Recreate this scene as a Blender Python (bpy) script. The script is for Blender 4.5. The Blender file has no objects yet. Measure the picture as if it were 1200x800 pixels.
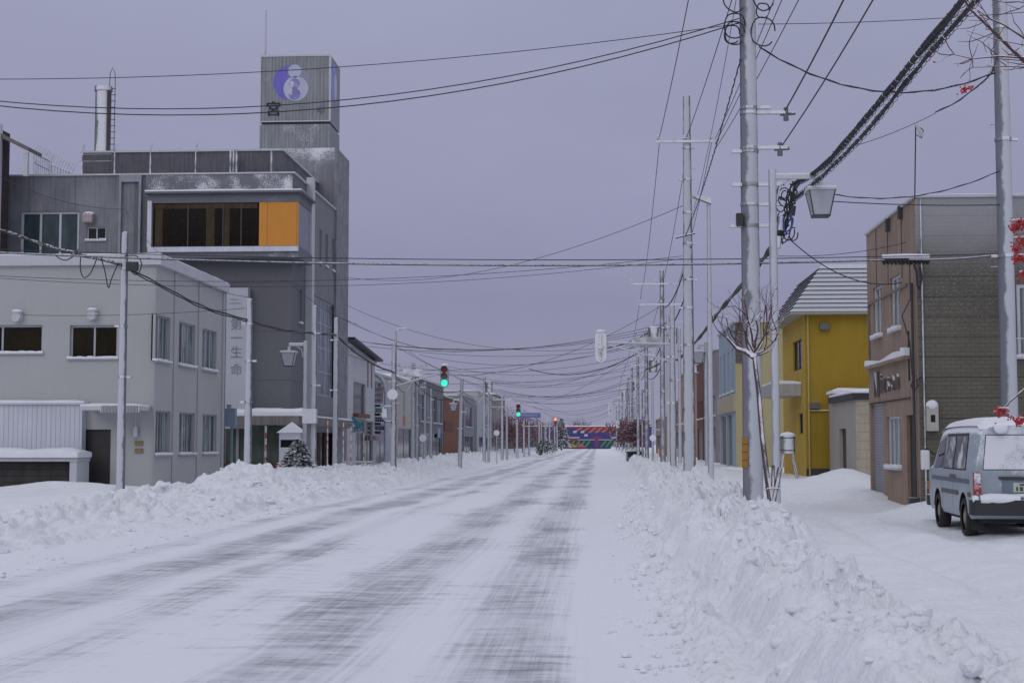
import bpy, bmesh, math, random
import numpy as np
from mathutils import Vector, Matrix
random.seed(7)
C = bpy.data.collections.new('street'); bpy.context.scene.collection.children.link(C)
scene = bpy.context.scene
PI = math.pi

# ---------------------------------------------------------------- camera
CAM_H = 1.7
FPX = 1700.0
pitch = math.atan(120/FPX); yaw = math.atan(100/FPX*math.cos(pitch))
cam_d = bpy.data.cameras.new('camera'); cam = bpy.data.objects.new('camera', cam_d); C.objects.link(cam)
cam.location = (0, 0, CAM_H); cam.rotation_euler = (PI/2+pitch, 0, yaw)
cam_d.lens = FPX/1200*36; cam_d.sensor_width = 36; cam_d.clip_start = .1; cam_d.clip_end = 6000
scene.camera = cam
RM = cam.rotation_euler.to_matrix()
def ray(px, py): return RM @ Vector(((px-600)/FPX, (400-py)/FPX, -1))
def P(px, py, Y):                       # the measured point at depth Y down the street
    r = ray(px, py); k = Y/r.y; return Vector((r.x*k, Y, CAM_H+r.z*k))
def PX(px, py, X):                      # the measured point on the plane x = X
    r = ray(px, py); k = X/r.x; return Vector((X, r.y*k, CAM_H+r.z*k))

# ---------------------------------------------------------------- materials
def nd(nt, t, **kw):
    n = nt.nodes.new(t)
    for k, v in kw.items():
        if k.startswith('i_'): n.inputs[k[2:].replace('_', ' ')].default_value = v
        else: setattr(n, k, v)
    return n
def mth(nt, op, a, b=None, clamp=False):
    n = nt.nodes.new('ShaderNodeMath'); n.operation = op; n.use_clamp = clamp
    for i, v in enumerate((a, b)):
        if v is None: continue
        if isinstance(v, (int, float)): n.inputs[i].default_value = v
        else: nt.links.new(v, n.inputs[i])
    return n.outputs[0]
def mixc(nt, f, a, b):
    n = nt.nodes.new('ShaderNodeMix'); n.data_type = 'RGBA'
    for i, v in ((0, f), (6, a), (7, b)):
        if isinstance(v, (int, float)): n.inputs[i].default_value = v
        elif isinstance(v, tuple): n.inputs[i].default_value = (*v[:3], 1)
        else: nt.links.new(v, n.inputs[i])
    return n.outputs[2]
def sstep(nt, v, a, b):
    n = nt.nodes.new('ShaderNodeMapRange'); n.interpolation_type = 'SMOOTHSTEP'
    nt.links.new(v, n.inputs[0]); n.inputs[1].default_value = a; n.inputs[2].default_value = b
    return n.outputs[0]
def noise(nt, vec, scale, detail=3, rough=.5, mul=None):
    if mul:
        m = nt.nodes.new('ShaderNodeVectorMath'); m.operation = 'MULTIPLY'
        nt.links.new(vec, m.inputs[0]); m.inputs[1].default_value = mul; vec = m.outputs[0]
    n = nt.nodes.new('ShaderNodeTexNoise'); nt.links.new(vec, n.inputs['Vector'])
    n.inputs['Scale'].default_value = scale; n.inputs['Detail'].default_value = detail; n.inputs['Roughness'].default_value = rough
    return n.outputs['Fac']
SNOWC = (.80, .815, .86)
MATS = {}
def M(name, col, rough=.8, var=.12, vs=2.0, streak=.12, bump=.15, bs=30, snow=0.0, frost=0.0, frost_dir=(.15, -1, .1),
      metal=0.0, pat=None, per=.3, patd=.5, emit=0.0, spec=.5, frost_z=None, frost_s=2.2, frost_col=None):
    """weathered paint / concrete / metal, with snow lying on upward faces (snow) and blown on windward faces (frost)"""
    if name in MATS: return MATS[name]
    m = bpy.data.materials.new(name); m.use_nodes = True; nt = m.node_tree; nt.nodes.clear(); L = nt.links.new
    out = nd(nt, 'ShaderNodeOutputMaterial'); bs_ = nd(nt, 'ShaderNodeBsdfPrincipled'); L(bs_.outputs[0], out.inputs[0])
    geo = nd(nt, 'ShaderNodeNewGeometry'); pos = geo.outputs['Position']
    n1 = noise(nt, pos, vs, 5, .6); n2 = noise(nt, pos, 1.0, 4, .6, mul=(9, 9, .5)); n3 = noise(nt, pos, bs, 3, .6)
    f = mth(nt, 'ADD', mth(nt, 'MULTIPLY', mth(nt, 'SUBTRACT', n1, .5), 2*var*2), mth(nt, 'MULTIPLY', mth(nt, 'SUBTRACT', n2, .5), 2*streak*2))
    f = mth(nt, 'ADD', f, mth(nt, 'MULTIPLY', mth(nt, 'SUBTRACT', n3, .5), var))
    k = mth(nt, 'ADD', f, 1.0)
    sc = nt.nodes.new('ShaderNodeVectorMath'); sc.operation = 'SCALE'; sc.inputs[0].default_value = col[:3]; L(k, sc.inputs['Scale'])
    color = sc.outputs[0]
    height = n3
    sep = nd(nt, 'ShaderNodeSeparateXYZ'); L(pos, sep.inputs[0])
    if pat:
        if pat == 'h': c = sep.outputs[2]
        elif pat == 'vx': c = sep.outputs[0]
        elif pat == 'vy': c = sep.outputs[1]
        fr = mth(nt, 'FRACT', mth(nt, 'DIVIDE', c, per))
        tri = mth(nt, 'ABSOLUTE', mth(nt, 'SUBTRACT', fr, .5))      # .5 at the joint
        line = sstep(nt, tri, .5-min(.09, .035/per), .5-min(.09, .035/per)*.3)
        color = mixc(nt, mth(nt, 'MULTIPLY', line, patd), color, (col[0]*.35, col[1]*.35, col[2]*.35))
        height = mth(nt, 'SUBTRACT', mth(nt, 'MULTIPLY', n3, .3), mth(nt, 'MULTIPLY', line, 1.0))
    mask = None
    sn = nd(nt, 'ShaderNodeSeparateXYZ'); L(geo.outputs['Normal'], sn.inputs[0])
    if snow:
        a = mth(nt, 'ADD', sn.outputs[2], mth(nt, 'MULTIPLY', mth(nt, 'SUBTRACT', noise(nt, pos, 14, 4, .7), .5), .7))
        mask = sstep(nt, a, .55-.35*snow, .75-.3*snow)
    if frost:
        d = nt.nodes.new('ShaderNodeVectorMath'); d.operation = 'DOT_PRODUCT'; L(geo.outputs['Normal'], d.inputs[0])
        v = Vector(frost_dir).normalized(); d.inputs[1].default_value = v
        nz = mth(nt, 'ADD', mth(nt, 'MULTIPLY', noise(nt, pos, 60 if frost_s > 1 else 14, 4, .8), .5), mth(nt, 'MULTIPLY', noise(nt, pos, frost_s, 3, .6), .7))
        b = mth(nt, 'ADD', d.outputs['Value'], mth(nt, 'MULTIPLY', mth(nt, 'SUBTRACT', nz, .6), 1.5))
        if frost_z:                       # only between two heights
            g = mth(nt, 'MULTIPLY', sstep(nt, sep.outputs[2], frost_z[0], frost_z[1]), 1.0)
            b = mth(nt, 'ADD', b, mth(nt, 'SUBTRACT', g, 1.0))
        fm = mth(nt, 'MULTIPLY', sstep(nt, b, 1.25-frost, 1.5-frost), .9)
        mask = fm if mask is None else mth(nt, 'MAXIMUM', mask, fm)
    if mask is not None:
        color = mixc(nt, mask, color, frost_col or SNOWC)
        L(mth(nt, 'ADD', mth(nt, 'MULTIPLY', mask, .8-rough), rough), bs_.inputs['Roughness'])
        L(mth(nt, 'MULTIPLY', mth(nt, 'SUBTRACT', 1.0, mask), metal), bs_.inputs['Metallic'])
    else:
        bs_.inputs['Roughness'].default_value = rough; bs_.inputs['Metallic'].default_value = metal
    L(color, bs_.inputs['Base Color'])
    bs_.inputs['Specular IOR Level'].default_value = spec
    if emit:
        bs_.inputs['Emission Color'].default_value = (*col[:3], 1); bs_.inputs['Emission Strength'].default_value = emit
    if bump:
        bp = nd(nt, 'ShaderNodeBump'); bp.inputs['Strength'].default_value = bump; bp.inputs['Distance'].default_value = .02
        L(height, bp.inputs['Height']); L(bp.outputs[0], bs_.inputs['Normal'])
    MATS[name] = m; return m

def snow_mat(name, grain=1.0, dirty=0.0, tint=SNOWC):
    m = bpy.data.materials.new(name); m.use_nodes = True; nt = m.node_tree; L = nt.links.new
    b = nt.nodes['Principled BSDF']; geo = nd(nt, 'ShaderNodeNewGeometry'); pos = geo.outputs['Position']
    n1 = noise(nt, pos, 1.3, 5, .6); n2 = noise(nt, pos, 9, 6, .7); n3 = noise(nt, pos, 60, 4, .7)
    base = mixc(nt, sstep(nt, n1, .3, .7), tuple(c*.93 for c in tint), tint)
    if dirty:
        base = mixc(nt, mth(nt, 'MULTIPLY', sstep(nt, n2, .56, .74), dirty), base, (.38, .36, .36))
    L(base, b.inputs['Base Color']); b.inputs['Roughness'].default_value = .75; b.inputs['Specular IOR Level'].default_value = .25
    bp = nd(nt, 'ShaderNodeBump'); bp.inputs['Strength'].default_value = .5*grain; bp.inputs['Distance'].default_value = .03
    hh = mth(nt, 'ADD', n2, mth(nt, 'MULTIPLY', n3, .35))
    if grain >= 1:
        wv = nt.nodes.new('ShaderNodeVectorMath'); wv.operation = 'ADD'; nw = nt.nodes.new('ShaderNodeTexNoise'); L(pos, nw.inputs['Vector']); nw.inputs['Scale'].default_value = 11; sw_ = nt.nodes.new('ShaderNodeVectorMath'); sw_.operation = 'SCALE'; sw_.inputs['Scale'].default_value = .10
        L(nw.outputs['Color'], sw_.inputs[0]); L(pos, wv.inputs[0]); L(sw_.outputs[0], wv.inputs[1])
        for sc_, k_ in ((9, .9), (22, .5)):
            vo = nt.nodes.new('ShaderNodeTexVoronoi'); L(wv.outputs[0], vo.inputs['Vector']); vo.inputs['Scale'].default_value = sc_
            hh = mth(nt, 'SUBTRACT', hh, mth(nt, 'MULTIPLY', vo.outputs['Distance'], k_))
    L(hh, bp.inputs['Height']); L(bp.outputs[0], b.inputs['Normal'])
    return m

def road_mat():
    m = bpy.data.materials.new('packed_snow_road'); m.use_nodes = True; nt = m.node_tree; L = nt.links.new
    b = nt.nodes['Principled BSDF']; geo = nd(nt, 'ShaderNodeNewGeometry'); pos = geo.outputs['Position']
    sep = nd(nt, 'ShaderNodeSeparateXYZ'); L(pos, sep.inputs[0]); X = sep.outputs[0]; Y = sep.outputs[1]
    wob = mth(nt, 'MULTIPLY', mth(nt, 'SUBTRACT', noise(nt, pos, 1, 2, .5, mul=(.02, .05, 0)), .5), 1.6)
    Xw = mth(nt, 'ADD', X, wob)
    def band(c, w, k):
        d = mth(nt, 'ABSOLUTE', mth(nt, 'SUBTRACT', Xw, c))
        return mth(nt, 'MULTIPLY', mth(nt, 'SUBTRACT', 1.0, sstep(nt, d, w*.15, w)), k)
    bands = None
    for c, w, k in ((-.85, .85, .95), (-2.5, 1.0, .95), (-4.6, .6, .6), (-5.9, 1.0, 1.0), (-7.3, .6, .6)):
        v = band(c, w, k); bands = v if bands is None else mth(nt, 'MAXIMUM', bands, v)
    big = noise(nt, pos, 1, 5, .62, mul=(.35, .16, 0))
    lat = noise(nt, pos, 1, 5, .7, mul=(1.1, 4.2, 0))          # drift streaks lying across the road
    lat2 = noise(nt, pos, 1, 4, .7, mul=(4.0, 14.0, 0))
    lon = noise(nt, pos, 1, 4, .65, mul=(14, .22, 0))          # tyre lines
    lon2 = noise(nt, pos, 1, 3, .6, mul=(45, .3, 0))
    t = mth(nt, 'ADD', mth(nt, 'MULTIPLY', bands, .38), mth(nt, 'MULTIPLY', mth(nt, 'SUBTRACT', big, .5), 2.0))
    t = mth(nt, 'ADD', t, mth(nt, 'MULTIPLY', mth(nt, 'SUBTRACT', lat, .5), 1.5))
    t = mth(nt, 'ADD', t, mth(nt, 'MULTIPLY', mth(nt, 'SUBTRACT', lat2, .5), .5))
    t = mth(nt, 'ADD', t, mth(nt, 'MULTIPLY', mth(nt, 'SUBTRACT', lon, .5), .5))
    t = mth(nt, 'ADD', t, mth(nt, 'MULTIPLY', mth(nt, 'SUBTRACT', lon2, .5), .45))
    t = mth(nt, 'SUBTRACT', t, mth(nt, 'MULTIPLY', sstep(nt, X, -.35, .25), .6))
    dark = sstep(nt, t, .08, .90)
    lane = mth(nt, 'MULTIPLY', sstep(nt, mth(nt, 'ADD', mth(nt, 'MULTIPLY', bands, .7), mth(nt, 'MULTIPLY', mth(nt, 'SUBTRACT', lon, .5), 1.3)), .1, .8), .42)
    col = mixc(nt, lane, (.77, .785, .84), (.46, .47, .53))
    col = mixc(nt, mth(nt, 'MULTIPLY', dark, .85), col, (.145, .15, .185))
    L(col, b.inputs['Base Color'])
    L(mth(nt, 'SUBTRACT', .72, mth(nt, 'MULTIPLY', dark, .22)), b.inputs['Roughness'])
    b.inputs['Specular IOR Level'].default_value = .3
    bp = nd(nt, 'ShaderNodeBump'); bp.inputs['Strength'].default_value = .35; bp.inputs['Distance'].default_value = .02
    hgt = mth(nt, 'SUBTRACT', mth(nt, 'ADD', lat2, mth(nt, 'ADD', lon, noise(nt, pos, 25, 4, .7))), dark)
    L(hgt, bp.inputs['Height']); L(bp.outputs[0], b.inputs['Normal'])
    return m

def glass(name, col=(.015, .018, .022), rough=.08, blinds=None, per=.18, spec=.4):
    if name in MATS: return MATS[name]
    m = bpy.data.materials.new(name); m.use_nodes = True; nt = m.node_tree; L = nt.links.new
    b = nt.nodes['Principled BSDF']; geo = nd(nt, 'ShaderNodeNewGeometry'); pos = geo.outputs['Position']
    sep = nd(nt, 'ShaderNodeSeparateXYZ'); L(pos, sep.inputs[0])
    n = noise(nt, pos, 1, 4, .6, mul=(1.2, 1.2, .5)); c = mixc(nt, sstep(nt, n, .35, .65), tuple(x*.7 for x in col), tuple(x*1.3 for x in col))
    if blinds:
        ax = sep.outputs[1] if blinds[3] == 'y' else sep.outputs[0]
        w = noise(nt, pos, 1, 3, .6, mul=((0, 5, .3) if blinds[3] == 'y' else (5, 0, .3)))
        s = sstep(nt, mth(nt, 'ABSOLUTE', mth(nt, 'SUBTRACT', mth(nt, 'FRACT', mth(nt, 'DIVIDE', ax, per)), .5)), .1, .45)
        s = mth(nt, 'MULTIPLY', mth(nt, 'ADD', mth(nt, 'MULTIPLY', s, .6), .4), sstep(nt, w, .46, .54))
        c = mixc(nt, s, c, tuple(blinds[:3]))
    sp = noise(nt, pos, 38, 2, .5); c = mixc(nt, mth(nt, 'MULTIPLY', sstep(nt, sp, .70, .76), .5), c, (.5, .52, .56))  # stuck flakes
    L(c, b.inputs['Base Color']); b.inputs['Roughness'].default_value = rough; b.inputs['Specular IOR Level'].default_value = spec
    MATS[name] = m; return m

# ---------------------------------------------------------------- mesh builder
class B:
    def __init__(s): s.v = []; s.f = []; s.m = []; s.cur = 0
    def add(s, vs, fs):
        o = len(s.v); s.v += [tuple(x) for x in vs]; s.f += [tuple(i+o for i in f) for f in fs]; s.m += [s.cur]*len(fs); return s
    def box(s, x0, x1, y0, y1, z0, z1):
        if x0 > x1: x0, x1 = x1, x0
        if y0 > y1: y0, y1 = y1, y0
        if z0 > z1: z0, z1 = z1, z0
        return s.add([(x0,y0,z0),(x1,y0,z0),(x1,y1,z0),(x0,y1,z0),(x0,y0,z1),(x1,y0,z1),(x1,y1,z1),(x0,y1,z1)],
              [(0,3,2,1),(4,5,6,7),(0,1,5,4),(1,2,6,5),(2,3,7,6),(3,0,4,7)])
    def cyl(s, a, b, r0, r1=None, n=10, cap=True):
        a = Vector(a); b = Vector(b); r1 = r0 if r1 is None else r1
        d = (b-a).normalized(); u = d.orthogonal().normalized(); w = d.cross(u)
        vs = []
        for p, r in ((a, r0), (b, r1)):
            for i in range(n):
                t = 2*PI*i/n; vs.append(p+(u*math.cos(t)+w*math.sin(t))*r)
        fs = [(i, (i+1) % n, n+(i+1) % n, n+i) for i in range(n)]
        if cap: fs += [tuple(range(n-1, -1, -1)), tuple(range(n, 2*n))]
        return s.add(vs, fs)
    def tube(s, pts, r, n=5, r_end=None):
        pts = [Vector(p) for p in pts]; k = len(pts); vs = []
        ref = None
        for i, p in enumerate(pts):
            d = (pts[min(i+1, k-1)]-pts[max(i-1, 0)]).normalized()
            if ref is None: ref = d.orthogonal().normalized()
            u = (ref-d*ref.dot(d)); u = u.normalized() if u.length > 1e-5 else d.orthogonal().normalized(); ref = u
            w = d.cross(u); rr = r if r_end is None else r+(r_end-r)*i/(k-1)
            if callable(r): rr = r(i)
            for j in range(n):
                t = 2*PI*j/n; vs.append(p+(u*math.cos(t)+w*math.sin(t))*rr)
        fs = [(i*n+j, i*n+(j+1) % n, (i+1)*n+(j+1) % n, (i+1)*n+j) for i in range(k-1) for j in range(n)]
        fs += [tuple(range(n-1, -1, -1)), tuple((k-1)*n+j for j in range(n))]
        return s.add(vs, fs)
    def ico(s, c, r, sq=(1, 1, 1), sub=1, jit=0):
        bm = bmesh.new(); bmesh.ops.create_icosphere(bm, subdivisions=sub, radius=1)
        vs = [(c[0]+v.co.x*r*sq[0]*(1+random.uniform(-jit, jit)), c[1]+v.co.y*r*sq[1]*(1+random.uniform(-jit, jit)), c[2]+v.co.z*r*sq[2]*(1+random.uniform(-jit, jit))) for v in bm.verts]
        fs = [tuple(x.index for x in f.verts) for f in bm.faces]; bm.free(); return s.add(vs, fs)
    def prism(s, poly, fr, d0, d1):
        """extrude a (u, z) polygon of frame fr from depth d0 to d1"""
        n = len(poly); vs = [fr.p(u, z, d0) for u, z in poly]+[fr.p(u, z, d1) for u, z in poly]
        fs = [tuple(range(n)), tuple(range(2*n-1, n-1, -1))]+[(i, n+i, n+(i+1) % n, (i+1) % n) for i in range(n)]
        return s.add(vs, fs)
    def fbox(s, fr, u0, u1, z0, z1, d0, d1):
        return s.prism([(u0, z0), (u1, z0), (u1, z1), (u0, z1)], fr, d0, d1)
    def disc(s, fr, u, z, r, d, n=24):
        return s.add([fr.p(u+r*math.cos(2*PI*i/n), z+r*math.sin(2*PI*i/n), d) for i in range(n)], [tuple(range(n))])
    def build(s, name, mats, parent=None, smooth=False, loc=None, recalc=True, bevel=0):
        if not isinstance(mats, (list, tuple)): mats = [mats]
        root = parent
        while root is not None and root.parent is not None: root = root.parent
        org = Vector(root.location) if root is not None else Vector(loc if loc is not None else (0, 0, 0))
        me = bpy.data.meshes.new(name)
        me.from_pydata([(x-org.x, y-org.y, z-org.z) for x, y, z in s.v], [], s.f)
        for m in mats: me.materials.append(m)
        if len(mats) > 1: me.polygons.foreach_set('material_index', s.m)
        if recalc or bevel:
            bm = bmesh.new(); bm.from_mesh(me)
            if recalc: bmesh.ops.recalc_face_normals(bm, faces=bm.faces)
            if bevel: bmesh.ops.bevel(bm, geom=[e for e in bm.edges if len(e.link_faces) == 2 and e.calc_face_angle(0) > .6], offset=bevel, segments=2, profile=.6, affect='EDGES')
            bm.to_mesh(me); bm.free()
        if smooth:
            me.polygons.foreach_set('use_smooth', [True]*len(me.polygons))
            try: me.set_sharp_from_angle(angle=math.radians(40))
            except Exception: pass
        o = bpy.data.objects.new(name, me); C.objects.link(o)
        if parent is not None: o.parent = parent
        else: o.location = org
        return o
class Fr:
    """a wall plane: u runs along it, z is up, d is outward"""
    def __init__(s, kind, c): s.k = kind; s.c = c
    def p(s, u, z, d=0):
        if s.k == 'front': return (u, s.c-d, z)       # faces back up the street (-Y)
        if s.k == 'east': return (s.c+d, u, z)        # faces +X
        if s.k == 'west': return (s.c-d, u, z)        # faces -X
        if s.k == 'back': return (u, s.c+d, z)
def T(name, label, cat, loc=(0, 0, 0), group=None, rz=0):
    o = bpy.data.objects.new(name, None); C.objects.link(o); o.location = loc; o.rotation_euler.z = rz
    o.empty_display_size = .3
    return tag(o, label, cat, group)
def smooth_pts(pts, k=6):
    P_ = [Vector(p) for p in pts]; out_ = []
    for i in range(len(P_)-1):
        p0 = P_[max(i-1, 0)]; p1 = P_[i]; p2 = P_[i+1]; p3 = P_[min(i+2, len(P_)-1)]
        for j in range(k): f = j/k; out_.append(.5*((2*p1)+(p2-p0)*f+(2*p0-5*p1+4*p2-p3)*f*f+(3*p1-p0-3*p2+p3)*f**3))
    return out_+[P_[-1]]
def build_each(b, name, mats, parent, **kw):
    """one object per connected piece"""
    par = list(range(len(b.v)))
    def find(i):
        while par[i] != i: par[i] = par[par[i]]; i = par[i]
        return i
    for f in b.f:
        for k in f[1:]: par[find(k)] = find(f[0])
    groups = {}
    for i, f in enumerate(b.f): groups.setdefault(find(f[0]), []).append(i)
    out_ = []
    for fs in groups.values():
        c = B(); mp = {}
        for i in fs:
            for k in b.f[i]:
                if k not in mp: mp[k] = len(c.v); c.v.append(b.v[k])
            c.f.append(tuple(mp[k] for k in b.f[i])); c.m.append(b.m[i])
        out_.append(c.build(name, mats, parent, **kw))
    return out_
def tag(o, label, cat, group=None):
    o['label'] = label; o['category'] = cat
    if group: o['group'] = group
    return o
def struct(o): o['kind'] = 'structure'; return o
def copy_tree(o, loc=None, label=None, parent=None):
    c = o.copy(); C.objects.link(c)
    if parent is not None: c.parent = parent
    if loc is not None: c.location = loc
    if label: c['label'] = label
    for ch in list(o.children): copy_tree(ch, parent=c)
    return c
def wall(b, fr, u0, u1, z0, z1, holes=(), rev=.12):
    """wall sheet with rectangular openings and their reveals"""
    us = sorted({u0, u1, *[h[i] for h in holes for i in (0, 1)]}); zs = sorted({z0, z1, *[h[i] for h in holes for i in (2, 3)]})
    for i in range(len(us)-1):
        for j in range(len(zs)-1):
            cu = (us[i]+us[i+1])/2; cz = (zs[j]+zs[j+1])/2
            if any(h[0] < cu < h[1] and h[2] < cz < h[3] for h in holes): continue
            b.add([fr.p(us[i], zs[j]), fr.p(us[i+1], zs[j]), fr.p(us[i+1], zs[j+1]), fr.p(us[i], zs[j+1])], [(0, 1, 2, 3)])
    for (a, c, e, f) in holes:
        q = [(a, e), (c, e), (c, f), (a, f)]
        for k in range(4):
            p0, p1 = q[k], q[(k+1) % 4]
            b.add([fr.p(*p0), fr.p(*p1), fr.p(*p1, -rev), fr.p(*p0, -rev)], [(0, 1, 2, 3)])
    return b
def window(par, fr, h, fmat, gmat, nx=2, nz=1, rev=.12, fw=.05, sill=True, smat=None, name='window'):
    u0, u1, z0, z1 = h; b = B(); d0, d1 = -rev+.003, -rev+.05
    b.fbox(fr, u0, u0+fw, z0, z1, d0, d1); b.fbox(fr, u1-fw, u1, z0, z1, d0, d1)
    b.fbox(fr, u0+fw, u1-fw, z0, z0+fw, d0, d1); b.fbox(fr, u0+fw, u1-fw, z1-fw, z1, d0, d1)
    for i in range(1, nx):
        u = u0+(u1-u0)*i/nx; b.fbox(fr, u-fw*.45, u+fw*.45, z0+fw, z1-fw, d0, d1-.004)
    for i in range(1, nz):
        z = z0+(z1-z0)*i/nz; b.fbox(fr, u0+fw, u1-fw, z-fw*.4, z+fw*.4, d0, d1-.008)
    w = b.build(name, fmat, par)
    g = B(); g.add([fr.p(u0+fw*.5, z0+fw*.5, d0+.012), fr.p(u1-fw*.5, z0+fw*.5, d0+.012), fr.p(u1-fw*.5, z1-fw*.5, d0+.012), fr.p(u0+fw*.5, z1-fw*.5, d0+.012)], [(0, 1, 2, 3)])
    g.build('pane', gmat, w, recalc=False)
    if sill:
        s = B(); n = max(3, int((u1-u0)/.15)); prof = []
        s.fbox(fr, u0-.06, u1+.06, z0-.05, z0-.003, 0.003, .09)
        s.cur = 1
        for i in range(n):                                   # lumpy snow on the sill
            a = u0-.05+(u1-u0+.1)*i/n; c = u0-.05+(u1-u0+.1)*(i+1)/n; hh = random.uniform(.05, .085)
            s.prism([(a, z0-.002), (c, z0-.002), (c, z0+hh), (a, z0+hh)], fr, -rev+.06, .085+random.uniform(0, .02))
        s.build('sill', [smat or fmat, SNOW], w)
    return w
def text_mesh(b, txt, fr, u, z, size, d, ext=.02, align='CENTER', sx=1.0, shear=0):
    cu = bpy.data.curves.new('txt', 'FONT'); cu.body = txt; cu.size = size; cu.extrude = ext; cu.align_x = align; cu.align_y = 'CENTER'
    o = bpy.data.objects.new('txt', cu); C.objects.link(o)
    bpy.context.view_layer.update()
    me = bpy.data.meshes.new_from_object(o.evaluated_get(bpy.context.evaluated_depsgraph_get()))
    sg = -1 if fr.k == 'west' else 1
    vs = [fr.p(u+sg*v.co.x*sx, z+v.co.y, d+v.co.z) for v in me.vertices]; b.add(vs, [tuple(p.vertices) for p in me.polygons])
    bpy.data.objects.remove(o); bpy.data.curves.remove(cu); bpy.data.meshes.remove(me)
    return b

SNOW = snow_mat('fresh_snow', .5); SNOWB = snow_mat('plowed_snow', 1.15, .30); SNOWF = snow_mat('powder_snow', .35)

# ---------------------------------------------------------------- world and sun
w = bpy.data.worlds.new('World'); scene.world = w; w.use_nodes = True; nt = w.node_tree; nt.nodes.clear()
out = nd(nt, 'ShaderNodeOutputWorld'); bg = nd(nt, 'ShaderNodeBackground'); nt.links.new(bg.outputs[0], out.inputs[0])
sky = nd(nt, 'ShaderNodeTexSky'); sky.sky_type = 'NISHITA'; sky.sun_disc = False
SUN_E, SUN_R = math.radians(28), math.radians(200)
sky.sun_elevation = SUN_E; sky.sun_rotation = SUN_R
tc = nd(nt, 'ShaderNodeTexCoord'); sp = nd(nt, 'ShaderNodeSeparateXYZ'); nt.links.new(tc.outputs['Generated'], sp.inputs[0])
cr = nd(nt, 'ShaderNodeValToRGB'); nt.links.new(sp.outputs[2], cr.inputs[0]); E = cr.color_ramp.elements
SK = 10.0
E[0].position = 0.0; E[0].color = (.285, .278, .41, 1)
E[1].position = .10; E[1].color = (.262, .260, .398, 1)
for p, c in ((.20, (.312, .315, .458)), (.30, (.342, .350, .492)), (.6, (.57, .588, .69)), (1.0, (.745, .765, .85))):
    e = E.new(p); e.color = (*c, 1)
cn = noise(nt, tc.outputs['Generated'], 3.0, 4, .55, mul=(1, 1, 3))
cl = mth(nt, 'ADD', .85, mth(nt, 'MULTIPLY', cn, .3))
vm = nd(nt, 'ShaderNodeVectorMath', operation='SCALE'); nt.links.new(cr.outputs[0], vm.inputs[0]); nt.links.new(mth(nt, 'MULTIPLY', cl, SK), vm.inputs['Scale'])
mx = mixc(nt, .96, sky.outputs[0], vm.outputs[0]); nt.links.new(mx, bg.inputs[0]); bg.inputs[1].default_value = .1
sd = bpy.data.lights.new('sun', 'SUN'); sd.energy = .52; sd.angle = math.radians(35); sd.color = (1, .97, .93)
so = bpy.data.objects.new('sun', sd); C.objects.link(so)
dirv = Vector((math.sin(SUN_R)*math.cos(SUN_E), math.cos(SUN_R)*math.cos(SUN_E), math.sin(SUN_E)))
so.rotation_euler = dirv.to_track_quat('Z', 'Y').to_euler(); so.location = (0, 0, 60)
scene.view_settings.view_transform = 'Standard'; scene.view_settings.look = 'None'; scene.view_settings.exposure = 0

# ---------------------------------------------------------------- terrain
def _hash(ix, iy, s):
    n = (ix.astype(np.int64)*374761393+iy.astype(np.int64)*668265263+s*974711) & 0xffffffff
    n = ((n ^ (n >> 13))*1274126177) & 0xffffffff
    return ((n ^ (n >> 16)) & 0xffffff)/float(0xffffff)
def vn(x, y, s):
    ix = np.floor(x); iy = np.floor(y); fx = x-ix; fy = y-iy
    fx = fx*fx*fx*(fx*(fx*6-15)+10); fy = fy*fy*fy*(fy*(fy*6-15)+10)
    a = _hash(ix, iy, s); b = _hash(ix+1, iy, s); c = _hash(ix, iy+1, s); d = _hash(ix+1, iy+1, s)
    return ((a+(b-a)*fx)*(1-fy)+(c+(d-c)*fx)*fy)*2-1
def fbm(x, y, s, o=4, g=.5):
    t = 0; a = 1; f = 1
    for k in range(o): t = t+a*vn(x*f+k*17.3, y*f-k*9.1, s+k); a *= g; f *= 2.03
    return t
def billow(x, y, s, o=3, g=.55):
    t = 0; a = 1; f = 1
    for k in range(o): t = t+a*np.sqrt(np.abs(vn(x*f+k*5.7, y*f+k*3.3, s+k))+.002); a *= g; f *= 2.1
    return t
def lumps(x, y, cell, s, dens=.8):
    ix = np.floor(x/cell); iy = np.floor(y/cell); h = np.zeros_like(x)
    for di in (-1, 0, 1):
        for dj in (-1, 0, 1):
            cx = ix+di; cy = iy+dj
            px = (cx+_hash(cx, cy, s))*cell; py = (cy+_hash(cx, cy, s+1))*cell
            r = cell*(.25+.5*_hash(cx, cy, s+2)); on = _hash(cx, cy, s+3) < dens
            ax = 1+.5*_hash(cx, cy, s+5)
            d2 = (((x-px)*ax)**2+((y-py)/ax)**2)/r**2
            h = np.maximum(h, np.where(on & (d2 < 1), np.sqrt(np.clip(1-d2, 0, 1))*r*(.5+.5*_hash(cx, cy, s+4)), 0))
    return h
def sm(a, b, x): t = np.clip((x-a)/(b-a), 0, 1); return t*t*(3-2*t)
def rough_snow(X, Y, amp):
    wx = X+.12*vn(X*3, Y*3, 31); wy = Y+.12*vn(X*3, Y*3, 32)
    cl = sm(-.35, .35, vn(X*.8, Y*.8, 33))            # clumpy here, smoother there
    h = .07*fbm(wx*1.2, wy*1.2, 41, 3)+.05*(billow(wx*2.6, wy*2.6, 43)-.9)+cl*.60*lumps(wx, wy, .45, 51, .35)+(.45+.55*cl)*.85*lumps(wx, wy, .21, 61, .55)+(.5+.5*cl)*.95*lumps(wx, wy, .11, 71, .65)+.7*lumps(wx, wy, .06, 75, .5)
    h = h+.020*fbm(wx*8, wy*8, 81, 4, .6)
    return h*amp
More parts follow.
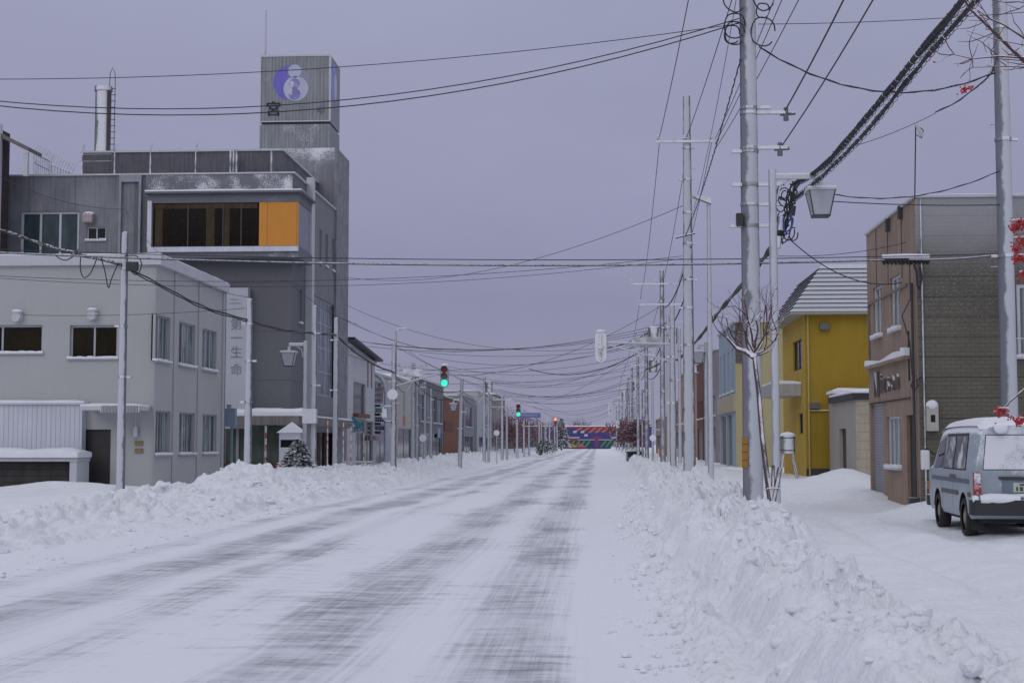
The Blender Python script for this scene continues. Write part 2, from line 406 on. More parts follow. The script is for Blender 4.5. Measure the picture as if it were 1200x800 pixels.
def right_h(X, Y):
    e = np.interp(Y, [10, 20, 36, 60, 75, 116, 190, 400], [.52, .62, .78, 1.3, 1.6, 2.1, 3.0, 4.2])+.16*vn(Y*.5, Y*0, 3)+.08*vn(Y*1.9, Y*0, 4)
    t = X-e
    H = .51+.10*vn(Y*.35, Y*0, 5)+.06*vn(Y*1.1, Y*0, 6)+.10*sm(30, 50, Y)
    S = .13+.30*sm(34, 50, Y)
    toe = sm(0, .35, t)*.07
    wal = sm(.5+.12*vn(Y*1.3, X*0, 7), .88+.12*vn(Y*1.3, X*0, 8), t)*(H-.07)
    nf = 1-sm(12, 30, Y); fall = sm(2.1-.65*nf+.3*vn(Y*.6, X*0, 9), 3.2-.95*nf+.25*vn(Y*.6, X*0, 10), t)
    h = toe+wal; h = h*(1-fall)+S*fall
    rub = sm(-.02, .25, t)*(1-fall)*(.55+.45*sm(.5, 1.3, t)); wallzone = sm(.45, .7, t)*(1-sm(.8, 1.05, t))
    h = h+rough_snow(X, Y, rub*(1-.35*wallzone)*1.4)-.04*rub
    soft = fall*(.04*fbm(X*.8, Y*.5, 12, 3)+.014*fbm(X*5, Y*5, 14, 3)+.022*np.maximum(0, fbm(X*2.2, Y*1.1, 15, 4)-.15))
    tr = fall*(-.09*np.exp(-((X-4.4-.04*(Y-20))/.2)**2)-.08*np.exp(-((X-5.9-.04*(Y-20))/.2)**2)+.06*np.exp(-((X-5.15-.04*(Y-20))/.35)**2)-.05*np.exp(-((X-6.55-.12*(24-Y))/.14)**2)+.03*np.exp(-((X-6.3-.12*(24-Y))/.1)**2))*(1-sm(26, 34, Y))
    h = h+soft+tr
    # drifts against walls
    h = h+.42*np.exp(-(((X-8.3)/1.0)**2+((Y-49.5)/2.2)**2))+.22*np.exp(-(((X-6.9)/.7)**2+((Y-39)/3)**2))+.25*np.exp(-(((X-7.3)/.9)**2+((Y-32.3)/.7)**2))
    h = h+.35*np.exp(-(((X-4.4)/1.6)**2+((Y-60)/6)**2))+.10*sm(30, 33, Y)*sm(6.0, 7.2, X)*(Y < 40)
    return np.where(t < -.02, -.06+0*t, h-.06*(1-sm(-.02, .12, t)))
LK = [(5, .4), (15, .40), (21, .36), (24, .30), (27, .16), (31, .24), (34, .34), (37, .30), (40, .42), (43, .62), (45.5, .88), (48, .66), (53, .55), (57, .78), (62, .62), (66, .66), (72, .42), (80, .42), (86, .55), (100, .6), (140, .65), (520, .8)]
def left_h(X, Y):
    e = np.interp(Y, [14, 20, 27, 50, 100, 190, 400], [-9.6, -9.1, -8.3, -8.0, -8.5, -10.6, -12])+.35*vn(Y*.25, Y*0, 103)+.1*vn(Y*1.7, Y*0, 104)
    t = e-X
    H = np.interp(Y, [k[0] for k in LK], [k[1] for k in LK])+.10*vn(Y*.33, Y*0, 105)+.08*vn(Y*.9, Y*0, 106)
    S = .26
    rise = sm(0, .6, t)*.35+sm(.3, 3.4, t)*.65
    fall = sm(3.9+.5*vn(Y*.4, X*0, 109), 5.4, t)
    h = H*rise; h = h*(1-fall)+S*fall
    rub = sm(-.02, .5, t)*(1-fall)
    # smooth driveway mouth between the two rubble banks
    gap = np.exp(-((Y-28.0)/2.5)**2)*sm(1.2, .2, t-1.5)
    h = h+rough_snow(X, Y, rub*(1.25-.9*gap))-.05*rub
    h = h+fall*(.05*fbm(X*.5, Y*.4, 112, 3)+.008*fbm(X*5, Y*5, 114, 3))
    h = h+.28*np.exp(-(((X+16.5)/2.2)**2+((Y-44.5)/1.6)**2))
    return np.where(t < -.02, -.06+0*t, h-.06*(1-sm(-.02, .12, t)))
def sheet(name, xs, ys, fn, mat):
    X, Y = np.meshgrid(np.array(xs), np.array(ys)); Z = fn(X, Y); ny, nx = X.shape
    co = np.stack([X, Y, Z], -1).reshape(-1, 3).astype(np.float32)
    idx = np.arange(nx*ny).reshape(ny, nx)
    q = np.stack([idx[:-1, :-1], idx[:-1, 1:], idx[1:, 1:], idx[1:, :-1]], -1).reshape(-1, 4).astype(np.int32)
    me = bpy.data.meshes.new(name); me.vertices.add(len(co)); me.vertices.foreach_set('co', co.ravel())
    me.loops.add(q.size); me.loops.foreach_set('vertex_index', q.ravel()); me.polygons.add(len(q))
    me.polygons.foreach_set('loop_start', np.arange(0, q.size, 4, dtype=np.int32)); me.polygons.foreach_set('use_smooth', np.ones(len(q), bool))
    me.update(calc_edges=True); me.materials.append(mat)
    o = bpy.data.objects.new(name, me); C.objects.link(o); return struct(o)
def axis(a, step0, growth, end, lo):
    r = [a]
    while r[-1] < end: r.append(r[-1]+max(lo, growth*abs(r[-1])))
    return r
ysR = list(np.arange(-6, 5.6, .08))+axis(5.6, 0, .0027, 540, .023)
xsR = list(np.arange(.25, 4.1, .024)); s_ = .04
while xsR[-1] < 70: xsR.append(xsR[-1]+s_); s_ *= 1.06
sheet('snow_bank_right', xsR, ysR, right_h, SNOWB)
ysL = axis(4, 0, .0034, 540, .05)
xsL = list(np.arange(-14.2, -6.8, .05)); s_ = .06; ext = [-14.2]
while ext[-1] > -90: ext.append(ext[-1]-s_); s_ *= 1.07
xsL = ext[:0:-1]+xsL
sheet('snow_bank_left', xsL, ysL, left_h, SNOWB)
rx = list(np.arange(-15, 6, .12)); ry = axis(-14, 0, .008, 600, .12)
sheet('road', rx, ry, lambda X, Y: .012*fbm(X*.7, Y*.5, 201, 3)+.004*fbm(X*6, Y*.4, 203, 2)-.0*X, road_mat())
g = sheet('ground', list(np.linspace(-1500, 1500, 40)), list(np.linspace(-300, 3000, 40)), lambda X, Y: -.12+0*X, SNOW)
def ground_z(x, y):
    a = np.array([[float(x)]]); b_ = np.array([[float(y)]])
    if x > .6: return float(right_h(a, b_)[0, 0])
    if x < -7.4: return float(left_h(a, b_)[0, 0])
    return 0.0
# loose clods rolled off the banks onto the road
cb = B()
for i in range(650):
    y = 5.5*math.exp(random.random()*2.6)
    if random.random() < .72: x = float(np.interp(y, [10, 20, 36, 60, 75], [.52, .62, .78, 1.3, 1.6]))+random.gauss(-.02, .2)
    else: x = -8.0+random.gauss(.15, .35)
    r = abs(random.gauss(0, .022))+.012
    if random.random() < .05: r *= 2.0
    z = max(0, ground_z(x, y)); cb.ico((x, y, z+r*.3), r, (random.uniform(.8, 1.3), random.uniform(.8, 1.3), random.uniform(.6, .9)), 1, .18)
for i in range(520):                                    # broken slabs and blocks lying on the banks
    y = 7*math.exp(random.random()*2.1); left = random.random() < .35
    if left: y = random.uniform(20, 66); x = -8.4-random.random()**1.3*4.2
    else: x = float(np.interp(y, [10, 20, 36, 60, 75], [.52, .62, .78, 1.3, 1.6]))+random.uniform(.1, 2.3)
    r = random.choice((.03, .035, .045, .055, .07, .085))*random.uniform(.8, 1.2)*(1.3 if left else 1); z = ground_z(x, y)
    cb.ico((x, y, z+r*.15), r, (random.uniform(.8, 1.5), random.uniform(.8, 1.3), random.uniform(.5, .85)), 2, .10)
o = cb.build('snow_clods', SNOWB, smooth=False, recalc=False); o['kind'] = 'stuff'; o['label'] = 'loose lumps of snow rolled from the banks onto the road edge'; o['category'] = 'snow clods'
# ================================================================ materials
conc = M('grey_concrete', (.165, .17, .185), .85, .22, .8, .2, .3, 25)

gwall = M('grey_panel_wall', (.125, .13, .148), .7, .08, .6, .06, .15, 30, pat='h', per=2.4, patd=.5)
gwall_fr = M('grey_panel_frosted', (.14, .145, .17), .7, .08, .6, .06, .15, 30, frost=.12, frost_s=.8, snow=.6)
white_wall = M('cream_grey_wall', (.40, .41, .41), .8, .04, .5, .018, .15, 60)
white_trim = M('pale_trim', (.50, .51, .54), .6, .06, 1, .05, .1, 30, snow=1)
corr = M('white_corrugated', (.52, .54, .60), .5, .05, 1, .08, .5, 30, pat='vx', per=.16, patd=.55)
FC = (.56, .58, .63)
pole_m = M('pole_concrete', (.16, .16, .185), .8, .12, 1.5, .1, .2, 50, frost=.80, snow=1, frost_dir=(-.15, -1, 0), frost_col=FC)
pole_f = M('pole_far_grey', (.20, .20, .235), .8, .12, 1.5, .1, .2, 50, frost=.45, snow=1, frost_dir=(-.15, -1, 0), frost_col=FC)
pole_d = M('pole_steel_dark', (.17, .18, .21), .6, .1, 1.5, .08, .1, 50, frost=.72, snow=1, frost_dir=(.5, -1, 0), frost_col=FC)
pole_w = M('pole_frosted_light', (.30, .31, .35), .5, .06, 2, .05, .1, 50, frost=.75, snow=1, frost_col=FC)
metal = M('dull_galvanised_metal', (.22, .225, .25), .5, .1, 4, .05, .1, 60, snow=1, frost=.55, metal=.3)
darkm = M('dark_metal', (.035, .035, .042), .5, .2, 4, .05, .1, 60, snow=1)
black = M('black_rubber', (.018, .018, .02), .7, .2, 4, .0, .1, 60)
cable = M('cable_black_snowy', (.03, .03, .035), .7, .1, 4, 0, 0, 60, snow=.45)
cable_p = M('cable_plain', (.032, .030, .04), .7, .1, 4, 0, 0, 60)
cable_s = M('cable_snow_covered', (.05, .05, .06), .7, .1, 4, 0, 0, 60, snow=.75, frost_col=(.5, .51, .56))
ceram = M('insulator_ceramic', (.45, .45, .48), .3, .05, 4, 0, 0, 60, snow=1)
alu = M('window_frame_aluminium', (.36, .37, .40), .45, .05, 4, .03, .05, 60, snow=.8)
dk_open = M('dark_interior', (.012, .011, .012), .9, .2, 1, 0, 0)
g_dark = glass('dark_glass', (.012, .012, .013)); g_brown = glass('brown_room_glass', (.010, .007, .005), .15, spec=.12)
g_teal = glass('teal_glass', (.05, .075, .085), .12)
g_blind_y = glass('glass_with_blinds_y', (.045, .07, .075), .1, (.32, .38, .39, 'y'), .22)
g_blind_x = glass('glass_with_blinds_x', (.05, .07, .075), .1, (.30, .33, .36, 'x'), .2)
g_green = glass('green_glass', (.10, .13, .10), .2); g_ice = glass('frosted_glass_snowy', (.20, .23, .28), .4)
g_yel = glass('amber_dark_glass', (.016, .013, .006), .1, spec=.15)

def snowcap(par, fr_or_box, name='snow_cap'):
    """lumpy snow slab over x0,x1,y0,y1 at height z, thickness t"""
    x0, x1, y0, y1, z, t = fr_or_box; b = B()
    nx = max(2, min(40, int((x1-x0)/.25))); ny = max(2, min(40, int((y1-y0)/.25)))
    X, Y = np.meshgrid(np.linspace(x0, x1, nx+1), np.linspace(y0, y1, ny+1))
    ed = np.minimum(np.minimum(X-x0, x1-X), np.minimum(Y-y0, y1-Y)); Z = z+t*(.55+.45*sm(0, .25, ed))+t*.15*vn(X*1.3, Y*1.3, 5)
    k = (nx+1)*(ny+1); vs = [(float(a), float(b_), float(c)) for a, b_, c in zip(X.ravel(), Y.ravel(), Z.ravel())]
    fs = [(j*(nx+1)+i, j*(nx+1)+i+1, (j+1)*(nx+1)+i+1, (j+1)*(nx+1)+i) for j in range(ny) for i in range(nx)]
    rim = [i for i in range(nx+1)]+[(j+1)*(nx+1)-1 for j in range(1, ny+1)]+[ny*(nx+1)+i for i in range(nx-1, -1, -1)]+[j*(nx+1) for j in range(ny-1, 0, -1)]
    base = len(vs); vs += [(vs[i][0], vs[i][1], z+.003) for i in rim]; n = len(rim)
    fs += [(rim[i], base+i, base+(i+1) % n, rim[(i+1) % n]) for i in range(n)]
    b.add(vs, fs); return b.build(name, SNOW, par, smooth=True)
def uz(fr, px, py):
    q = P(px, py, fr.c) if fr.k in ('front', 'back') else PX(px, py, fr.c)
    return (q.x, q.z) if fr.k in ('front', 'back') else (q.y, q.z)
def hole(fr, x0, x1, y0, y1, ym=None):
    """opening measured at its left edge (front) / mid (side)"""
    a = uz(fr, x0, (y0+y1)/2 if fr.k == 'front' else y0); c = uz(fr, x1, y1)
    zt = uz(fr, x0, y0)[1]; zb = uz(fr, x0, y1)[1]
    u0 = uz(fr, x0, y0)[0]; u1 = uz(fr, x1, y0)[0]
    return (min(u0, u1), max(u0, u1), min(zt, zb), max(zt, zb))

# ================================================================ the pale two storey office (left, near)
XL = -14.7; YF = 47.6
fF = Fr('front', YF); fS = Fr('east', XL)
r = T('office_building', 'pale cream two storey office block with three bays of windows facing the street', 'building', (XL-8, YF+5, .2))
HT = P(175, 302, YF).z; YB = PX(263, 400, XL).y
holesF = [hole(fF, -46, 50, 381, 414), hole(fF, 82, 138, 381, 420)]
sw = []
for (a, c, t, bt) in ((179.5, 200, 366, 422), (210, 229, 375.5, 427), (237.5, 254, 385, 432.5), (179.5, 200, 481, 533), (210, 228.5, 482.5, 532), (237.5, 254, 484.5, 531)):
    sw.append(hole(fS, a, c, t, bt))
for i in (0, 3): sw[i] = (sw[i][0]+.28, *sw[i][1:])
for k in range(2):                                    # keep the three bays of a floor at one height
    z0 = sum(h[2] for h in sw[3*k:3*k+3])/3; z1 = sum(h[3] for h in sw[3*k:3*k+3])/3
    for i in range(3*k, 3*k+3): sw[i] = (sw[i][0], sw[i][1], z0, z1)
door = (P(98, 500, YF).x, P(130, 500, YF).x, .1, P(98, 503, YF).z)
b = B(); X0 = -32
wall(b, fF, X0, XL, -.2, HT, holesF+[door], .16); wall(b, fS, YF, YB, -.2, HT, sw, .14)
b.add([(X0, YB, -.2), (XL, YB, -.2), (XL, YB, HT), (X0, YB, HT)], [(0, 1, 2, 3)]); b.add([(X0, YF, -.2), (X0, YB, -.2), (X0, YB, HT), (X0, YF, HT)], [(0, 1, 2, 3)])
b.add([(X0, YF, HT), (XL, YF, HT), (XL, YB, HT), (X0, YB, HT)], [(0, 1, 2, 3)])
b.build('wall', white_wall, r, recalc=False)
b = B()                                                # pilasters between bays
ub = [YF, (sw[0][1]+sw[1][0])/2, (sw[1][1]+sw[2][0])/2, YB-.05]
for i, u in enumerate(ub):
    if i == 0: continue
    wd = .16 if 0 < i < 3 else .16
    if i == 0: u += .162
    if i == 3: u -= .16
    b.fbox(fS, u-wd, u+wd, -.2, HT-.3, .003, .045)
build_each(b, 'pilaster', white_wall, r)
b = B(); b.box(X0-.1, XL+.16, YF-.16, YF-.003, HT-.25, HT+.1); b.box(XL+.003, XL+.16, YF, YB+.1, HT-.25, HT+.1); b.build('cornice', white_trim, r)
snowcap(r, (X0, XL+.12, YF-.12, YB, HT+.1, .07), 'roof_snow')
for h in holesF: window(r, fF, h, alu, g_yel, 2, 1, .16, .07)
for h in sw: window(r, fS, h, alu, g_blind_y, 3, 1, .14, .05)
b = B(); b.fbox(fF, door[0], door[1], door[2], door[3], -.155, -.13); b.build('door', M('dark_brown_door', (.035, .030, .030), .6, .2, 3, .1), r)
for px, py in ((22, 366), (110, 364)):
    q = P(px, py, YF); b = B(); b.cyl((q.x, YF-.003, q.z-.18), (q.x, YF-.26, q.z-.18), .17, .15, 14); b.ico((q.x, YF-.15, q.z), .17, (1.15, .9, .55), 2, .04); b.build('vent_hood', white_trim, r, smooth=True)
for px, py in ((163, 519), (163, 528)):
    q = P(px, py, YF); b = B(); b.box(q.x-.14, q.x+.14, YF-.04, YF-.003, q.z-.08, q.z+.08); b.build('name_plate', M('brass_plate', (.22, .17, .08), .4, .2, 5), r)
# canopy over the entrance with corrugated edge, annexe with corrugated wall
b = B(); cz = P(140, 476, YF-1.2).z; x0 = P(95, 476, YF-1.2).x; x1 = P(164, 476, YF-1.2).x
b.box(x0, x1, YF-1.3, YF-.003, cz-.12, cz); n = 26
for i in range(n): u = x0+.35*(x1-x0)+(x1-x0)*.65*i/n; b.box(u, u+.07, YF-1.34, YF-1.303, cz-.2, cz+.02)
b.build('entrance_canopy', white_trim, r); snowcap(r, (x0, x1, YF-1.3, YF-.05, cz, .1), 'canopy_snow')
b = B(); q = P(159, 503, YF-.1); b.cyl((q.x, YF-.1, q.z-.1), (q.x, YF-.1, cz-.12), .015, n=6); b.cyl((q.x, YF-.1, q.z-.25), (q.x, YF-.1, q.z+.1), .09, .07, 10); b.build('hanging_lamp', white_trim, r, smooth=True)

ax1 = P(95.5, 520, YF-.4).x; az = P(50, 474, YF-.4).z
a = T('annexe', 'low lean-to with white corrugated sheet wall in front of the pale office block', 'annexe', (ax1-4, YF-.3, .2))
b = B(); b.box(X0, ax1, YF-.4, YF-.01, -.2, az); b.build('wall', [corr], a)
b = B(); b.box(X0, ax1+.1, YF-.5, YF-.008, az+.003, az+.06); b.build('roof', white_trim, a); snowcap(a, (X0, ax1+.08, YF-.48, YF-.05, az+.06, .1), 'roof_snow')
cz0 = P(50, 536, YF-1.7).z; cx1 = P(90, 540, YF-1.7).x
a = T('carport', 'low flat carport of blockwork under a thick rounded blanket of snow beside the corrugated wall', 'carport', (cx1-4, YF-1, .2))
b = B(); b.box(X0, cx1, YF-1.7, YF-.45, cz0-.12, cz0); b.box(cx1-.25, cx1-.02, YF-1.65, YF-.5, -.2, cz0-.123); b.build('frame', white_trim, a)
b = B(); b.box(X0, cx1-.255, YF-1.2, YF-1.0, -.2, cz0-.123); b.build('block_wall', M('dark_stone_blocks', (.045, .042, .04), .8, .35, 3, .1, .5, 25, pat='h', per=.22, patd=.8), a)
snowcap(a, (X0, cx1+.05, YF-1.8, YF-.45, cz0, .30), 'roof_snow')

# ================================================================ the tall grey block
XG = -14.9; YG = 70.0; GH = P(338, 203.5, YG).z; YGB = 85.0
gF = Fr('front', YG); gS = Fr('east', XG)
r = T('department_store', 'tall dark grey five storey block with orange-ended strip window, chimney and roof tower', 'building', (XG-8, YG+6, .3))
hF = [hole(gF, 24, 104, 248, 304), hole(gF, 101, 124, 266, 282)]; hF[0] = (hF[0][0], hF[0][1]-.72, hF[0][2], hF[0][3])
hF[0] = (uz(gF, 24, 270)[0], uz(gF, 92.5, 270)[0], uz(gF, 24, 302)[1], uz(gF, 24, 248)[1])
hF[1] = (uz(gF, 101.5, 270)[0], uz(gF, 124, 270)[0], uz(gF, 101, 281.5)[1], uz(gF, 101, 266)[1])
zc = uz(gS, 361, 490)[1]
hS = []
g0, g1 = PX(367, 400, XG).y, PX(400, 400, XG).y
big = (g0, g1, PX(367, 462, XG).z, PX(367, 345, XG).z)
slim = [(PX(p, 300, XG).y, PX(p+2.6, 300, XG).y, PX(p, q1, XG).z, PX(p, q0, XG).z) for p, q0, q1 in ((374, 268, 308), (381.3, 273, 312), (389, 279, 317))]
slim.append((PX(350, 400, XG).y, PX(353, 400, XG).y, PX(350, 378, XG).z, PX(350, 338, XG).z))
tallw = (PX(400, 300, XG).y-.1, PX(402.3, 300, XG).y, PX(400, 296, XG).z, PX(400, 250, XG).z)
shop = (PX(363.5, 520, XG).y, PX(399, 520, XG).y, .1, PX(364, 506, XG).z)
xw = P(157, 250, YG).x; xL = -48
b = B(); wall(b, gF, xL, xw, -.2, GH, hF, .16)
b.build('wall', [M('old_grey_concrete', (.205, .212, .235), .85, .28, .7, .25, .35, 20, pat='vx', per=2.35, patd=.45)], r, recalc=False)
sf = (P(262, 520, YG).x, P(337, 520, YG).x, .25, P(300, 496, YG).z)
b = B(); wall(b, gF, xw, XG, -.2, GH, [sf], .3); wall(b, gS, YG, PX(361, 400, XG).y, -.2, GH, [slim[3]], .1)
b.build('panel_wall', gwall, r, recalc=False)
b = B(); wall(b, gS, PX(361, 400, XG).y, YGB, -.2, GH, [big, shop, tallw]+slim[:3], .15)
b.add([(xL, YGB, -.2), (XG, YGB, -.2), (XG, YGB, GH), (xL, YGB, GH)], [(0, 1, 2, 3)]); b.add([(xL, YG, -.2), (xL, YGB, -.2), (xL, YGB, GH), (xL, YG, GH)], [(0, 1, 2, 3)])
b.add([(xL, YG, GH), (XG, YG, GH), (XG, YGB, GH), (xL, YGB, GH)], [(0, 1, 2, 3)])
b.build('street_wall', M('street_side_concrete', (.20, .205, .225), .85, .12, .8, .2, .3, 22, frost=.0), r, recalc=False)
# parapet caps
b = B(); b.box(xL, XG+.1, YG-.1, YG+.25, GH, GH+.08); b.box(XG-.25, XG+.1, YG+.253, YGB, GH, GH+.08); b.build('parapet_cap', white_trim, r)
b = B(); u = PX(359.5, 300, XG).y; b.fbox(gS, u-.28, u+.28, -.2, GH+.4, .003, .35); b.build('corner_column', white_trim, r)
# column strip on the front
b = B(); xa, xb = P(140, 250, YG).x, P(166, 250, YG).x; b.fbox(gF, xa, xa+.12, .2, GH, .003, .16); b.fbox(gF, xb-.12, xb, .2, GH, .003, .16); b.fbox(gF, xa+.12, xb-.12, GH-.35, GH, .003, .16); b.build('column_frame', M('pale_joint', (.27, .28, .32), .6), r)
b = B(); b.fbox(gF, xw+.6, XG-.02, GH-1.1, GH-.02, .003, .06); b.build('frosted_band', M('blown_snow_band', (.15, .155, .18), .7, .08, .6, .06, .15, 30, frost=.30, frost_s=.5), r)
window(r, gF, hF[0], M('white_window_frame', (.55, .56, .6), .5, snow=1), g_teal, 3, 1, .16, .12)
window(r, gF, hF[1], MATS['white_window_frame'], g_dark, 2, 1, .16, .06)
q0 = P(99.5, 262, YG); b = B(); b.box(q0.x, q0.x+.5, YG-.42, YG-.003, q0.z, q0.z+.42); b.ico((q0.x+.25, YG-.2, q0.z+.42), .3, (1, .75, .5), 2, .04); b.build('vent_hood', M('pinkish_grey_metal', (.36, .32, .33), .6, snow=1), r, bevel=.04)
# large grid window and slim ones on the street side
window(r, gS, big, alu, g_ice, 7, 4, .15, .09, sill=False)
for h in slim+[tallw]: window(r, gS, h, alu, g_dark, 1, 1, .12, .05)
# cantilevered bay with the dark strip window and the orange end
bx0, bx1 = P(172, 250, YG-1).x, P(346, 250, YG-1).x; byf = YG-1.0; byb = PX(366, 250, -14.4).y; bxs = -14.4
zt, zb = P(250, 227, byf).z, P(250, 302, byf).z; z1, z0 = P(250, 237.5, byf).z, P(250, 288.5, byf).z
bay = Fr('front', byf); bays = Fr('east', bxs); bx1 = bxs
xo = P(303.5, 260, byf).x
b = B(); b.box(bx0, bx1, byf, YG-.003, z1, zt); b.box(bx0, bx1, byf, YG-.003, zb, z0)
b.box(XG+.003, bx1, YG-.001, byb, z1, zt); b.box(XG+.003, bx1, YG-.001, byb, zb, z0); b.box(bx0, bx0+.3, byf, YG-.003, z0+.002, z1-.002)
b.build('bay_surround', gwall_fr, r)
b = B(); b.box(bx0-.05, bx1+.2, byf-.25, YG-.004, zt+.002, zt+.1); b.box(XG+.004, bx1+.2, YG-.002, byb, zt+.002, zt+.1); b.build('bay_hood', gwall_fr, r)
snowcap(r, (bx0-.05, bx1+.15, byf-.22, YG-.02, zt+.1, .13), 'bay_snow')
b = B(); b.fbox(bay, bx0+.1, bx1, z0-.28, z0-.04, .003, .12); b.fbox(bay, bx0+.06, bx0+.26, z0-.04, z1+.1, .003, .1); b.build('bay_frame', M('snowy_white_frame', (.6, .62, .68), .6, snow=1), r)
bw = B(); bw.fbox(bay, bx0+.3, xo, z0, z1, -.12, -.09); w_ = bw.build('strip_window', g_brown, r)
b = B()
for f in (.33, .66, .83): u = bx0+.3+(xo-bx0-.3)*f; b.fbox(bay, u-.03, u+.03, z0, z1, -.088, -.05)
build_each(b, 'mullion', darkm, w_)
b = B(); cu = M('brown_curtain', (.055, .036, .020), .9, .3, 2, .3)
for f0, f1 in ((.02, .09), (.50, .58), (.67, .72)): b.fbox(bay, bx0+.3+(xo-bx0-.3)*f0, bx0+.3+(xo-bx0-.3)*f1, z0+.02, z1-.02, -.088, -.07)
b.fbox(bay, bx0+.35, xo-.1, z1-.28, z1-.03, -.068, -.06); build_each(b, 'curtain', cu, w_)
b = B(); b.fbox(bay, xo+.003, bx1-.02, z0, z1, -.08, -.02); b.build('orange_panel', M('orange_panel', (.62, .245, .018), .5, .06, 1, .05, .05, 30, pat='vx', per=1.45, patd=.5, frost=.02, frost_s=.8), r)
b = B(); b.fbox(bays, byf+.1, byb-.36, z0+.002, z1-.002, -.45, -.05); b.build('side_panel', M('lavender_grey_panel', (.235, .235, .29), .6, .06, 1, .05), r)
b = B(); b.fbox(bays, byb-.35, byb+.02, z0-.1, z1+.3, -.048, .05); b.build('bay_edge', white_trim, r)
# ground floor: glazing, canopy
pane = B(); pane.fbox(gF, sf[0], sf[1], sf[2], sf[3], -.3, -.26); s_o = pane.build('shop_window', g_green, r)
b = B()
for f in (0, .18, .2, .62, .98): u = sf[0]+(sf[1]-sf[0])*f; b.fbox(gF, u, u+.07, sf[2], sf[3], -.258, -.18)
b.fbox(gF, sf[0], sf[1], sf[2]+.25, sf[2]+.38, -.178, -.12); b.build('frame', alu, s_o)
b = B(); b.fbox(gF, sf[0]-.2, sf[1]+.2, .25, .75, .003, .2); b.build('plinth', M('dark_red_plinth', (.12, .035, .035), .8), r)
pane = B(); pane.fbox(gS, shop[0], shop[1], shop[2], shop[3], -.15, -.12); s2 = pane.build('shop_window', g_dark, r)
b = B()
for f in (0, .25, .3, .5, .75, .97): u = shop[0]+(shop[1]-shop[0])*f; b.fbox(gS, u, u+.16, shop[2], shop[3], -.118, .02)
b.build('frame', M('brown_door_frame', (.12, .08, .06), .7), s2)
cz = P(300, 496.5, YG-1.6).z; cx0 = P(262, 490, YG-1.6).x
cm = M('weathered_canopy', (.17, .155, .15), .8, .2, 2, .35)
b = B(); b.box(cx0, XG+.75, YG-1.6, YG-.003, cz-.05, cz+.38); b.box(XG+.36, XG+.75, YG-.001, YGB-1.5, cz-.05, cz+.38); b.build('canopy', cm, r)
snowcap(r, (cx0, XG+1.1, YG-1.55, YG-.03, cz+.38, .36), 'canopy_snow'); snowcap(r, (XG+.36, XG+.75, YG+.0, YGB-1.5, cz+.38, .12), 'canopy_snow')
# penthouse
px0, px1, py0, py1, ph = P(97, 190, 72).x, -15.9, 72.0, 81.9, P(320, 177, 72).z
b = B(); b.box(px0, px1, py0, py1, GH, ph); b.build('penthouse', M('penthouse_concrete', (.12, .122, .14), .85, .28, .7, .3, .35, 20, pat='vx', per=3.1, patd=.3), r)
b = B(); b.box(px0-.08, px1+.08, py0-.08, py1, ph+.002, ph+.1); b.build('penthouse_cap', white_trim, r)
# tower
tw = M('ribbed_tower_metal', (.20, .215, .235), .45, .15, .5, .25, .3, 30, pat='vx', per=.2, patd=.6, frost=.16, frost_s=.35, metal=.2)
ty0 = 81.3; tH = P(370, 173.5, ty0).z; tx0 = P(305, 150, ty0).x
b = B(); b.box(tx0, XG-.02, ty0, YGB+.3, GH-.5, tH); b.build('tower_shaft', M('shaft_frosted', (.19, .195, .22), .8, .15, .7, .2, .2, 20, frost=.50, frost_s=.4, frost_z=(14.5, 19.5), snow=.5), r)
b = B(); b.box(XG-.02, XG+.12, ty0+.0, YGB+.3, -.2, tH); b.build('side_pier', M('pier_mottled', (.215, .22, .24), .85, .3, 1.5, .3, .3, 15), r)
cx0_, cx1_ = P(305, 100, ty0).x, P(387, 100, ty0).x; cy1 = 84.4
zg0, zg1, zct = P(340, 146, ty0).z, P(340, 143, ty0).z, P(340, 65, ty0).z
b = B(); b.box(cx0_, cx1_, ty0, cy1, tH+.002, zg0); b.build('tower_neck', tw, r)
b = B(); b.box(cx0_+.1, cx1_-.1, ty0+.1, cy1-.1, zg0+.001, zg1-.001); b.build('tower_gap', darkm, r)
cube = B(); cube.box(cx0_, cx1_, ty0, cy1, zg1, zct); cube = cube.build('sign_cube', tw, r)
b = B()
for (a_, c_) in ((zg1, zg1+.06), (zct-.08, zct+.02)): b.box(cx0_-.03, cx1_+.03, ty0-.04, ty0-.002, a_, c_)
b.box(cx1_-.06, cx1_+.04, ty0-.041, ty0+.1, zg1+.06, zct-.08); b.box(cx0_-.03, cx0_+.05, ty0-.041, ty0-.003, zg1+.06, zct-.08); b.build('edge_trim', white_trim, cube)
cf = Fr('front', ty0); blue = M('faded_blue_emblem', (.095, .085, .42), .5, .1, 2, .2, .05, 30, frost=.35, frost_dir=(.5, -1, 0)); pale = M('pale_emblem', (.42, .44, .56), .5, .08, 1, .1)
mid = M('lilac_emblem', (.19, .18, .42), .5, .25, 3, .1, .05, 30, frost=.25)
S = ty0/1700
q = P(341, 97, ty0); R_ = 20.5*S
def ring_mat(xc, rr):
    m = M('emblem_ring', (.13, .115, .47), .5, .1, 2, .2, .0, 30); nt = m.node_tree; L = nt.links.new; bs = nt.nodes['Principled BSDF']; src = bs.inputs['Base Color'].links[0].from_socket
    sp_ = nd(nt, 'ShaderNodeSeparateXYZ'); g_ = nd(nt, 'ShaderNodeNewGeometry'); L(g_.outputs['Position'], sp_.inputs[0]); fx = sstep(nt, mth(nt, 'ADD', sp_.outputs[0], mth(nt, 'MULTIPLY', mth(nt, 'SUBTRACT', noise(nt, g_.outputs['Position'], 6, 4, .7), .5), .9)), xc-rr*.45, xc+rr*.5)
    L(mixc(nt, mth(nt, 'MULTIPLY', fx, .85), src, (.27, .28, .33)), bs.inputs['Base Color']); return m
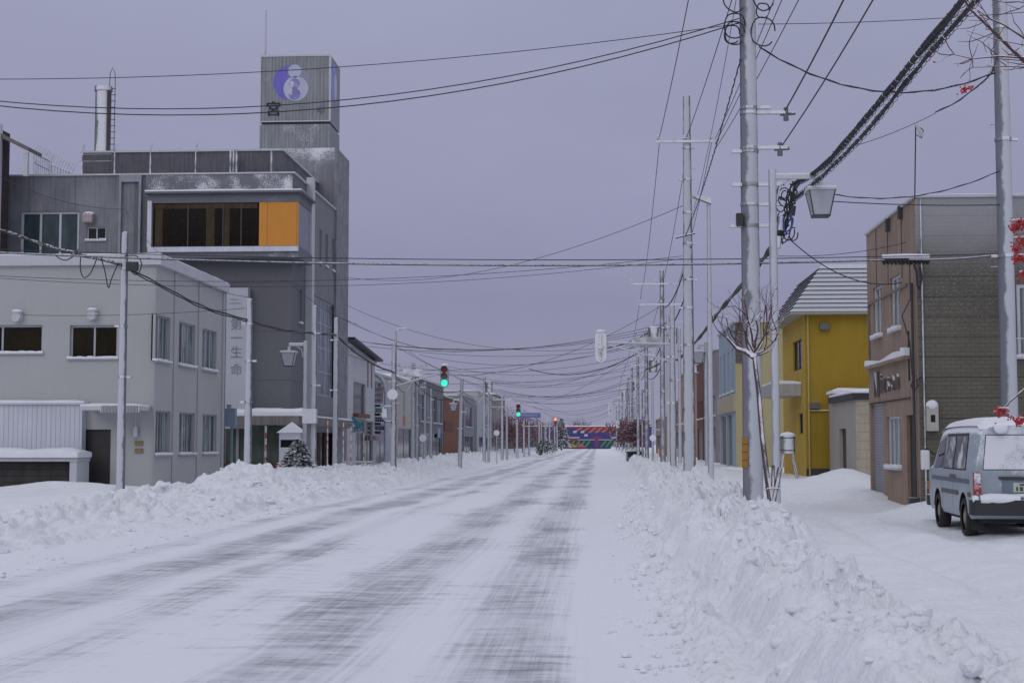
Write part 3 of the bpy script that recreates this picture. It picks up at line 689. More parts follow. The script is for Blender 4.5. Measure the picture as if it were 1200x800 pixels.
b = B(); b.disc(cf, q.x+.4*S, q.z, 22*S, .004, 40); b.build('emblem', ring_mat(q.x, 22*S), cube, recalc=False)
e1 = B(); e1.disc(cf, q.x+6*S, q.z-7.5*S, 15*S, .009, 40); e1.disc(cf, q.x+4.5*S, q.z+14*S, 8*S, .009, 32); e1.build('emblem', pale, cube, recalc=False)
e2 = B(); e2.disc(cf, q.x+4.5*S, q.z-1.5*S, 6.5*S, .014, 32); e2.disc(cf, q.x+4.5*S, q.z-14*S, 7.2*S, .018, 32); e2.build('emblem', mid, cube, recalc=False)
b = B(); q = P(320.5, 129, ty0); text_mesh(b, '宮', cf, q.x, q.z, 19*S, .03, .02)
for i_, (dx, dz) in enumerate(((-.022, 0), (.022, 0))): text_mesh(b, '宮', cf, q.x+dx, q.z+dz, 19*S, .02-.004*i_, .01)
b.build('character', M('black_letter', (.012, .012, .014), .6), cube, recalc=False)
b = B(); q = P(376, 129, ty0)
for k in range(9): b.fbox(cf, q.x-.2+.05*k, q.x-.185+.05*k+random.uniform(0, .02), q.z-.35+random.uniform(0, .3), q.z+.1+random.uniform(0, .3), .002, .006)
b.build('peeled_lettering', M('faint_smudge', (.10, .10, .12), .8), cube)
ce = Fr('east', cx1_); q = PX(391.5, 97, cx1_)
b = B(); n = 30; b.add([ce.p(q.y+.95*math.cos(2*PI*i/n), q.z+1.1*math.sin(2*PI*i/n), .004) for i in range(n)], [tuple(range(n))]); b.build('emblem', M('emblem_side', (.23, .23, .6), .5), cube, recalc=False)
b = B(); n = 30; b.add([ce.p(q.y+.4+.5*math.cos(2*PI*i/n), q.z-.2+.8*math.sin(2*PI*i/n), .009) for i in range(n)], [tuple(range(n))]); b.build('emblem', pale, cube, recalc=False)
q = P(311, 64, ty0+.4); b = B(); b.cyl((q.x, q.y, zct), (q.x, q.y, zct+.35), .05, n=8); b.cyl((q.x, q.y, zct+.35), (q.x, q.y, P(311, 12, ty0+.4).z), .055, .045, 8); b.build('antenna', pole_w, r)
# chimney with ladder
cy = 74.5; q0, q1 = P(111, 176, cy), P(130.5, 103, cy)
ch = B(); ch.cyl(((q0.x+q1.x)/2, cy, GH), ((q0.x+q1.x)/2, cy, q1.z), (q1.x-q0.x)/2, n=28); ch.cyl(((q0.x+q1.x)/2, cy, q1.z-.2), ((q0.x+q1.x)/2, cy, q1.z+.04), (q1.x-q0.x)/2+.05, n=28)
ch = ch.build('chimney', M('chimney_steel', (.16, .16, .18), .6, .3, 3, .3, .1, 40, frost=.78, frost_dir=(.45, -1, 0), frost_s=.6), r, smooth=True)
b = B(); lx = q1.x+.1
b.cyl((q1.x-.02, cy-.28, GH), (q1.x-.02, cy-.28, q1.z-.2), .1, n=8)
for z in np.arange(GH+.8, q1.z, .33): b.box(lx-.02, lx+.24, cy-.3, cy-.26, float(z), float(z)+.03)
b.cyl((lx+.2, cy-.28, GH), (lx+.2, cy-.28, q1.z+.4), .02, n=5)
b.tube([(lx-.1, cy-.28, q1.z), (lx-.08, cy-.28, q1.z+.7), (lx+.05, cy-.28, q1.z+1.0), (lx+.18, cy-.28, q1.z+.7), (lx+.2, cy-.28, q1.z)], .02, 5); b.build('ladder', M('rusty_ladder', (.06, .05, .05), .7, .3), ch)
# barbed fence posts on the parapet
b = B()
for px in (96, 134, 176, 229): 
    q = P(px, 204, YG+.1); top = GH+1.15; b.cyl((q.x, q.y, GH), (q.x, q.y, top), .035, n=6); b.cyl((q.x, q.y, top), (q.x+.1, q.y, top+.45), .03, n=5)
for px in (270, 273.5, 277, 318):
    q = P(px, 204, YG+1.4); b.cyl((q.x, q.y, GH), (q.x, q.y, GH+1.5), .05, n=6)
build_each(b, 'roof_post', metal, r)
b = B()
for (pa, pb) in (((40, 180, 74), (60, 190, 77)), ((58, 192, 73.5), (84, 203, 71))):
    A, Bb = P(*pa), P(*pb)
    for k in range(9): t = k/8; x, y, z = A.lerp(Bb, t); b.cyl((x, y, GH), (x, y, z), .025, n=5); b.cyl((x, y, z), (x+.2, y, z+.45), .02, n=4)
    b.tube([A, Bb], .025, 5); b.tube([A.lerp(Bb, 0)-Vector((0, 0, .5)), Bb-Vector((0, 0, .5))], .02, 5)
for k, z in enumerate((GH+1.1, GH+.75)): b.tube([P(40, 200, YG+.1)*1, P(40, 200, YG+.1)], .01) if False else b.tube([(P(40, 204, YG+.1).x, YG+.1, z), (P(130, 204, YG+.1).x, YG+.1, z)], .012, 4)
b.build('roof_fence', metal, r)
# framed block at the far left with sloping roof
r2 = T('rooftop_shelter', 'narrow sloping roofed shelter with a pale post left of the grey block', 'shelter', (P(10, 200, 68).x, 68, .2))
b = B(); x = P(3, 200, 68).x; b.box(x-6, x-.25, 67.6, 69.4, .0, P(0, 150, 68).z); b.build('wall', M('dark_end_wall', (.05, .04, .042), .8), r2)
b = B(); b.box(x-.25, x+.05, 67.5, 67.8, .0, P(0, 150, 68).z+.1); q = P(32, 204, 68); b.box(q.x-.1, q.x+.12, 67.7, 67.9, GH-.4, P(32, 180, 68).z); b.build('post', white_trim, r2)
b = B(); A = P(3, 162, 68); Bb = P(37, 179, 68)
b.add([(A.x, 67.6, A.z), (Bb.x, 67.6, Bb.z), (Bb.x, 69.3, Bb.z), (A.x, 69.3, A.z), (A.x, 67.6, A.z+.2), (Bb.x, 67.6, Bb.z+.2), (Bb.x, 69.3, Bb.z+.2), (A.x, 69.3, A.z+.2)], [(0, 3, 2, 1), (4, 5, 6, 7), (0, 1, 5, 4), (1, 2, 6, 5), (2, 3, 7, 6), (3, 0, 4, 7)])
b.build('roof', M('shelter_roof', (.15, .14, .13), .7, snow=1), r2)
# vertical sign board
sg = T('vertical_sign', 'tall narrow pale vertical sign board with four grey characters fixed to the grey block', 'sign', (P(277, 480, 69.4).x, 69.4, P(277, 502, 69.4).z))
x0, x1 = P(264.5, 420, 69.4).x, P(289.5, 420, 69.4).x; zz0, zz1 = P(277, 502, 69.4).z, P(277, 337, 69.4).z
b = B(); b.box(x0, x1, 69.4, 69.9, zz0, zz1); b.build('board', M('sign_board_pale', (.44, .46, .50), .5, .05, 1, .06, .05, 40), sg)
sf_ = Fr('front', 69.4)
for ch_, py in (('第', 381), ('一', 397), ('生', 413.5), ('命', 434)): b = B(); q = P(277, py, 69.4); text_mesh(b, ch_, sf_, q.x, q.z, .62, .01, .008); b.build('character', M('grey_lettering', (.20, .215, .25), .6), sg, recalc=False)
b = B(); q = P(275, 351, 69.4); b.fbox(sf_, q.x-.22, q.x+.22, q.z-.02, q.z+.03, .002, .012); b.fbox(sf_, q.x-.28, q.x+.28, q.z-.2, q.z-.15, .002, .012); b.build('worn_mark', M('very_faint_mark', (.27, .29, .33), .6), sg)
# blue meter box
q = P(269, 488, 58); mb = B(); mb.box(q.x-.28, q.x+.28, 57.8, 58.1, q.z-.4, q.z+.35); mb.cyl((q.x, 57.9, q.z+.35), (q.x, 57.9, q.z+.5), .1, n=10); mb.cyl((q.x+.1, 58, .2), (q.x+.1, 58, q.z-.4), .05, n=8)
tag(mb.build('meter_box', M('pale_blue_box', (.22, .27, .36), .5, snow=1), None, loc=(q.x, 58, .2), bevel=.02), 'pale blue box on a pipe at the far corner of the cream office block', 'meter box')

# ================================================================ booth, fir, marker poles on the left pavement
yb = 60.0; q = P(342, 520, yb); bt = T('booth', 'small white glazed booth with a pointed snow covered roof', 'booth', (q.x, yb, .3))
hw = 7.5*0+12.5*yb/1700; zt = P(342, 507, yb).z
b = B(); zw0, zw1 = P(342, 524, yb).z, P(342, 515, yb).z
b.box(q.x-hw, q.x+hw, yb-hw, yb+hw, .2, zw0); b.box(q.x-hw, q.x+hw, yb-hw, yb+hw, zw1, zt)
for sx in (-1, 1):
    for sy in (-1, 1): b.box(q.x+sx*hw-(.06 if sx > 0 else 0), q.x+sx*hw+(0 if sx > 0 else .06), yb+sy*hw-(.06 if sy > 0 else 0), yb+sy*hw+(0 if sy > 0 else .06), zw0+.002, zw1-.002)
b.build('body', M('booth_frosted', (.35, .36, .4), .5, frost=.9), bt)
b = B(); b.box(q.x-hw+.07, q.x+hw-.07, yb-hw+.03, yb+hw-.03, zw0+.003, zw1-.003); b.build('pane', g_dark, bt)
b = B(); h2 = hw+.1; ap = P(342, 494, yb).z; b.add([(q.x-h2, yb-h2, zt+.003), (q.x+h2, yb-h2, zt+.003), (q.x+h2, yb+h2, zt+.003), (q.x-h2, yb+h2, zt+.003), (q.x, yb, ap)], [(3, 2, 1, 0), (0, 1, 4), (1, 2, 4), (2, 3, 4), (3, 0, 4)]); b.build('roof', SNOW, bt)

fir_m = M('fir_needles', (.022, .042, .026), .8, .4, 6, 0, 0, 40, snow=.05); bark = M('bark', (.055, .045, .045), .9, .3, 6, .2, .4, 30, snow=.9, frost=.35)
def conifer(name, label, x, y, z0, h, rad, n=1400, seed=1, mat=None, group=None, leaf=.11):
    random.seed(seed); t = T(name, label, 'tree', (x, y, z0), group)
    b = B(); b.cyl((x, y, z0-.1), (x, y, z0+h*.95), .06*h/2, .01, 8); b.build('trunk', bark, t)
    b = B()
    for i in range(n):
        f = random.random()**1.25; rr = rad*(1-f)**.8*(.35+.65*random.random()**.5)*(1+.25*math.sin(9*f*PI+i % 5)); a = random.uniform(0, 2*PI)
        c = Vector((x+rr*math.cos(a), y+rr*math.sin(a), z0+.08*h+f*h*.92-.12*rr)); o = Vector((math.cos(a), math.sin(a), random.uniform(-.6, .2))).normalized(); s = o.cross(Vector((0, 0, 1))).normalized()
        s = (s+Vector((0, 0, random.uniform(-.7, .7)))).normalized(); L_ = leaf*random.uniform(.7, 1.6)
        b.add([c-s*L_*.4, c+o*L_*.5-s*L_*.25, c+o*L_*1.3, c+o*L_*.5+s*L_*.35, c+s*L_*.4], [(0, 1, 2, 3, 4)])
    b.build('crown', mat or fir_m, t, recalc=False); return t
qf = P(349, 550, 57); conifer('fir_tree', 'small dark fir bush dusted with snow beside the white booth', qf.x, 57, .35, P(349, 515, 57).z-.35, .82, 3600, 3)

redm = M('red_band', (.42, .09, .07), .5, .08, 3, .05, 0, 50, frost=.4); whm = M('white_band', (.6, .61, .66), .5, .05, 3, .05, 0, 50)
def marker(px, pyb, pyt, Y, label, rad=.04, group=None, n=9):
    q = P(px, pyb, Y); z0 = ground_z(q.x, Y)-.1; z1 = P(px, pyt, Y).z; b = B()
    vs = [(q.x+rad*math.cos(PI*j/4), Y+rad*math.sin(PI*j/4), z0+(z1-z0)*i/n) for i in range(n+1) for j in range(8)]
    b.add(vs, [(i*8+j, i*8+(j+1) % 8, i*8+8+(j+1) % 8, i*8+8+j) for i in range(n) for j in range(8)]+[tuple(n*8+j for j in range(8))])
    b.m = [((k//8) % 2) for k in range(n*8)]+[0]
    tag(b.build('snow_pole', [whm, redm], None, loc=(q.x, Y, z0), smooth=True), label, 'snow pole', group)
marker(311, 553, 499, 57, 'red and white banded snow pole in front of the green shop glass')
marker(383.5, 552, 493, 63, 'thin red and white snow pole between the two frosted poles by the grey block', .028, None, 13)
marker(402, 555, 495, 66, 'slender red and white snow pole past the second frosted pole', .025, None, 11)
marker(411, 553, 500, 70, 'slim striped snow pole at the corner of the white shop', .025, None, 11)
marker(426, 552, 508, 75, 'faded red and white snow pole under the fish sign', .028, None, 9)
# small white guard barrier by the white shop
gb = T('guard_fence', 'row of low white concrete barrier blocks at the pavement edge before the white shop', 'barrier', (P(420, 555, 73).x, 73, .3))
b = B()
for i in range(6): q = P(403+i*6.5, 553, 73); b.box(q.x-.1, q.x+.1, 72.9, 73.1, .2, P(403, 544, 73).z)
build_each(b, 'post', white_trim, gb); b = B(); b.box(P(402, 550, 73).x, P(437, 550, 73).x, 72.95, 73.05, .75, .85); b.build('rail', white_trim, gb)

# ================================================================ buildings further down the left side
def simple_building(name, label, side, Xf, y0, y1, h, wmat, depth=12, holes=(), roof_snow=.15, slope=0, trim=None, zbase=-.2, front_holes=(), frontm=None, group=None, gm=None, sills=True):
    """street facade on plane x = Xf; holes are (u0,u1,z0,z1,nx,nz,glass) on that facade"""
    sgn = -1 if side == 'L' else 1; xb = Xf+sgn*depth; fr = Fr('east' if side == 'L' else 'west', Xf); ff = Fr('front', y0)
    r = T(name, label, 'building', ((Xf+xb)/2, (y0+y1)/2, .2), group)
    b = B(); wall(b, fr, y0, y1, zbase, h, [k[:4] for k in holes], .15); b.build('street_wall', wmat, r, recalc=False)
    b = B(); wall(b, ff, min(Xf, xb), max(Xf, xb), zbase, h, [k[:4] for k in front_holes], .12)
    b.add([(Xf, y1, zbase), (xb, y1, zbase), (xb, y1, h), (Xf, y1, h)], [(0, 1, 2, 3)]); b.add([(xb, y0, zbase), (xb, y1, zbase), (xb, y1, h), (xb, y0, h)], [(0, 1, 2, 3)])
    b.add([(Xf, y0, h), (xb, y0, h), (xb, y1, h), (Xf, y1, h)], [(0, 1, 2, 3)])
    b.build('wall', frontm or wmat, r, recalc=False)
    for k in holes: window(r, fr, k[:4], alu, k[6], k[4], k[5], .15, .06, sill=sills and k[2] > 2.4)
    for k in front_holes: window(r, ff, k[:4], alu, k[6], k[4], k[5], .12, .06, sill=k[2] > 2.4)
    b = B(); x0, x1 = min(Xf, xb), max(Xf, xb); e0 = .12
    b.box(x0-e0, x1+e0, y0-e0, y0+.1, h+.002, h+.14); b.box((Xf-.1 if side == 'L' else Xf-e0), (Xf+e0 if side == 'L' else Xf+.1), y0+.1, y1, h+.002, h+.14); b.build('parapet', trim or white_trim, r)
    if roof_snow: snowcap(r, (x0, x1, y0+.1, y1, h+.003, roof_snow), 'roof_snow')
    return r, fr
YL = lambda px: -15.0*1700/(px-700)
lf = Fr('east', -15.0)
pv = M('pale_panel_wall', (.50, .51, .54), .7, .06, .6, .08, .2, 40, pat='h', per=1.9, patd=.3)
y0, y1 = 86.3, YL(438)
rec = (YL(412.5), YL(421), PX(416, 490, -15).z, PX(412.5, 446, -15).z)
r, fr = simple_building('white_shop', 'white panelled shop with slanting dark eave, a tall recess and rust stains down its corner', 'L', -15.0, y0, y1, 7.1, pv, 12,
    [(rec[0], rec[1]+2, rec[2], rec[3], 1, 1, g_dark), (y0+3.3, y1-.5, .2, 3.2, 4, 1, g_dark)], 0)
b = B(); b.add([(-15.0, y0, 7.25), (-15.0, y1, 7.25), (-15.0, y0, 7.9), (-27, y0, 7.9), (-27, y0, 7.25), (-27, y1, 7.25)], [(0, 1, 2), (3, 4, 2, ) if False else (0, 2, 3, 4), (2, 1, 5, 3)]); b.build('gable', pv, r, recalc=False)
b = B(); b.add([(-14.5, y0-.2, 7.95), (-14.5, y1+.4, 7.25), (-15.3, y1+.4, 7.25), (-15.3, y0-.2, 7.95), (-14.5, y0-.2, 8.1), (-14.5, y1+.4, 7.4), (-15.3, y1+.4, 7.4), (-15.3, y0-.2, 8.1)], [(0, 3, 2, 1), (4, 5, 6, 7), (0, 1, 5, 4), (1, 2, 6, 5), (2, 3, 7, 6), (3, 0, 4, 7)]); b.build('eave', darkm, r)
rs = M('rust_stain', (.24, .15, .13), .9, .3, 3, .5)
b = B(); 
for px in (429.5, 434): u = YL(px); b.fbox(fr, u-.22, u+.22, 5.4, 7.2, .003, .02)
build_each(b, 'rust_stain', rs, r)
b = B(); u0_ = YL(411); b.fbox(fr, u0_+.3, u0_+5.0, 3.35, 3.6, .003, .35); b.build('awning', M('brown_red_awning', (.20, .09, .06), .8, snow=.8), r)
# fish shaped turquoise sign with board
fs = T('fish_sign', 'turquoise leaping fish emblem on a small sign over the white shop door', 'sign', (-14.2, YL(412), 3.6))
ff_ = Fr('front', YL(411)-.0); q = P(413, 490, ff_.c)
b = B(); pts = [P(*p, ff_.c) for p in ((412, 488), (415, 488.5), (418, 491.5), (421, 494.5), (425, 495), (423, 498), (424, 503), (420.5, 500), (418, 503), (416, 498), (413, 494))]
b.prism([(p.x, p.z) for p in pts], ff_, .0, .08); b.build('fish', M('turquoise_paint', (.05, .25, .30), .5), fs)
b = B(); a0 = P(409.5, 507, ff_.c); a1 = P(425, 499.5, ff_.c); b.box(a0.x, a1.x, ff_.c+.02, ff_.c+.15, a0.z, a1.z); b.build('board', M('white_board', (.5, .52, .58), .5), fs)
b = B(); text_mesh(b, 'CEDI', Fr('front', ff_.c+.02), (a0.x+a1.x)/2, (a0.z+a1.z)/2, .42, .012, .006); b.build('lettering', M('slate_lettering', (.06, .09, .16), .5), fs, recalc=False)
# sign column building
y0, y1 = YL(438)+.3, YL(463)
r, fr = simple_building('sign_pylon_building', 'narrow pale shop front stacked with small coloured tenant signs beside the white shop', 'L', -15.2, y0, y1, PX(445, 440, -15.2).z, M('pale_wall_b', (.43, .44, .47), .8, .08), 10,
    [(y0+.6, y0+4.2, 5.1, 6.0, 2, 1, g_dark), (y0+1.8, y1-2.8, .3, 3.1, 2, 1, glass('navy_glass', (.012, .02, .05)))], .3)
def signs(par, rows):
    for (xa, xb, ya, yb_, base, kind) in rows:
        Yp = YL((xa+xb)/2)-1.0; f = Fr('front', Yp); A = P(xa, yb_, Yp); C2 = P(xb, ya, Yp)
        s = B(); s.box(A.x, C2.x, Yp, Yp+.12, A.z, C2.z); s = s.build('sign_panel', M('panel_'+base, {'white': (.5, .51, .55), 'navy': (.05, .07, .15), 'green': (.10, .30, .20), 'dark': (.02, .022, .03)}[base], .5, .08), par)
        mk = {'r': (.45, .09, .10), 'b': (.06, .08, .20), 'w': (.5, .52, .56)}
        if kind:
            for c in sorted(set(kind)):
                b = B(); rows_ = [k for k, ch in enumerate(kind) if ch == c]; n = len(kind)
                for k in rows_:
                    zc_ = C2.z-(C2.z-A.z)*(k+.5)/n; hh = (C2.z-A.z)/n*.55; wv = (C2.x-A.x); m_ = 6 if n > 1 else 4
                    for i in range(m_):
                        u = A.x+wv*(.12+.76*i/m_); b.fbox(f, u, u+wv*.76/m_*.25, zc_-hh/2, zc_+hh/2, .003, .012); b.fbox(f, u, u+wv*.76/m_*.75, zc_+hh*.1*(i % 3-1), zc_+hh*(.1*(i % 3-1)+.2), .0125, .02)
                b.build('glyphs', M('glyph_'+c, mk[c], .5), s)
signs(r, [(437.5, 449, 453, 472.5, 'white', 'rrb'), (438, 445.5, 474, 476.5, 'dark', ''), (438, 451, 478, 483, 'green', 'w'), (438, 445.5, 484, 487, 'dark', ''), (438, 451, 488.5, 494, 'navy', 'w'), (438, 446, 495, 498, 'dark', ''), (438, 450, 499, 503.5, 'navy', 'w'), (438, 446, 505, 508, 'dark', '')])
Yp = YL(439)-1.3; f = Fr('front', Yp); A = P(429.5, 516, Yp); C2 = P(446, 509.5, Yp)
s = B(); s.box(A.x, C2.x, Yp, Yp+.12, A.z, C2.z); s = s.build('shop_sign', MATS['panel_white'], r)
b = B(); text_mesh(b, 'DA', f, A.x+.32*(C2.x-A.x), (A.z+C2.z)/2, .42, .012, .008, sx=1.2); b.build('lettering', M('glyph_r', (.45, .09, .10), .5), s, recalc=False)
# arch pole
b = B(); Ya = 98; base = P(452, 553, Ya); pts = [Vector((base.x, Ya, .2)), Vector((base.x, Ya, P(452, 465, Ya).z))]
for (x_, y_) in ((452, 458), (450.5, 450), (447, 443.5), (443, 440), (438, 438)): q = P(x_, y_, Ya); pts.append(q)
b.tube(pts, .14, 10); tag(b.build('arch_post', pole_w, None, loc=(base.x, Ya, .2), smooth=True), 'thick white post curving over like an arch beside the stacked tenant signs', 'arch post')

# beige building with green characters
y0, y1 = YL(463)+.3, YL(484)
bg_ = M('beige_wall', (.44, .42, .40), .8, .06, .7, .08)
r, fr = simple_building('beige_shop', 'beige upper wall with a faded green vertical sign above dark shop glass', 'L', -15.0, y0, y1, PX(465, 443, -15).z, bg_, 12, [(y0+1, y1-.8, .3, 2.9, 2, 1, g_dark)], .35)
b = B(); u = YL(473); 
for k in range(4): z_ = PX(473, 462+k*6.2, -15).z; b.fbox(fr, u-.42, u+.42, z_-.3, z_+.14, .003, .03)
b.build('green_characters', M('faded_green', (.24, .38, .31), .6), r)
b = B(); z_ = PX(472.5, 492.5, -15).z; b.fbox(fr, u-.7, u+.5, z_-.38, z_+.38, .003, .03); b.build('red_seal', M('faded_red', (.40, .16, .13), .6, .3, 6), r)
# narrow dark gap building, grey glass building
y0, y1 = YL(485), YL(490)
simple_building('narrow_dark_shop', 'narrow dark recessed front squeezed between the beige shop and the grey glass block', 'L', -15.3, y0, y1, 6.3, M('dark_wall', (.08, .08, .09), .8), 9, [(y0+.4, y1-.4, 3.4, 5.6, 1, 1, g_dark)], .15)
y0, y1 = YL(490)+.3, YL(519.5)
gg = M('mid_grey_wall', (.16, .165, .18), .8, .1)
hs = []
for k in range(4): u = y0+1.2+k*4.5; hs.append((u, u+3.2, 3.6, 6.1, 2, 2, g_ice if k % 2 else g_teal))
hs.append((y0+1, y1-1.5, .3, 2.7, 5, 1, g_dark))
r, fr = simple_building('grey_glass_block', 'grey two storey block with tall windows and round holes below its parapet', 'L', -15.0, y0, y1, PX(492, 444, -15).z, gg, 14, hs, .1)
b = B()
for k in range(7): b.disc(fr, y0+1.5+k*2.8, 6.9, .16, .004, 12)
build_each(b, 'round_hole', darkm, r, recalc=False)
b = B(); u = YL(514); z_ = PX(514, 507, -15).z; b.fbox(fr, u-1.2, u+1.2, z_-.45, z_+.45, .003, .04); b.build('blue_notice', M('pale_blue_sign', (.22, .32, .50), .5, .3, 4), r)
# rust brown building
y0, y1 = YL(519.5)+.4, YL(540)
r, fr = simple_building('rust_brown_block', 'windowless rust brown corrugated block behind the left traffic light', 'L', -15.0, y0, y1, PX(521, 465, -15).z, M('rust_brown', (.20, .075, .04), .8, .2, 1, .3, .3, 20, pat='vy', per=1.0, patd=.3, frost=0), 14, [], .1)
b = B(); b.fbox(fr, y0+.2, y0+9, 3.0, 3.9, .003, .06); b.build('band', M('darker_rust', (.13, .045, .028), .8), r)
y0, y1 = YL(540)+.3, YL(553)
simple_building('blue_grey_house', 'pale blue grey two storey front beside the windowless brown block', 'L', -14.7, y0, y1, 7.0, M('blue_grey_wall', (.24, .25, .30), .8, .1), 12, [(y0+2, y1-3, 3.6, 6, 2, 1, g_dark), (y0+1, y1-2, .3, 2.6, 3, 1, g_dark)], .2)
y0, y1 = YL(553)+.4, YL(571)
simple_building('white_rendered_block', 'tall white rendered block with clean parapet standing beyond the brown block', 'L', -14.4, y0, y1, 8.0, M('white_render', (.44, .45, .46), .8, .05), 14, [(y0+14, y1-3, 3.6, 5.6, 3, 1, g_ice), (y0+3, y1-6, .3, 2.6, 4, 1, g_dark)], .2)
specs = [(571, 581, 8.2, (.26, .235, .22), 'dull_brown_house', 'dull brown grey three storey front with snow hung wires before it'), (581, 592, 9.0, (.22, .215, .22), 'grey_house', 'grey front with a snow covered upper roof beyond the dull brown one'),
         (592, 603, 6.2, (.30, .17, .16), 'brick_pink_house', 'low reddish pink shop beyond the snow capped grey front'), (603, 613, 5.2, (.34, .24, .24), 'pink_house', 'small dusty pink shop front half hidden by the red leaved trees'),
         (613, 621, 5.5, (.30, .26, .25), 'tan_house', 'tan front squeezed between the pink and the green shops'), (621, 627, 5.6, (.06, .20, .17), 'green_house', 'small teal green front far down the left side'),
         (627, 636, 5.4, (.30, .27, .28), 'far_pale_house', 'last pale pink front at the far end of the left side')]
for i, (a_, c_, h, col, nm, lb) in enumerate(specs):
    y0, y1 = YL(a_)+.5, YL(c_); hs = []
    n = max(2, int((y1-y0)/6))
    for k in range(n): u = y0+(y1-y0)*(k+.2)/n; hs.append((u, u+(y1-y0)/n*.6, 3.5, 4.7, 2, 1, g_dark if k % 2 else g_ice))
    hs.append((y0+1, y1-1.5, .3, 2.6, 5, 1, g_dark))
    simple_building(nm, lb, 'L', -14.6-(i % 3)*.4, y0, y1, h, M('wall_'+nm, col, .85, .12), 12, hs, .25)
# ================================================================ right side buildings
# brown rendered shop with olive brick-pattern side wall
XB = 7.2; YBn = 33.0; YBf = XB*1700/(1014-700)
bh = P(1072, 232, YBn).z
oF = Fr('front', YBn); oS = Fr('west', XB)
r = T('shop_house', 'two storey shop with brown stained street front and olive siding on its side wall', 'building', (XB+6, YBn+3, .2))
def sh(x0, x1, yt, yb):   # opening on the street front from its left/right pixel and its near-edge heights
    a = PX(x0, 400, XB).y; c = PX(x1, 400, XB).y; return (min(a, c), max(a, c), PX(x1, yb, XB).z, PX(x1, yt, XB).z)
wins = [sh(1024, 1034, 333, 392), sh(1044.5, 1056, 318, 384)]
zt_ = max(w[3] for w in wins); zb_ = min(w[2] for w in wins); wins = [(w[0], w[1], (wins[0][2]+wins[1][2])/2, (wins[0][3]+wins[1][3])/2) for w in wins]
shut = sh(1018.5, 1037, 470, 590); shut = (shut[0], shut[1], -.1, PX(1037, 472, XB).z)
lw = sh(1038, 1053.5, 487, 548); dr = sh(1060.5, 1068, 486, 600); dr = (dr[0], dr[1], 0, dr[3])
brown = M('brown_render', (.275, .200, .150), .85, .16, 1.0, .3, .3, 25); olive = None
def olive_mat():
    m = bpy.data.materials.new('olive_siding'); m.use_nodes = True; nt = m.node_tree; L = nt.links.new; b = nt.nodes['Principled BSDF']
    geo = nd(nt, 'ShaderNodeNewGeometry'); pos = geo.outputs['Position']
    mp = nd(nt, 'ShaderNodeMapping'); mp.inputs['Rotation'].default_value = (PI/2, 0, 0); L(pos, mp.inputs[0])
    br = nd(nt, 'ShaderNodeTexBrick'); L(mp.outputs[0], br.inputs[0]); br.inputs['Scale'].default_value = 1; br.inputs['Brick Width'].default_value = .22; br.inputs['Row Height'].default_value = .094; br.inputs['Mortar Size'].default_value = .008
    br.inputs['Color1'].default_value = (.140, .132, .104, 1); br.inputs['Color2'].default_value = (.155, .146, .114, 1); br.inputs['Mortar'].default_value = (.095, .09, .075, 1)
    sep = nd(nt, 'ShaderNodeSeparateXYZ'); L(pos, sep.inputs[0]); z = sep.outputs[2]
    pn = mth(nt, 'ABSOLUTE', mth(nt, 'SUBTRACT', mth(nt, 'FRACT', mth(nt, 'DIVIDE', z, .455)), .5)); ln = sstep(nt, pn, .468, .49)
    n = noise(nt, pos, .8, 4, .6); c = mixc(nt, sstep(nt, n, .3, .7), br.outputs[0], mixc(nt, .5, br.outputs[0], (.07, .065, .05)))
    c = mixc(nt, mth(nt, 'MULTIPLY', ln, .7), c, (.03, .03, .025))
    # blown snow: dense up high, flecks caught on courses below
    fl = noise(nt, pos, 1, 4, .75, mul=(13, 1, 55)); fl2 = noise(nt, pos, 160, 3, .75); reg = noise(nt, pos, 1, 3, .5, mul=(.5, 1, .6))
    top = sstep(nt, mth(nt, 'ADD', z, mth(nt, 'MULTIPLY', reg, 1.5)), 5.3, 7.7)
    spray = mth(nt, 'MULTIPLY', sstep(nt, mth(nt, 'ADD', fl2, mth(nt, 'MULTIPLY', top, .36)), .62, .95), .72)
    flecks = mth(nt, 'MULTIPLY', sstep(nt, mth(nt, 'ADD', fl, mth(nt, 'MULTIPLY', mth(nt, 'ADD', sstep(nt, z, 1.5, 5.5), reg), .15)), .78, .86), .6)
    mk = mth(nt, 'MAXIMUM', spray, flecks)
    L(mixc(nt, mk, c, (.52, .53, .57)), b.inputs['Base Color']); b.inputs['Roughness'].default_value = .8
    bp = nd(nt, 'ShaderNodeBump'); bp.inputs['Strength'].default_value = .5; bp.inputs['Distance'].default_value = .01
    L(mth(nt, 'ADD', mth(nt, 'SUBTRACT', mth(nt, 'SUBTRACT', 1.0, br.outputs[1]), mth(nt, 'MULTIPLY', ln, 2.0)), mk), bp.inputs['Height']); L(bp.outputs[0], b.inputs['Normal'])
    return m
ew = (P(1192, 380, YBn).x, P(1240, 380, YBn).x, P(1192, 418, YBn).z, P(1192, 333, YBn).z)
b = B(); wall(b, oS, YBn, YBf, -.2, bh, wins+[shut, lw, dr], .12); b.build('street_wall', brown, r, recalc=False)
b = B(); wall(b, oF, XB+.0, XB+14, -.2, bh, [ew], .08); b.build('side_wall', olive_mat(), r, recalc=False)
b = B(); b.add([(XB+14, YBn, -.2), (XB+14, YBf, -.2), (XB+14, YBf, bh), (XB+14, YBn, bh)], [(0, 1, 2, 3)]); b.add([(XB, YBf, -.2), (XB+14, YBf, -.2), (XB+14, YBf, bh), (XB, YBf, bh)], [(0, 1, 2, 3)]); b.add([(XB, YBn, bh), (XB+14, YBn, bh), (XB+14, YBf, bh), (XB, YBf, bh)], [(0, 1, 2, 3)]); b.build('roof', brown, r, recalc=False)
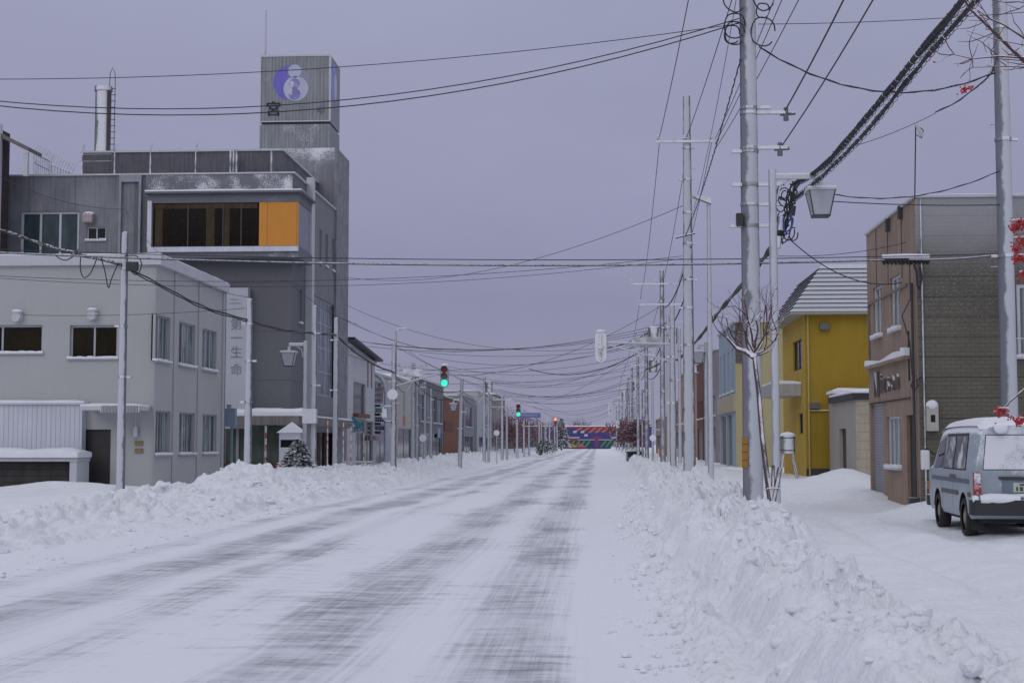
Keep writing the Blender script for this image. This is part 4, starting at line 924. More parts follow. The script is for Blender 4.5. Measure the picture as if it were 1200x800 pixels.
b = B(); b.box(XB-.05, XB+14, YBn-.05, YBn+.12, bh+.002, bh+.06); b.box(XB-.05, XB+.15, YBn+.123, YBf, bh+.002, bh+.06); b.build('coping', white_trim, r)
snowcap(r, (XB, XB+14, YBn, YBn+1.5, bh+.06, .05), 'roof_snow')
for w_ in wins: window(r, oS, w_, MATS['white_window_frame'], g_blind_y, 2, 1, .1, .06)
window(r, oS, lw, MATS['white_window_frame'], g_blind_y, 3, 1, .1, .06); window(r, oF, ew, MATS['white_window_frame'], g_blind_x, 2, 1, .08, .08)
b = B(); ys = np.arange(shut[2], shut[3], .075)
for z in ys: b.add([oS.p(shut[0]+.75, z, -.10), oS.p(shut[1]-.0, z, -.10), oS.p(shut[1]-.0, z+.06, -.07), oS.p(shut[0]+.75, z+.06, -.07), oS.p(shut[0]+.75, z+.075, -.10), oS.p(shut[1], z+.075, -.10)], [(0, 1, 2, 3), (3, 2, 5, 4)])
b.build('roller_shutter', M('shutter_metal', (.26, .27, .30), .5, .1, 2, .1), r, recalc=False)
b = B(); b.fbox(oS, shut[0], shut[0]+.75, -.1, shut[3], -.118, -.06); b.build('shutter_post', brown, r)
b = B(); b.fbox(oS, dr[0], dr[1], 0, dr[3], -.11, -.08); d_ = b.build('door', M('dark_shop_door', (.028, .024, .024), .6, .2), r)
b = B(); b.fbox(oS, dr[0]+.08, dr[1]-.08, dr[3]-.45, dr[3]-.1, -.078, -.07); b.build('transom', g_dark, d_)
# recessed panel trims: snow ledge, sign field joints, gutter pipes
b = B(); A = PX(1019, 434, XB); C2 = PX(1066.5, 416.5, XB); zl = (A.z+C2.z)/2
b.fbox(oS, min(A.y, C2.y), max(A.y, C2.y), zl-.03, zl+.05, .003, .14); b.build('ledge', brown, r)
b = B(); lo, hi = min(A.y, C2.y), max(A.y, C2.y); n = 20
for i in range(n):
    u = lo+(hi-lo)*i/n; b.fbox(oS, u, u+(hi-lo)/n, zl+.051, zl+.051+.10+.05*math.sin(i*.4)+.08*(i < 2), .01, .13)
b.build('ledge_snow', SNOW, r)
jm = M('dark_joint', (.04, .03, .03), .9)
b = B()
for px in (1027, 1040.5, 1057): u = PX(px, 300, XB).y; b.fbox(oS, u-.015, u+.015, 5.6, bh-.05, .002, .012)
for (px, a_, c_) in ((1063.5, 3.15, 4.3),): u = PX(px, 300, XB).y; b.fbox(oS, u-.02, u+.02, a_, c_, .002, .03)
zj = PX(1063, 466, XB).z; b.fbox(oS, lo, hi, zj-.03, zj, .002, .03); build_each(b, 'wall_joint', jm, r)
b = B(); u0, u1 = PX(1018, 300, XB).y, PX(1063, 300, XB).y; zt2 = PX(1060, 337, XB).z
b.fbox(oS, u1, u0, zt2, zt2+.06, .003, .05); b.fbox(oS, u0-.03, u0+.05, zl, zt2, .003, .05); b.build('panel_frame', M('tan_frame', (.2, .155, .13), .8), r)
b = B()
for px, py in ((1057, 243), (1042.5, 258)): q = PX(px, py, XB); b.box(q.x-.10, q.x-.003, q.y-.07, q.y+.07, q.z-.28, q.z+.03)
build_each(b, 'roof_drain', darkm, r)
b = B(); x = XB+.0; b.cyl((XB+.1, YBn-.07, .2), (XB+.1, YBn-.07, bh-.02), .018, n=8); b.build('corner_pipe', metal, r)
b = B(); b.cyl((XB-.06, YBn+.25, .3), (XB-.06, YBn+.25, P(1070, 330, YBn).z), .03, n=6); b.box(XB-.22, XB-.02, YBn+.1, YBn+.35, .15, .5); b.build('down_pipe', darkm, r)
b = B(); q = PX(1043.5, 448, XB)
oSl = Fr('west', XB)
for i, (chx, px, sz) in enumerate(zip('Nizson', (1029, 1034.5, 1038.3, 1043, 1048.3, 1053.5), (.82, .66, .66, .66, .66, .7))):
    qq = PX(px, 452-.33*(px-1029), XB); b = B(); text_mesh(b, chx, oSl, qq.y, qq.z, sz*1.15, .04, .03, sx=.72)
    b.build('letter', M('dull_metal_letters', (.15, .13, .13), .5, .1, 3, 0, 0, 30, snow=1.2, metal=.3), r, recalc=False)
# electric meter
q0 = P(1084.5, 505, YBn); q1 = P(1097.5, 475, YBn); b = B(); b.box(q0.x, q1.x, YBn-.2, YBn-.003, q0.z, q1.z)
em = b.build('electric_meter', M('ivory_box', (.42, .41, .36), .6, snow=1), r, bevel=.02)
b = B(); b.box(q0.x+.08, q1.x-.08, YBn-.206, YBn-.201, q0.z+.2, q0.z+.36); b.build('dial', g_dark, em)
b = B(); b.ico(((q0.x+q1.x)/2, YBn-.12, q1.z), .14, (1, .8, .9), 2, .05); b.build('snow_cap', SNOW, em, smooth=True)

# yellow house
XY = PX(943, 400, 8.1).x; YY = PX(943, 400, XY).y; YYf = PX(917, 400, XY).y
yF = Fr('front', YY); yS = Fr('west', XY)
eave = P(960, 366, YY).z; rdg = P(960, 309, YY).z
r = T('yellow_house', 'mustard yellow two storey house under a dark mansard roof streaked with snow', 'house', (XY+6, YY+3, .4))
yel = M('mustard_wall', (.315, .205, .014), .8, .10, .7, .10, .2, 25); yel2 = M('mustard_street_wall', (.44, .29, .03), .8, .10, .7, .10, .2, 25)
hw = []
for (x0, x1, yt, yb) in ((929, 939.5, 396, 432), (934.5, 939.7, 484, 508)): a = PX(x0, 400, XY).y; c = PX(x1, 400, XY).y; hw.append((c, a, PX(x1, yb, XY).z, PX(x1, yt, XY).z))
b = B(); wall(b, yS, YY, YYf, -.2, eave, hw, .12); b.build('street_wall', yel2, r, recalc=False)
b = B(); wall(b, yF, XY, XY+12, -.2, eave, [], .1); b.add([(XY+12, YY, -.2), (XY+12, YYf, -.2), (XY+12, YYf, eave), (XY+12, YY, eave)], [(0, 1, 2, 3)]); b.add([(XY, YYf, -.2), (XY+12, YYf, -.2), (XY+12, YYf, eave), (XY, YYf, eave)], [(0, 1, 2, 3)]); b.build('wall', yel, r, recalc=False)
for h in hw: window(r, yS, h, darkm, g_dark, 2, 1, .12, .05, sill=False)
b = B(); n = 11; rm = M('dark_roof_shingles', (.07, .07, .085), .75, .15, 2, .1, .3, 30, frost=.82, snow=.35, frost_dir=(.2, -1, .6), frost_s=3, frost_col=(.58, .60, .65))
def ring(f, o): zz = eave+(rdg-eave)*f; i_ = 1.35*f; return [(XY-.55+i_+o*0, YY-.45+.35*f*2-o, zz), (XY+12.4-i_, YY-.45+.35*f*2-o, zz), (XY+12.4-i_, YYf+.5-.7*f, zz), (XY-.55+i_-o, YYf+.5-.7*f, zz)]
b.add(ring(0, 0), [(3, 2, 1, 0)])
for k in range(n):                                    # overlapping courses
    lo = ring(k/n, .09); hi = ring((k+1)/n, 0.0); lo = [(lo[0][0]-.09, lo[0][1], lo[0][2]), (lo[1][0], lo[1][1], lo[1][2]), lo[2], lo[3]]
    b.add(lo+hi, [(i, (i+1) % 4, 4+(i+1) % 4, 4+i) for i in range(4)]); b.add(lo, [(0, 3, 2, 1)])
b.add(ring(1, 0), [(0, 1, 2, 3)]); b.build('roof', rm, r, recalc=False)
b = B(); b.box(XY-.6, XY+12.4, YY-.5, YY-.02, eave-.1, eave-.004); b.box(XY-.6, XY-.02, YY-.018, YYf+.5, eave-.1, eave-.004); b.build('soffit', M('cream_soffit', (.34, .32, .27), .7), r)
b = B(); x = XY+.12; b.cyl((x, YY-.06, .4), (x, YY-.06, eave-.1), .035, n=6); zz = P(1000, 481, YY).z; b.cyl((x, YY-.06, zz), (P(972, 480, YY).x, YY-.06, zz), .035, n=6); b.build('drain_pipe', M('yellowed_pipe', (.42, .34, .12), .6, snow=1), r)
b = B()
for px, py in ((966, 383), (954, 475)): q = P(px, py, YY); b.box(q.x-.2, q.x+.18, YY-.2, YY-.003, q.z-.12, q.z+.12)
build_each(b, 'wall_lamp', M('grey_lamp_box', (.12, .12, .13), .5, snow=1.2), r)
b = B(); q = P(936, 530, YY); b.box(XY-.01, XY+12, YY-.06, YY-.004, -.1, .75); b.build('plinth', M('dark_plinth', (.05, .05, .05), .8), r)
# porch hood and fuel tank in front of the yellow house
b = B(); A = P(905, 466, YY+.5); C2 = P(936, 449, YY+.5); b.box(A.x, XY-.01, YY+1.0, YY+4.5, A.z+.1, C2.z); b.build('porch_hood', M('pale_porch', (.36, .35, .33), .7, snow=1), r); snowcap(r, (A.x, XY-.02, YY+1.0, YY+4.5, C2.z, .14), 'porch_snow')
fq = P(923, 520, 54); ft = T('fuel_tank', 'pale round heating oil tank on a four legged stand before the yellow house', 'fuel tank', (fq.x, 54, .4))
b = B(); z0, z1 = P(923, 531, 54).z, P(923, 510, 54).z; b.cyl((fq.x, 54, z0), (fq.x, 54, z1), .27, n=18); b.build('tank', metal, ft, smooth=True)
b = B()
for z in (z0+.1, z1-.1): b.cyl((fq.x, 54, z), (fq.x, 54, z+.03), .285, n=18)
build_each(b, 'hoop', darkm, ft)
for sx in (-1, 1):
    for sy in (-1, 1): b = B(); b.cyl((fq.x+sx*.38, 54+sy*.3, .25), (fq.x+sx*.15, 54+sy*.15, z0), .03, n=6); b.build('leg', metal, ft)
b = B(); b.ico((fq.x, 54, z1), .29, (1, 1, .45), 2, .03); b.build('snow_cap', SNOW, ft, smooth=True)

# small cream store room
XS = PX(999, 500, 8.75).x; ys0 = XS*1700/(998.5-700)
r = T('store_room', 'small cream tiled lean-to with a dark doorway between the yellow house and brown shop', 'shed', (XS+3, ys0+1.5, .3))
ys1 = PX(975, 480, XS).y; sF = Fr('front', ys0); sS = Fr('west', XS); shh = P(1005, 468, ys0).z
dd = (PX(992, 540, XS).y, PX(984, 540, XS).y, .1, PX(990, 502, XS).z)
b = B(); wall(b, sS, ys0, ys1, -.2, shh, [dd], .15); b.build('street_wall', M('ivory_wall', (.34, .31, .27), .8, .08), r, recalc=False)
b = B(); wall(b, sF, XS, XS+6, -.2, shh, [], .1); b.build('wall', M('cream_tiles', (.40, .36, .28), .7, .15, 3, .1, .3, 20, pat='h', per=.3, patd=.3), r, recalc=False)
b = B(); b.fbox(sS, dd[0], dd[1], dd[2], dd[3], -.15, -.13); b.build('door', MATS['dark_brown_door'], r)
b = B(); b.box(XS-.12, XS+6, ys0-.12, ys1+.2, shh+.002, shh+.22); b.build('roof', M('black_fascia', (.03, .03, .035), .6), r); snowcap(r, (XS-.1, XS+6, ys0-.1, ys1, shh+.22, .14), 'roof_snow')
b = B(); b.box(XS+.4, XS+6, ys0-.1, ys0-.004, .15, .55); b.build('plinth', M('dark_plinth', (.05, .05, .05), .8), r)
u2 = P(974, 457, ys1+1.2); b = B(); b.box(u2.x, u2.x+6, ys1+.25, YY-.5, .0, P(974, 462, ys1+1.2).z); b.build('rear_wall', MATS['ivory_wall'], r); snowcap(r, (u2.x-.1, u2.x+6, ys1+.25, YY-.5, P(974, 462, ys1+1.2).z, .2), 'roof_snow')

YR = lambda px, X=8.0: X*1700/(px-700)
# pale yellow house, blue fronted house
y0 = 80.0; xE = P(862, 450, y0).x
r, fr = simple_building('pale_yellow_house', 'pale yellow side wall and blue boarded street front with tall narrow windows', 'R', xE, y0, xE*1700/(842-700), P(862, 378, y0).z, M('light_blue_boards', (.30, .37, .44), .7, .06, 1, .05, .2, 30, pat='vy', per=.8, patd=.3), 9,
    [(y0+1.2+i*2.6, y0+2.0+i*2.6, 4.6, 7.0, 1, 1, g_ice) for i in range(4)]+[(y0+2.2, y0+5.5, .4, 3.4, 2, 1, g_dark), (y0+6.2, y0+10, .4, 3.4, 1, 1, M('brown_shutter', (.15, .12, .10), .7, pat='h', per=.15))], .1,
    front_holes=[], frontm=M('pale_yellow_wall', (.42, .37, .20), .8, .06, .8, .06))
b = B(); b.fbox(fr, y0, y0+11, 3.5, 4.45, .003, .12); b.build('belt', M('cream_belt', (.40, .35, .25), .8), r)
b = B(); A = P(862, 425, y0); 
for k in range(12): b.box(xE, xE+1.4, y0-.08, y0-.003, A.z+k*.2, A.z+k*.2+.14)
b.build('slat_panel', M('grey_brown_slats', (.12, .11, .11), .8), r)
specs = [(838.5, 824, 410, (.26, .22, .245), 'mauve_block', 'mauve grey block with a blank wall rising behind the thin light mast'), (823, 816, 424, (.13, .055, .04), 'dark_brick_block', 'dark red brown block wedged beside the mauve one'),
         (803, 796, 437, (.33, .22, .18), 'salmon_house', 'salmon coloured front glimpsed between the poles on the right'), (795, 783, 470, (.25, .19, .16), 'tan_shop', 'tan and brown shop with snow hung signs farther off on the right'), (780, 768, 488, (.30, .22, .2), 'far_shop', 'low pinkish shop at the far right before the red leaved trees')]
for (xa, xb, yt, col, nm, lb) in specs:
    X_ = 8.0; y0 = YR(xa); y1 = YR(xb); n = 3
    hs = [(y0+(y1-y0)*(k+.2)/n, y0+(y1-y0)*(k+.75)/n, 3.6, 5.0, 2, 1, g_ice) for k in range(n)]+[(y0+1, y1-1, .4, 2.9, 4, 1, g_dark)]
    simple_building(nm, lb, 'R', X_, y0, y1, P(xa, yt, y0).z, M('wall_'+nm, col, .85, .12), 10, hs, .2)

# ================================================================ poles
def shaft(b, x, y, z0, z1, r0, r1, lean=0): b.cyl((x+lean, y, z0), (x, y, z1), r0, r1, 14); return b
def insul(par, x, y, z, s=1.0, down=False):
    b = B(); b.cyl((x, y, z), (x, y, z+.06*s), .025*s, n=6); b.cyl((x, y, z+.06*s), (x, y, z+.13*s), .075*s, .05*s, 8); b.cyl((x, y, z+.13*s), (x, y, z+.2*s), .06*s, .035*s, 8); return b.build('insulator', ceram, par, smooth=True)
def pole(name, label, px, Y, X=None, pyt=None, ztop=None, r0=.17, r1=.11, arms=(), cat='utility pole', mat=None, bands=0, steps=True, group=None, lean=0, base=None, transformer=None, insn=3):
    x = X if X is not None else P(px, 520, Y).x
    z0 = (base if base is not None else ground_z(x, Y))-.15; z1 = ztop if ztop is not None else P(px, pyt, Y).z
    t = T(name, label, cat, (x, Y, z0+.15), group)
    b = B(); shaft(b, x, Y, z0, z1, r0, r1, lean); b.cyl((x, Y, z1), (x, Y, z1+.04), r1*.9, r1*.5, 12); b.build('shaft', mat or pole_m, t, smooth=True)
    for (za, xa, xb) in arms:                        # crossarms: height, left reach, right reach
        b = B(); b.box(x-xa, x+xb, Y-r1-.09, Y-r1-.01, za-.045, za+.045); ca = b.build('crossarm', metal, t)
        for i in range(insn): xx = x-xa+.06+(xa+xb-.12)*i/max(1, insn-1); insul(ca, xx, Y-r1-.05, za+.045)
    for i in range(bands):
        z = z1-(z1-z0)*(.12+.62*i/bands)-random.uniform(0, .3); rr = r1+(r0-r1)*(z1-z)/(z1-z0)+.018; b = B(); b.cyl((x, Y, z-.035), (x, Y, z+.035), rr, n=14); sd = random.choice((-1, 1)); b.box(x+sd*rr*.7, x+sd*(rr+.13), Y-.04, Y+.04, z-.03, z+.03); b.build('clamp', metal, t)
    if steps:
        for i in range(6):
            z = 2.4+(z1-3.2)*i/6; rr = r1+(r0-r1)*(z1-z)/(z1-z0); sd = 1 if i % 2 else -1; b = B(); b.cyl((x+sd*rr*.8, Y, z), (x+sd*(rr+.16), Y, z), .012, n=5); b.build('step_bolt', metal, t)
    if transformer:
        for (dx, zt) in transformer:
            b = B(); b.cyl((x+dx, Y, zt-.45), (x+dx, Y, zt+.35), .28, n=16); b.cyl((x+dx, Y, zt+.35), (x+dx, Y, zt+.43), .3, .12, 16); b.box(x+dx*.3, x+dx*.7, Y-.03, Y+.03, zt-.05, zt+.02); b.build('transformer', metal, t, smooth=True)
    return t
big = pole('utility_pole', 'thick frosted concrete pole rising out of frame behind the small bare tree', 882, 31, ztop=12.6, r0=.215, r1=.16, mat=pole_d, bands=0, steps=False)
bx = big.location.x
def rad(z): return .215+(.16-.215)*z/12.5
for py, reach, s_ in ((127, .28, 1), (133, .62, 1), (174, .62, 1), (178, .2, -1), (217, .5, 1), (217, .2, -1), (240, .5, 1), (265, .25, 1), (265, .25, -1)):
    z = P(882, py, 31).z; b = B(); b.cyl((bx, 31, z-.03), (bx, 31, z+.03), rad(z)+.02, n=16); b.box(bx+s_*rad(z)*.9, bx+s_*(rad(z)+reach), 30.9, 30.98, z-.035, z+.035); b.build('bracket', metal, big)
for px, py in ((921, 134), (914, 175)):
    q = P(px, py, 30.95); b = B(); b.cyl((q.x, q.y, q.z-.14), (q.x, q.y, q.z+.14), .06, .05, 10); b.cyl((q.x-.12, q.y, q.z), (q.x+.2, q.y, q.z+.02), .04, n=8); b.build('insulator', M('grey_insulator', (.12, .12, .13), .5, snow=.8), big, smooth=True)
q = P(867.5, 258, 30.9); b = B(); b.box(q.x-.09, q.x+.05, 30.75, 30.95, q.z-.13, q.z+.13); b.build('junction_box', M('black_box', (.03, .03, .035), .6, snow=1), big)
b = B(); z0, z1 = P(870, 548, 31).z, P(870, 513, 31).z; N_ = 8
b.add([(bx+.226*math.cos(a), 31+.226*math.sin(a), z) for z in (z0, z1) for a in np.linspace(PI*.9, PI*1.32, N_)], [(i, i+1, N_+i+1, N_+i) for i in range(N_-1)])
b.cur = 0
b.build('warning_band', M('orange_black_band', (.34, .16, .02), .6, .1, 3, 0, .1, 30, pat='h', per=.17, patd=1), big, smooth=True)
b = B(); b.cyl((bx-.19, 30.96, .3), (bx-.155, 30.97, 12), .022, n=6); b.build('conduit', M('maroon_conduit', (.13, .07, .085), .7), big)
b = B()                                               # loops of spare cable near the top
for k in range(7):
    a0 = random.uniform(0, 6); c0 = Vector((bx+random.choice((-.3, .33, .3, -.36)), 30.8, P(882, random.uniform(-5, 45), 31).z)); rr = random.uniform(.12, .3)
    b.tube([c0+Vector((rr*math.cos(t), .06*math.sin(3*t+a0), rr*1.3*math.sin(t))) for t in np.linspace(0, 5.6, 18)], .016, 5)
b.build('cable_loops', cable_p, big, recalc=False)

r2p = pole('utility_pole', 'tall tapering pole with a wide crossarm near its top beyond the thick pole', 808, 52.5, pyt=113, r0=.225, r1=.13, mat=pole_m, arms=[(P(808, 167, 52.5).z, 1.12, .92)], bands=7, steps=True)
x2 = r2p.location.x
b = B(); z = P(808, 277, 52.4).z; b.cyl((x2-.45, 52.2, z-.08), (x2+.25, 52.2, z+.08), .03, n=6); b.build('cable_bracket', darkm, r2p)
sm_ = pole('light_mast', 'slim light mast with a flat lamp head pointing left over the street', 833, 48.0, pyt=238, r0=.10, r1=.06, mat=pole_w, cat='street light', bands=0, steps=False)
z = P(833, 236, 48).z; xm = sm_.location.x
b = B(); q = P(812, 232, 48); b.add([(q.x, 47.85, q.z+.02), (q.x, 48.15, q.z+.02), (xm+.08, 48.15, z-.1), (xm+.08, 47.85, z-.1), (q.x, 47.85, q.z+.1), (q.x, 48.15, q.z+.1), (xm+.08, 48.15, z+.1), (xm+.08, 47.85, z+.1)], [(0, 3, 2, 1), (4, 5, 6, 7), (0, 1, 5, 4), (1, 2, 6, 5), (2, 3, 7, 6), (3, 0, 4, 7)]); b.build('lamp_head', metal, sm_)

def lantern(par, x, y, zt, s=1.0, sh_=None):
    """tapered four sided lantern hanging from zt"""
    b = B(); b.cyl((x, y, zt-.2*s), (x, y, zt+.02*s), .07*s, n=10); b.cyl((x, y, zt), (x, y, zt+.14*s), .03*s, .015*s, 6); neck = b.build('neck', white_trim, par, smooth=True)
    w0, w1 = .30*s, .19*s; za, zb_ = zt-.26*s, zt-.82*s
    b = B(); b.add([(x-w0, y-w0, za), (x+w0, y-w0, za), (x+w0, y+w0, za), (x-w0, y+w0, za), (x-w1, y-w1, zb_), (x+w1, y-w1, zb_), (x+w1, y+w1, zb_), (x-w1, y+w1, zb_)], [(0, 1, 2, 3), (7, 6, 5, 4), (0, 4, 5, 1), (1, 5, 6, 2), (2, 6, 7, 3), (3, 7, 4, 0)])
    sh = b.build('lamp_shade', M('milky_lamp_glass', (.40, .42, .46), .35, .05, 3, .03, 0, 30, frost=.2), par)
    b = B()
    for i in range(4):
        sx, sy = ((-1, -1), (1, -1), (1, 1), (-1, 1))[i]; b.cyl((x+sx*w0, y+sy*w0, za), (x+sx*w1, y+sy*w1, zb_), .016*s, n=5)
    b.box(x-w1-.01, x+w1+.01, y-w1-.01, y+w1+.01, zb_-.04*s, zb_-.002); b.build('lamp_frame', darkm, par)
    b = B(); b.box(x-w0-.04*s, x+w0+.04*s, y-w0-.04*s, y+w0+.04*s, za+.003, za+.05*s); b.build('lamp_cap', white_trim, par)
    snowcap(par, (x-w0-.03*s, x+w0+.03*s, y-w0-.03*s, y+w0+.03*s, za+.05*s, .07*s))
def street_lamp(label, pxp, Y, pyt, pyb, pxl, s=1.0, rr=.085, group=None, zg=None):
    xp = P(pxp, pyt, Y).x; zt = P(pxp, pyt, Y).z; xl = P(pxl, pyt, Y).x; z0 = (zg if zg is not None else ground_z(xp, Y))-.1
    t = T('street_lamp', label, 'street lamp', (xp, Y, z0+.1), group)
    b = B(); b.cyl((xp, Y, z0), (xp, Y, zt), rr, rr*.95, 12); b.build('post', pole_w, t, smooth=True)
    b = B(); za = zt-.18*s; b.box(min(xp, xl), max(xp, xl), Y-.045*s, Y+.045*s, za-.05*s, za+.05*s)
    sg_ = 1 if xl > xp else -1; b.tube([(xp+sg_*rr, Y, za-.55*s), (xp+sg_*(rr+.08*s), Y, za-.2*s), (xp+sg_*(rr+.3*s), Y, za-.06*s)], .025*s, 6); b.build('arm', pole_w, t)
    b = B(); b.box(min(xp, xl), max(xp, xl), Y-.04*s, Y+.04*s, za+.052*s, za+.09*s); b.build('arm_snow', SNOW, t)
    lantern(t, xl, Y, za-.10*s, s); return t
street_lamp('big four sided lantern hanging from a square white post beside the thick pole', 905, 29.5, 199, 605, 961, .86)
street_lamp('snow capped lantern on a white arm before the grey block', 358, 58, 399, 545, 339, .92, .09)
street_lamp('small lantern arm lamp beside the snow covered sign board on the left', 498, 100, 447, 545, 494.5, .85, .08)
street_lamp('little lantern lamp against the windowless brown block', 541, 118, 466, 545, 531.5, .95, .08)
street_lamp('lantern lamp glimpsed between the poles on the right pavement', 827, 62, 401, 560, 818, .8, .07)

pole('utility_pole', 'frosted grey pole at the far right standing behind the parked van', 1184, 31.6, ztop=12.5, r0=.185, r1=.15, mat=pole_d, bands=3)
pole('utility_pole', 'short white frosted pole before the entrance of the cream office block', 142, 43, pyt=273, r0=.135, r1=.10, mat=pole_m, bands=3, steps=False, base=.3)
pole('utility_pole', 'white frosted pole between the cream office and the grey block', 290.5, 46.5, pyt=351, r0=.13, r1=.10, mat=pole_m, bands=3, steps=False, base=.6)
pole('utility_pole', 'white pole carrying a square snow plastered box left of its twin', 367.5, 57, pyt=359, r0=.13, r1=.10, mat=pole_m, bands=2, steps=False, base=.6)
pole('utility_pole', 'white pole just right of the one with the square box', 393, 61, pyt=373, r0=.125, r1=.10, mat=pole_m, bands=2, steps=False, base=.6)
q = P(362.5, 488, 56.6); b = B(); b.box(P(354.5, 488, 56.6).x, P(371, 488, 56.6).x, 56.5, 56.8, P(360, 496, 56.6).z, P(360, 479, 56.6).z); tag(b.build('control_box', M('snow_plastered_box', (.42, .43, .47), .6, .05, 3, 0, .1, 50, frost=.8, snow=1), None, loc=(q.x, 56.65, P(360, 496, 56.6).z), bevel=.02), 'square snow plastered box mounted on the twin pole by the white booth', 'control box')
sp1 = pole('utility_pole', 'tall double pole with a small lamp arm holding the left traffic light', 461, 72, pyt=402, r0=.14, r1=.11, mat=pole_m, bands=4, steps=True, base=.5)
lp = pole('light_mast', 'thin lamp mast strapped beside the left traffic light pole', 463, 72.6, pyt=387, r0=.08, r1=.05, mat=pole_m, cat='street light', bands=0, steps=False, base=.5)
b = B(); q = P(463, 387, 72.6); q2 = P(473, 385, 72.6); b.cyl(q, q2, .03, n=6); b.box(q2.x-.25, q2.x+.2, 72.5, 72.7, q2.z-.03, q2.z+.05); b.build('lamp_head', metal, lp)

# ================================================================ traffic signals
lens_off_r = M('red_lens_unlit', (.16, .015, .018), .3, .1); lens_off = M('unlit_lens', (.12, .09, .08), .4, .1)
hous = M('signal_housing', (.30, .31, .33), .6, .05, 3, 0, .1, 40, snow=1)
def lens_on(name, col, e):
    m = bpy.data.materials.new(name); m.use_nodes = True; b_ = m.node_tree.nodes['Principled BSDF']; b_.inputs['Base Color'].default_value = (*col, 1); b_.inputs['Emission Color'].default_value = (*col, 1); b_.inputs['Emission Strength'].default_value = e; return m
green_on = lens_on('green_lens_lit', (.02, .75, .45), 1.25); red_on = lens_on('red_lens_lit', (1.0, .16, .05), 3.0)
def signal(label, px, pyt, pyb, Y, lit='g', back=False, group=None):
    x = P(px, (pyt+pyb)/2, Y).x; zt, zb_ = P(px, pyt, Y).z, P(px, pyb, Y).z; h = zt-zb_; w_ = h*.19
    t = T('traffic_light', label, 'traffic light', (x, Y, zb_), group); n = 12
    prof = [(x+w_*math.cos(a), zt-w_+w_*math.sin(a)) for a in np.linspace(0, PI, n)]+[(x+w_*math.cos(a), zb_+w_+w_*math.sin(a)) for a in np.linspace(PI, 2*PI, n)]
    f = Fr('back' if back else 'front', Y); b = B(); b.prism(prof, f, -.1, .1); b.build('housing', hous if not back else M('signal_back', (.24, .25, .25), .6, .05, 3, 0, .1, 40, frost=.65, snow=1), t, bevel=.02)
    for i, k in enumerate('rya'):
        z = zt-w_-(h-2*w_)*i/2; rr = w_*.8
        m = {'r': (red_on if lit == 'r' else lens_off_r), 'y': lens_off, 'a': (green_on if lit == 'g' else lens_off)}[k]
        b = B(); b.disc(f, x, z, rr, .105, 20); ln = b.build('lens', m, t, recalc=False)
        b = B(); pts = [(x+rr*1.06*math.cos(a), z+rr*1.06*math.sin(a)) for a in np.linspace(-.35, PI+.35, 14)]
        vs = [f.p(u, v, .1) for u, v in pts]+[f.p(u, v, .1+h*.17) for u, v in pts]; b.add(vs, [(j, j+1, len(pts)+j+1, len(pts)+j) for j in range(len(pts)-1)]); b.build('visor', hous, ln, recalc=False)
    b = B(); b.ico((x, Y-.02 if not back else Y, zt+.02), w_*.95, (1, .9, .35), 2, .05); b.build('snow_cap', SNOW, t, smooth=True)
    if back:
        b = B(); b.box(x-.03, x+.03, Y-.16, Y-.1, zb_+.1, zt-.1); b.box(x-.09, x+.09, Y-.19, Y-.1, (zb_+zt)/2-.06, (zb_+zt)/2+.06); b.build('bracket', metal, t)
    return t
def arm(par, p0, p1, p2=None, r=.04, name='signal_arm'):
    b = B(); b.tube([p0, p1], r, 8)
    if p2 is not None: b.tube([p2, Vector(p0).lerp(Vector(p1), .35), Vector(p0).lerp(Vector(p1), .62)] if False else [p2, Vector(p2).lerp(Vector(p1), .5), Vector(p1)], r*.8, 6)
    return b.build(name, pole_w, par, smooth=True)
signal('green lit three lamp traffic light hanging in front of the windowless brown block', 521, 428, 453.5, 72, 'g')
signal('smaller green lit traffic light far down the left beside the blue sign', 607.5, 473, 488, 135, 'g')
signal('distant traffic light glowing red orange above the left snow bank', 651, 489.5, 499, 290, 'r')
signal('rounded back of a traffic light hanging over the road on the right', 704, 389, 425, 57, None, True)
signal('small backside of a traffic light farther over the road on the right', 715, 473, 487, 125, None, True)
signal('tiny grey traffic light back just above the mural', 724, 493, 502, 230, None, True)
sp3 = pole('signal_pole', 'straight grey pole holding the rear-facing traffic light arm', 789, 57, pyt=358, r0=.12, r1=.09, mat=pole_m, cat='signal pole', bands=4, steps=False)
# street name boards (seen from behind, snow covered) with brackets
for lb, x0, x1, y0, y1, Y in (('blank snow plastered street board on the arm left of the green light', 472, 496, 432.5, 441, 72), ('pale blank street board on the signal arm near the right poles', 740, 776, 395, 407, 57.2)):
    A = P(x0, y1, Y); C2 = P(x1, y0, Y); b = B(); b.box(A.x, C2.x, Y-.03, Y+.03, A.z, C2.z); t = T('street_board', lb, 'sign', (A.x, Y, A.z)); b.build('board', M('plastered_sign', (.36, .38, .39), .6, .04, 3, 0, .1, 40, frost=.35, snow=1), t, bevel=.01)
    b = B()
    for k in range(4): xx = A.x+(C2.x-A.x)*(.12+.25*k); b.cyl((xx, Y+.06, C2.z-.1), (xx+.05, Y+.06, C2.z+.16+.08*(k % 2)), .02, n=5)
    build_each(b, 'fixing', metal, t)
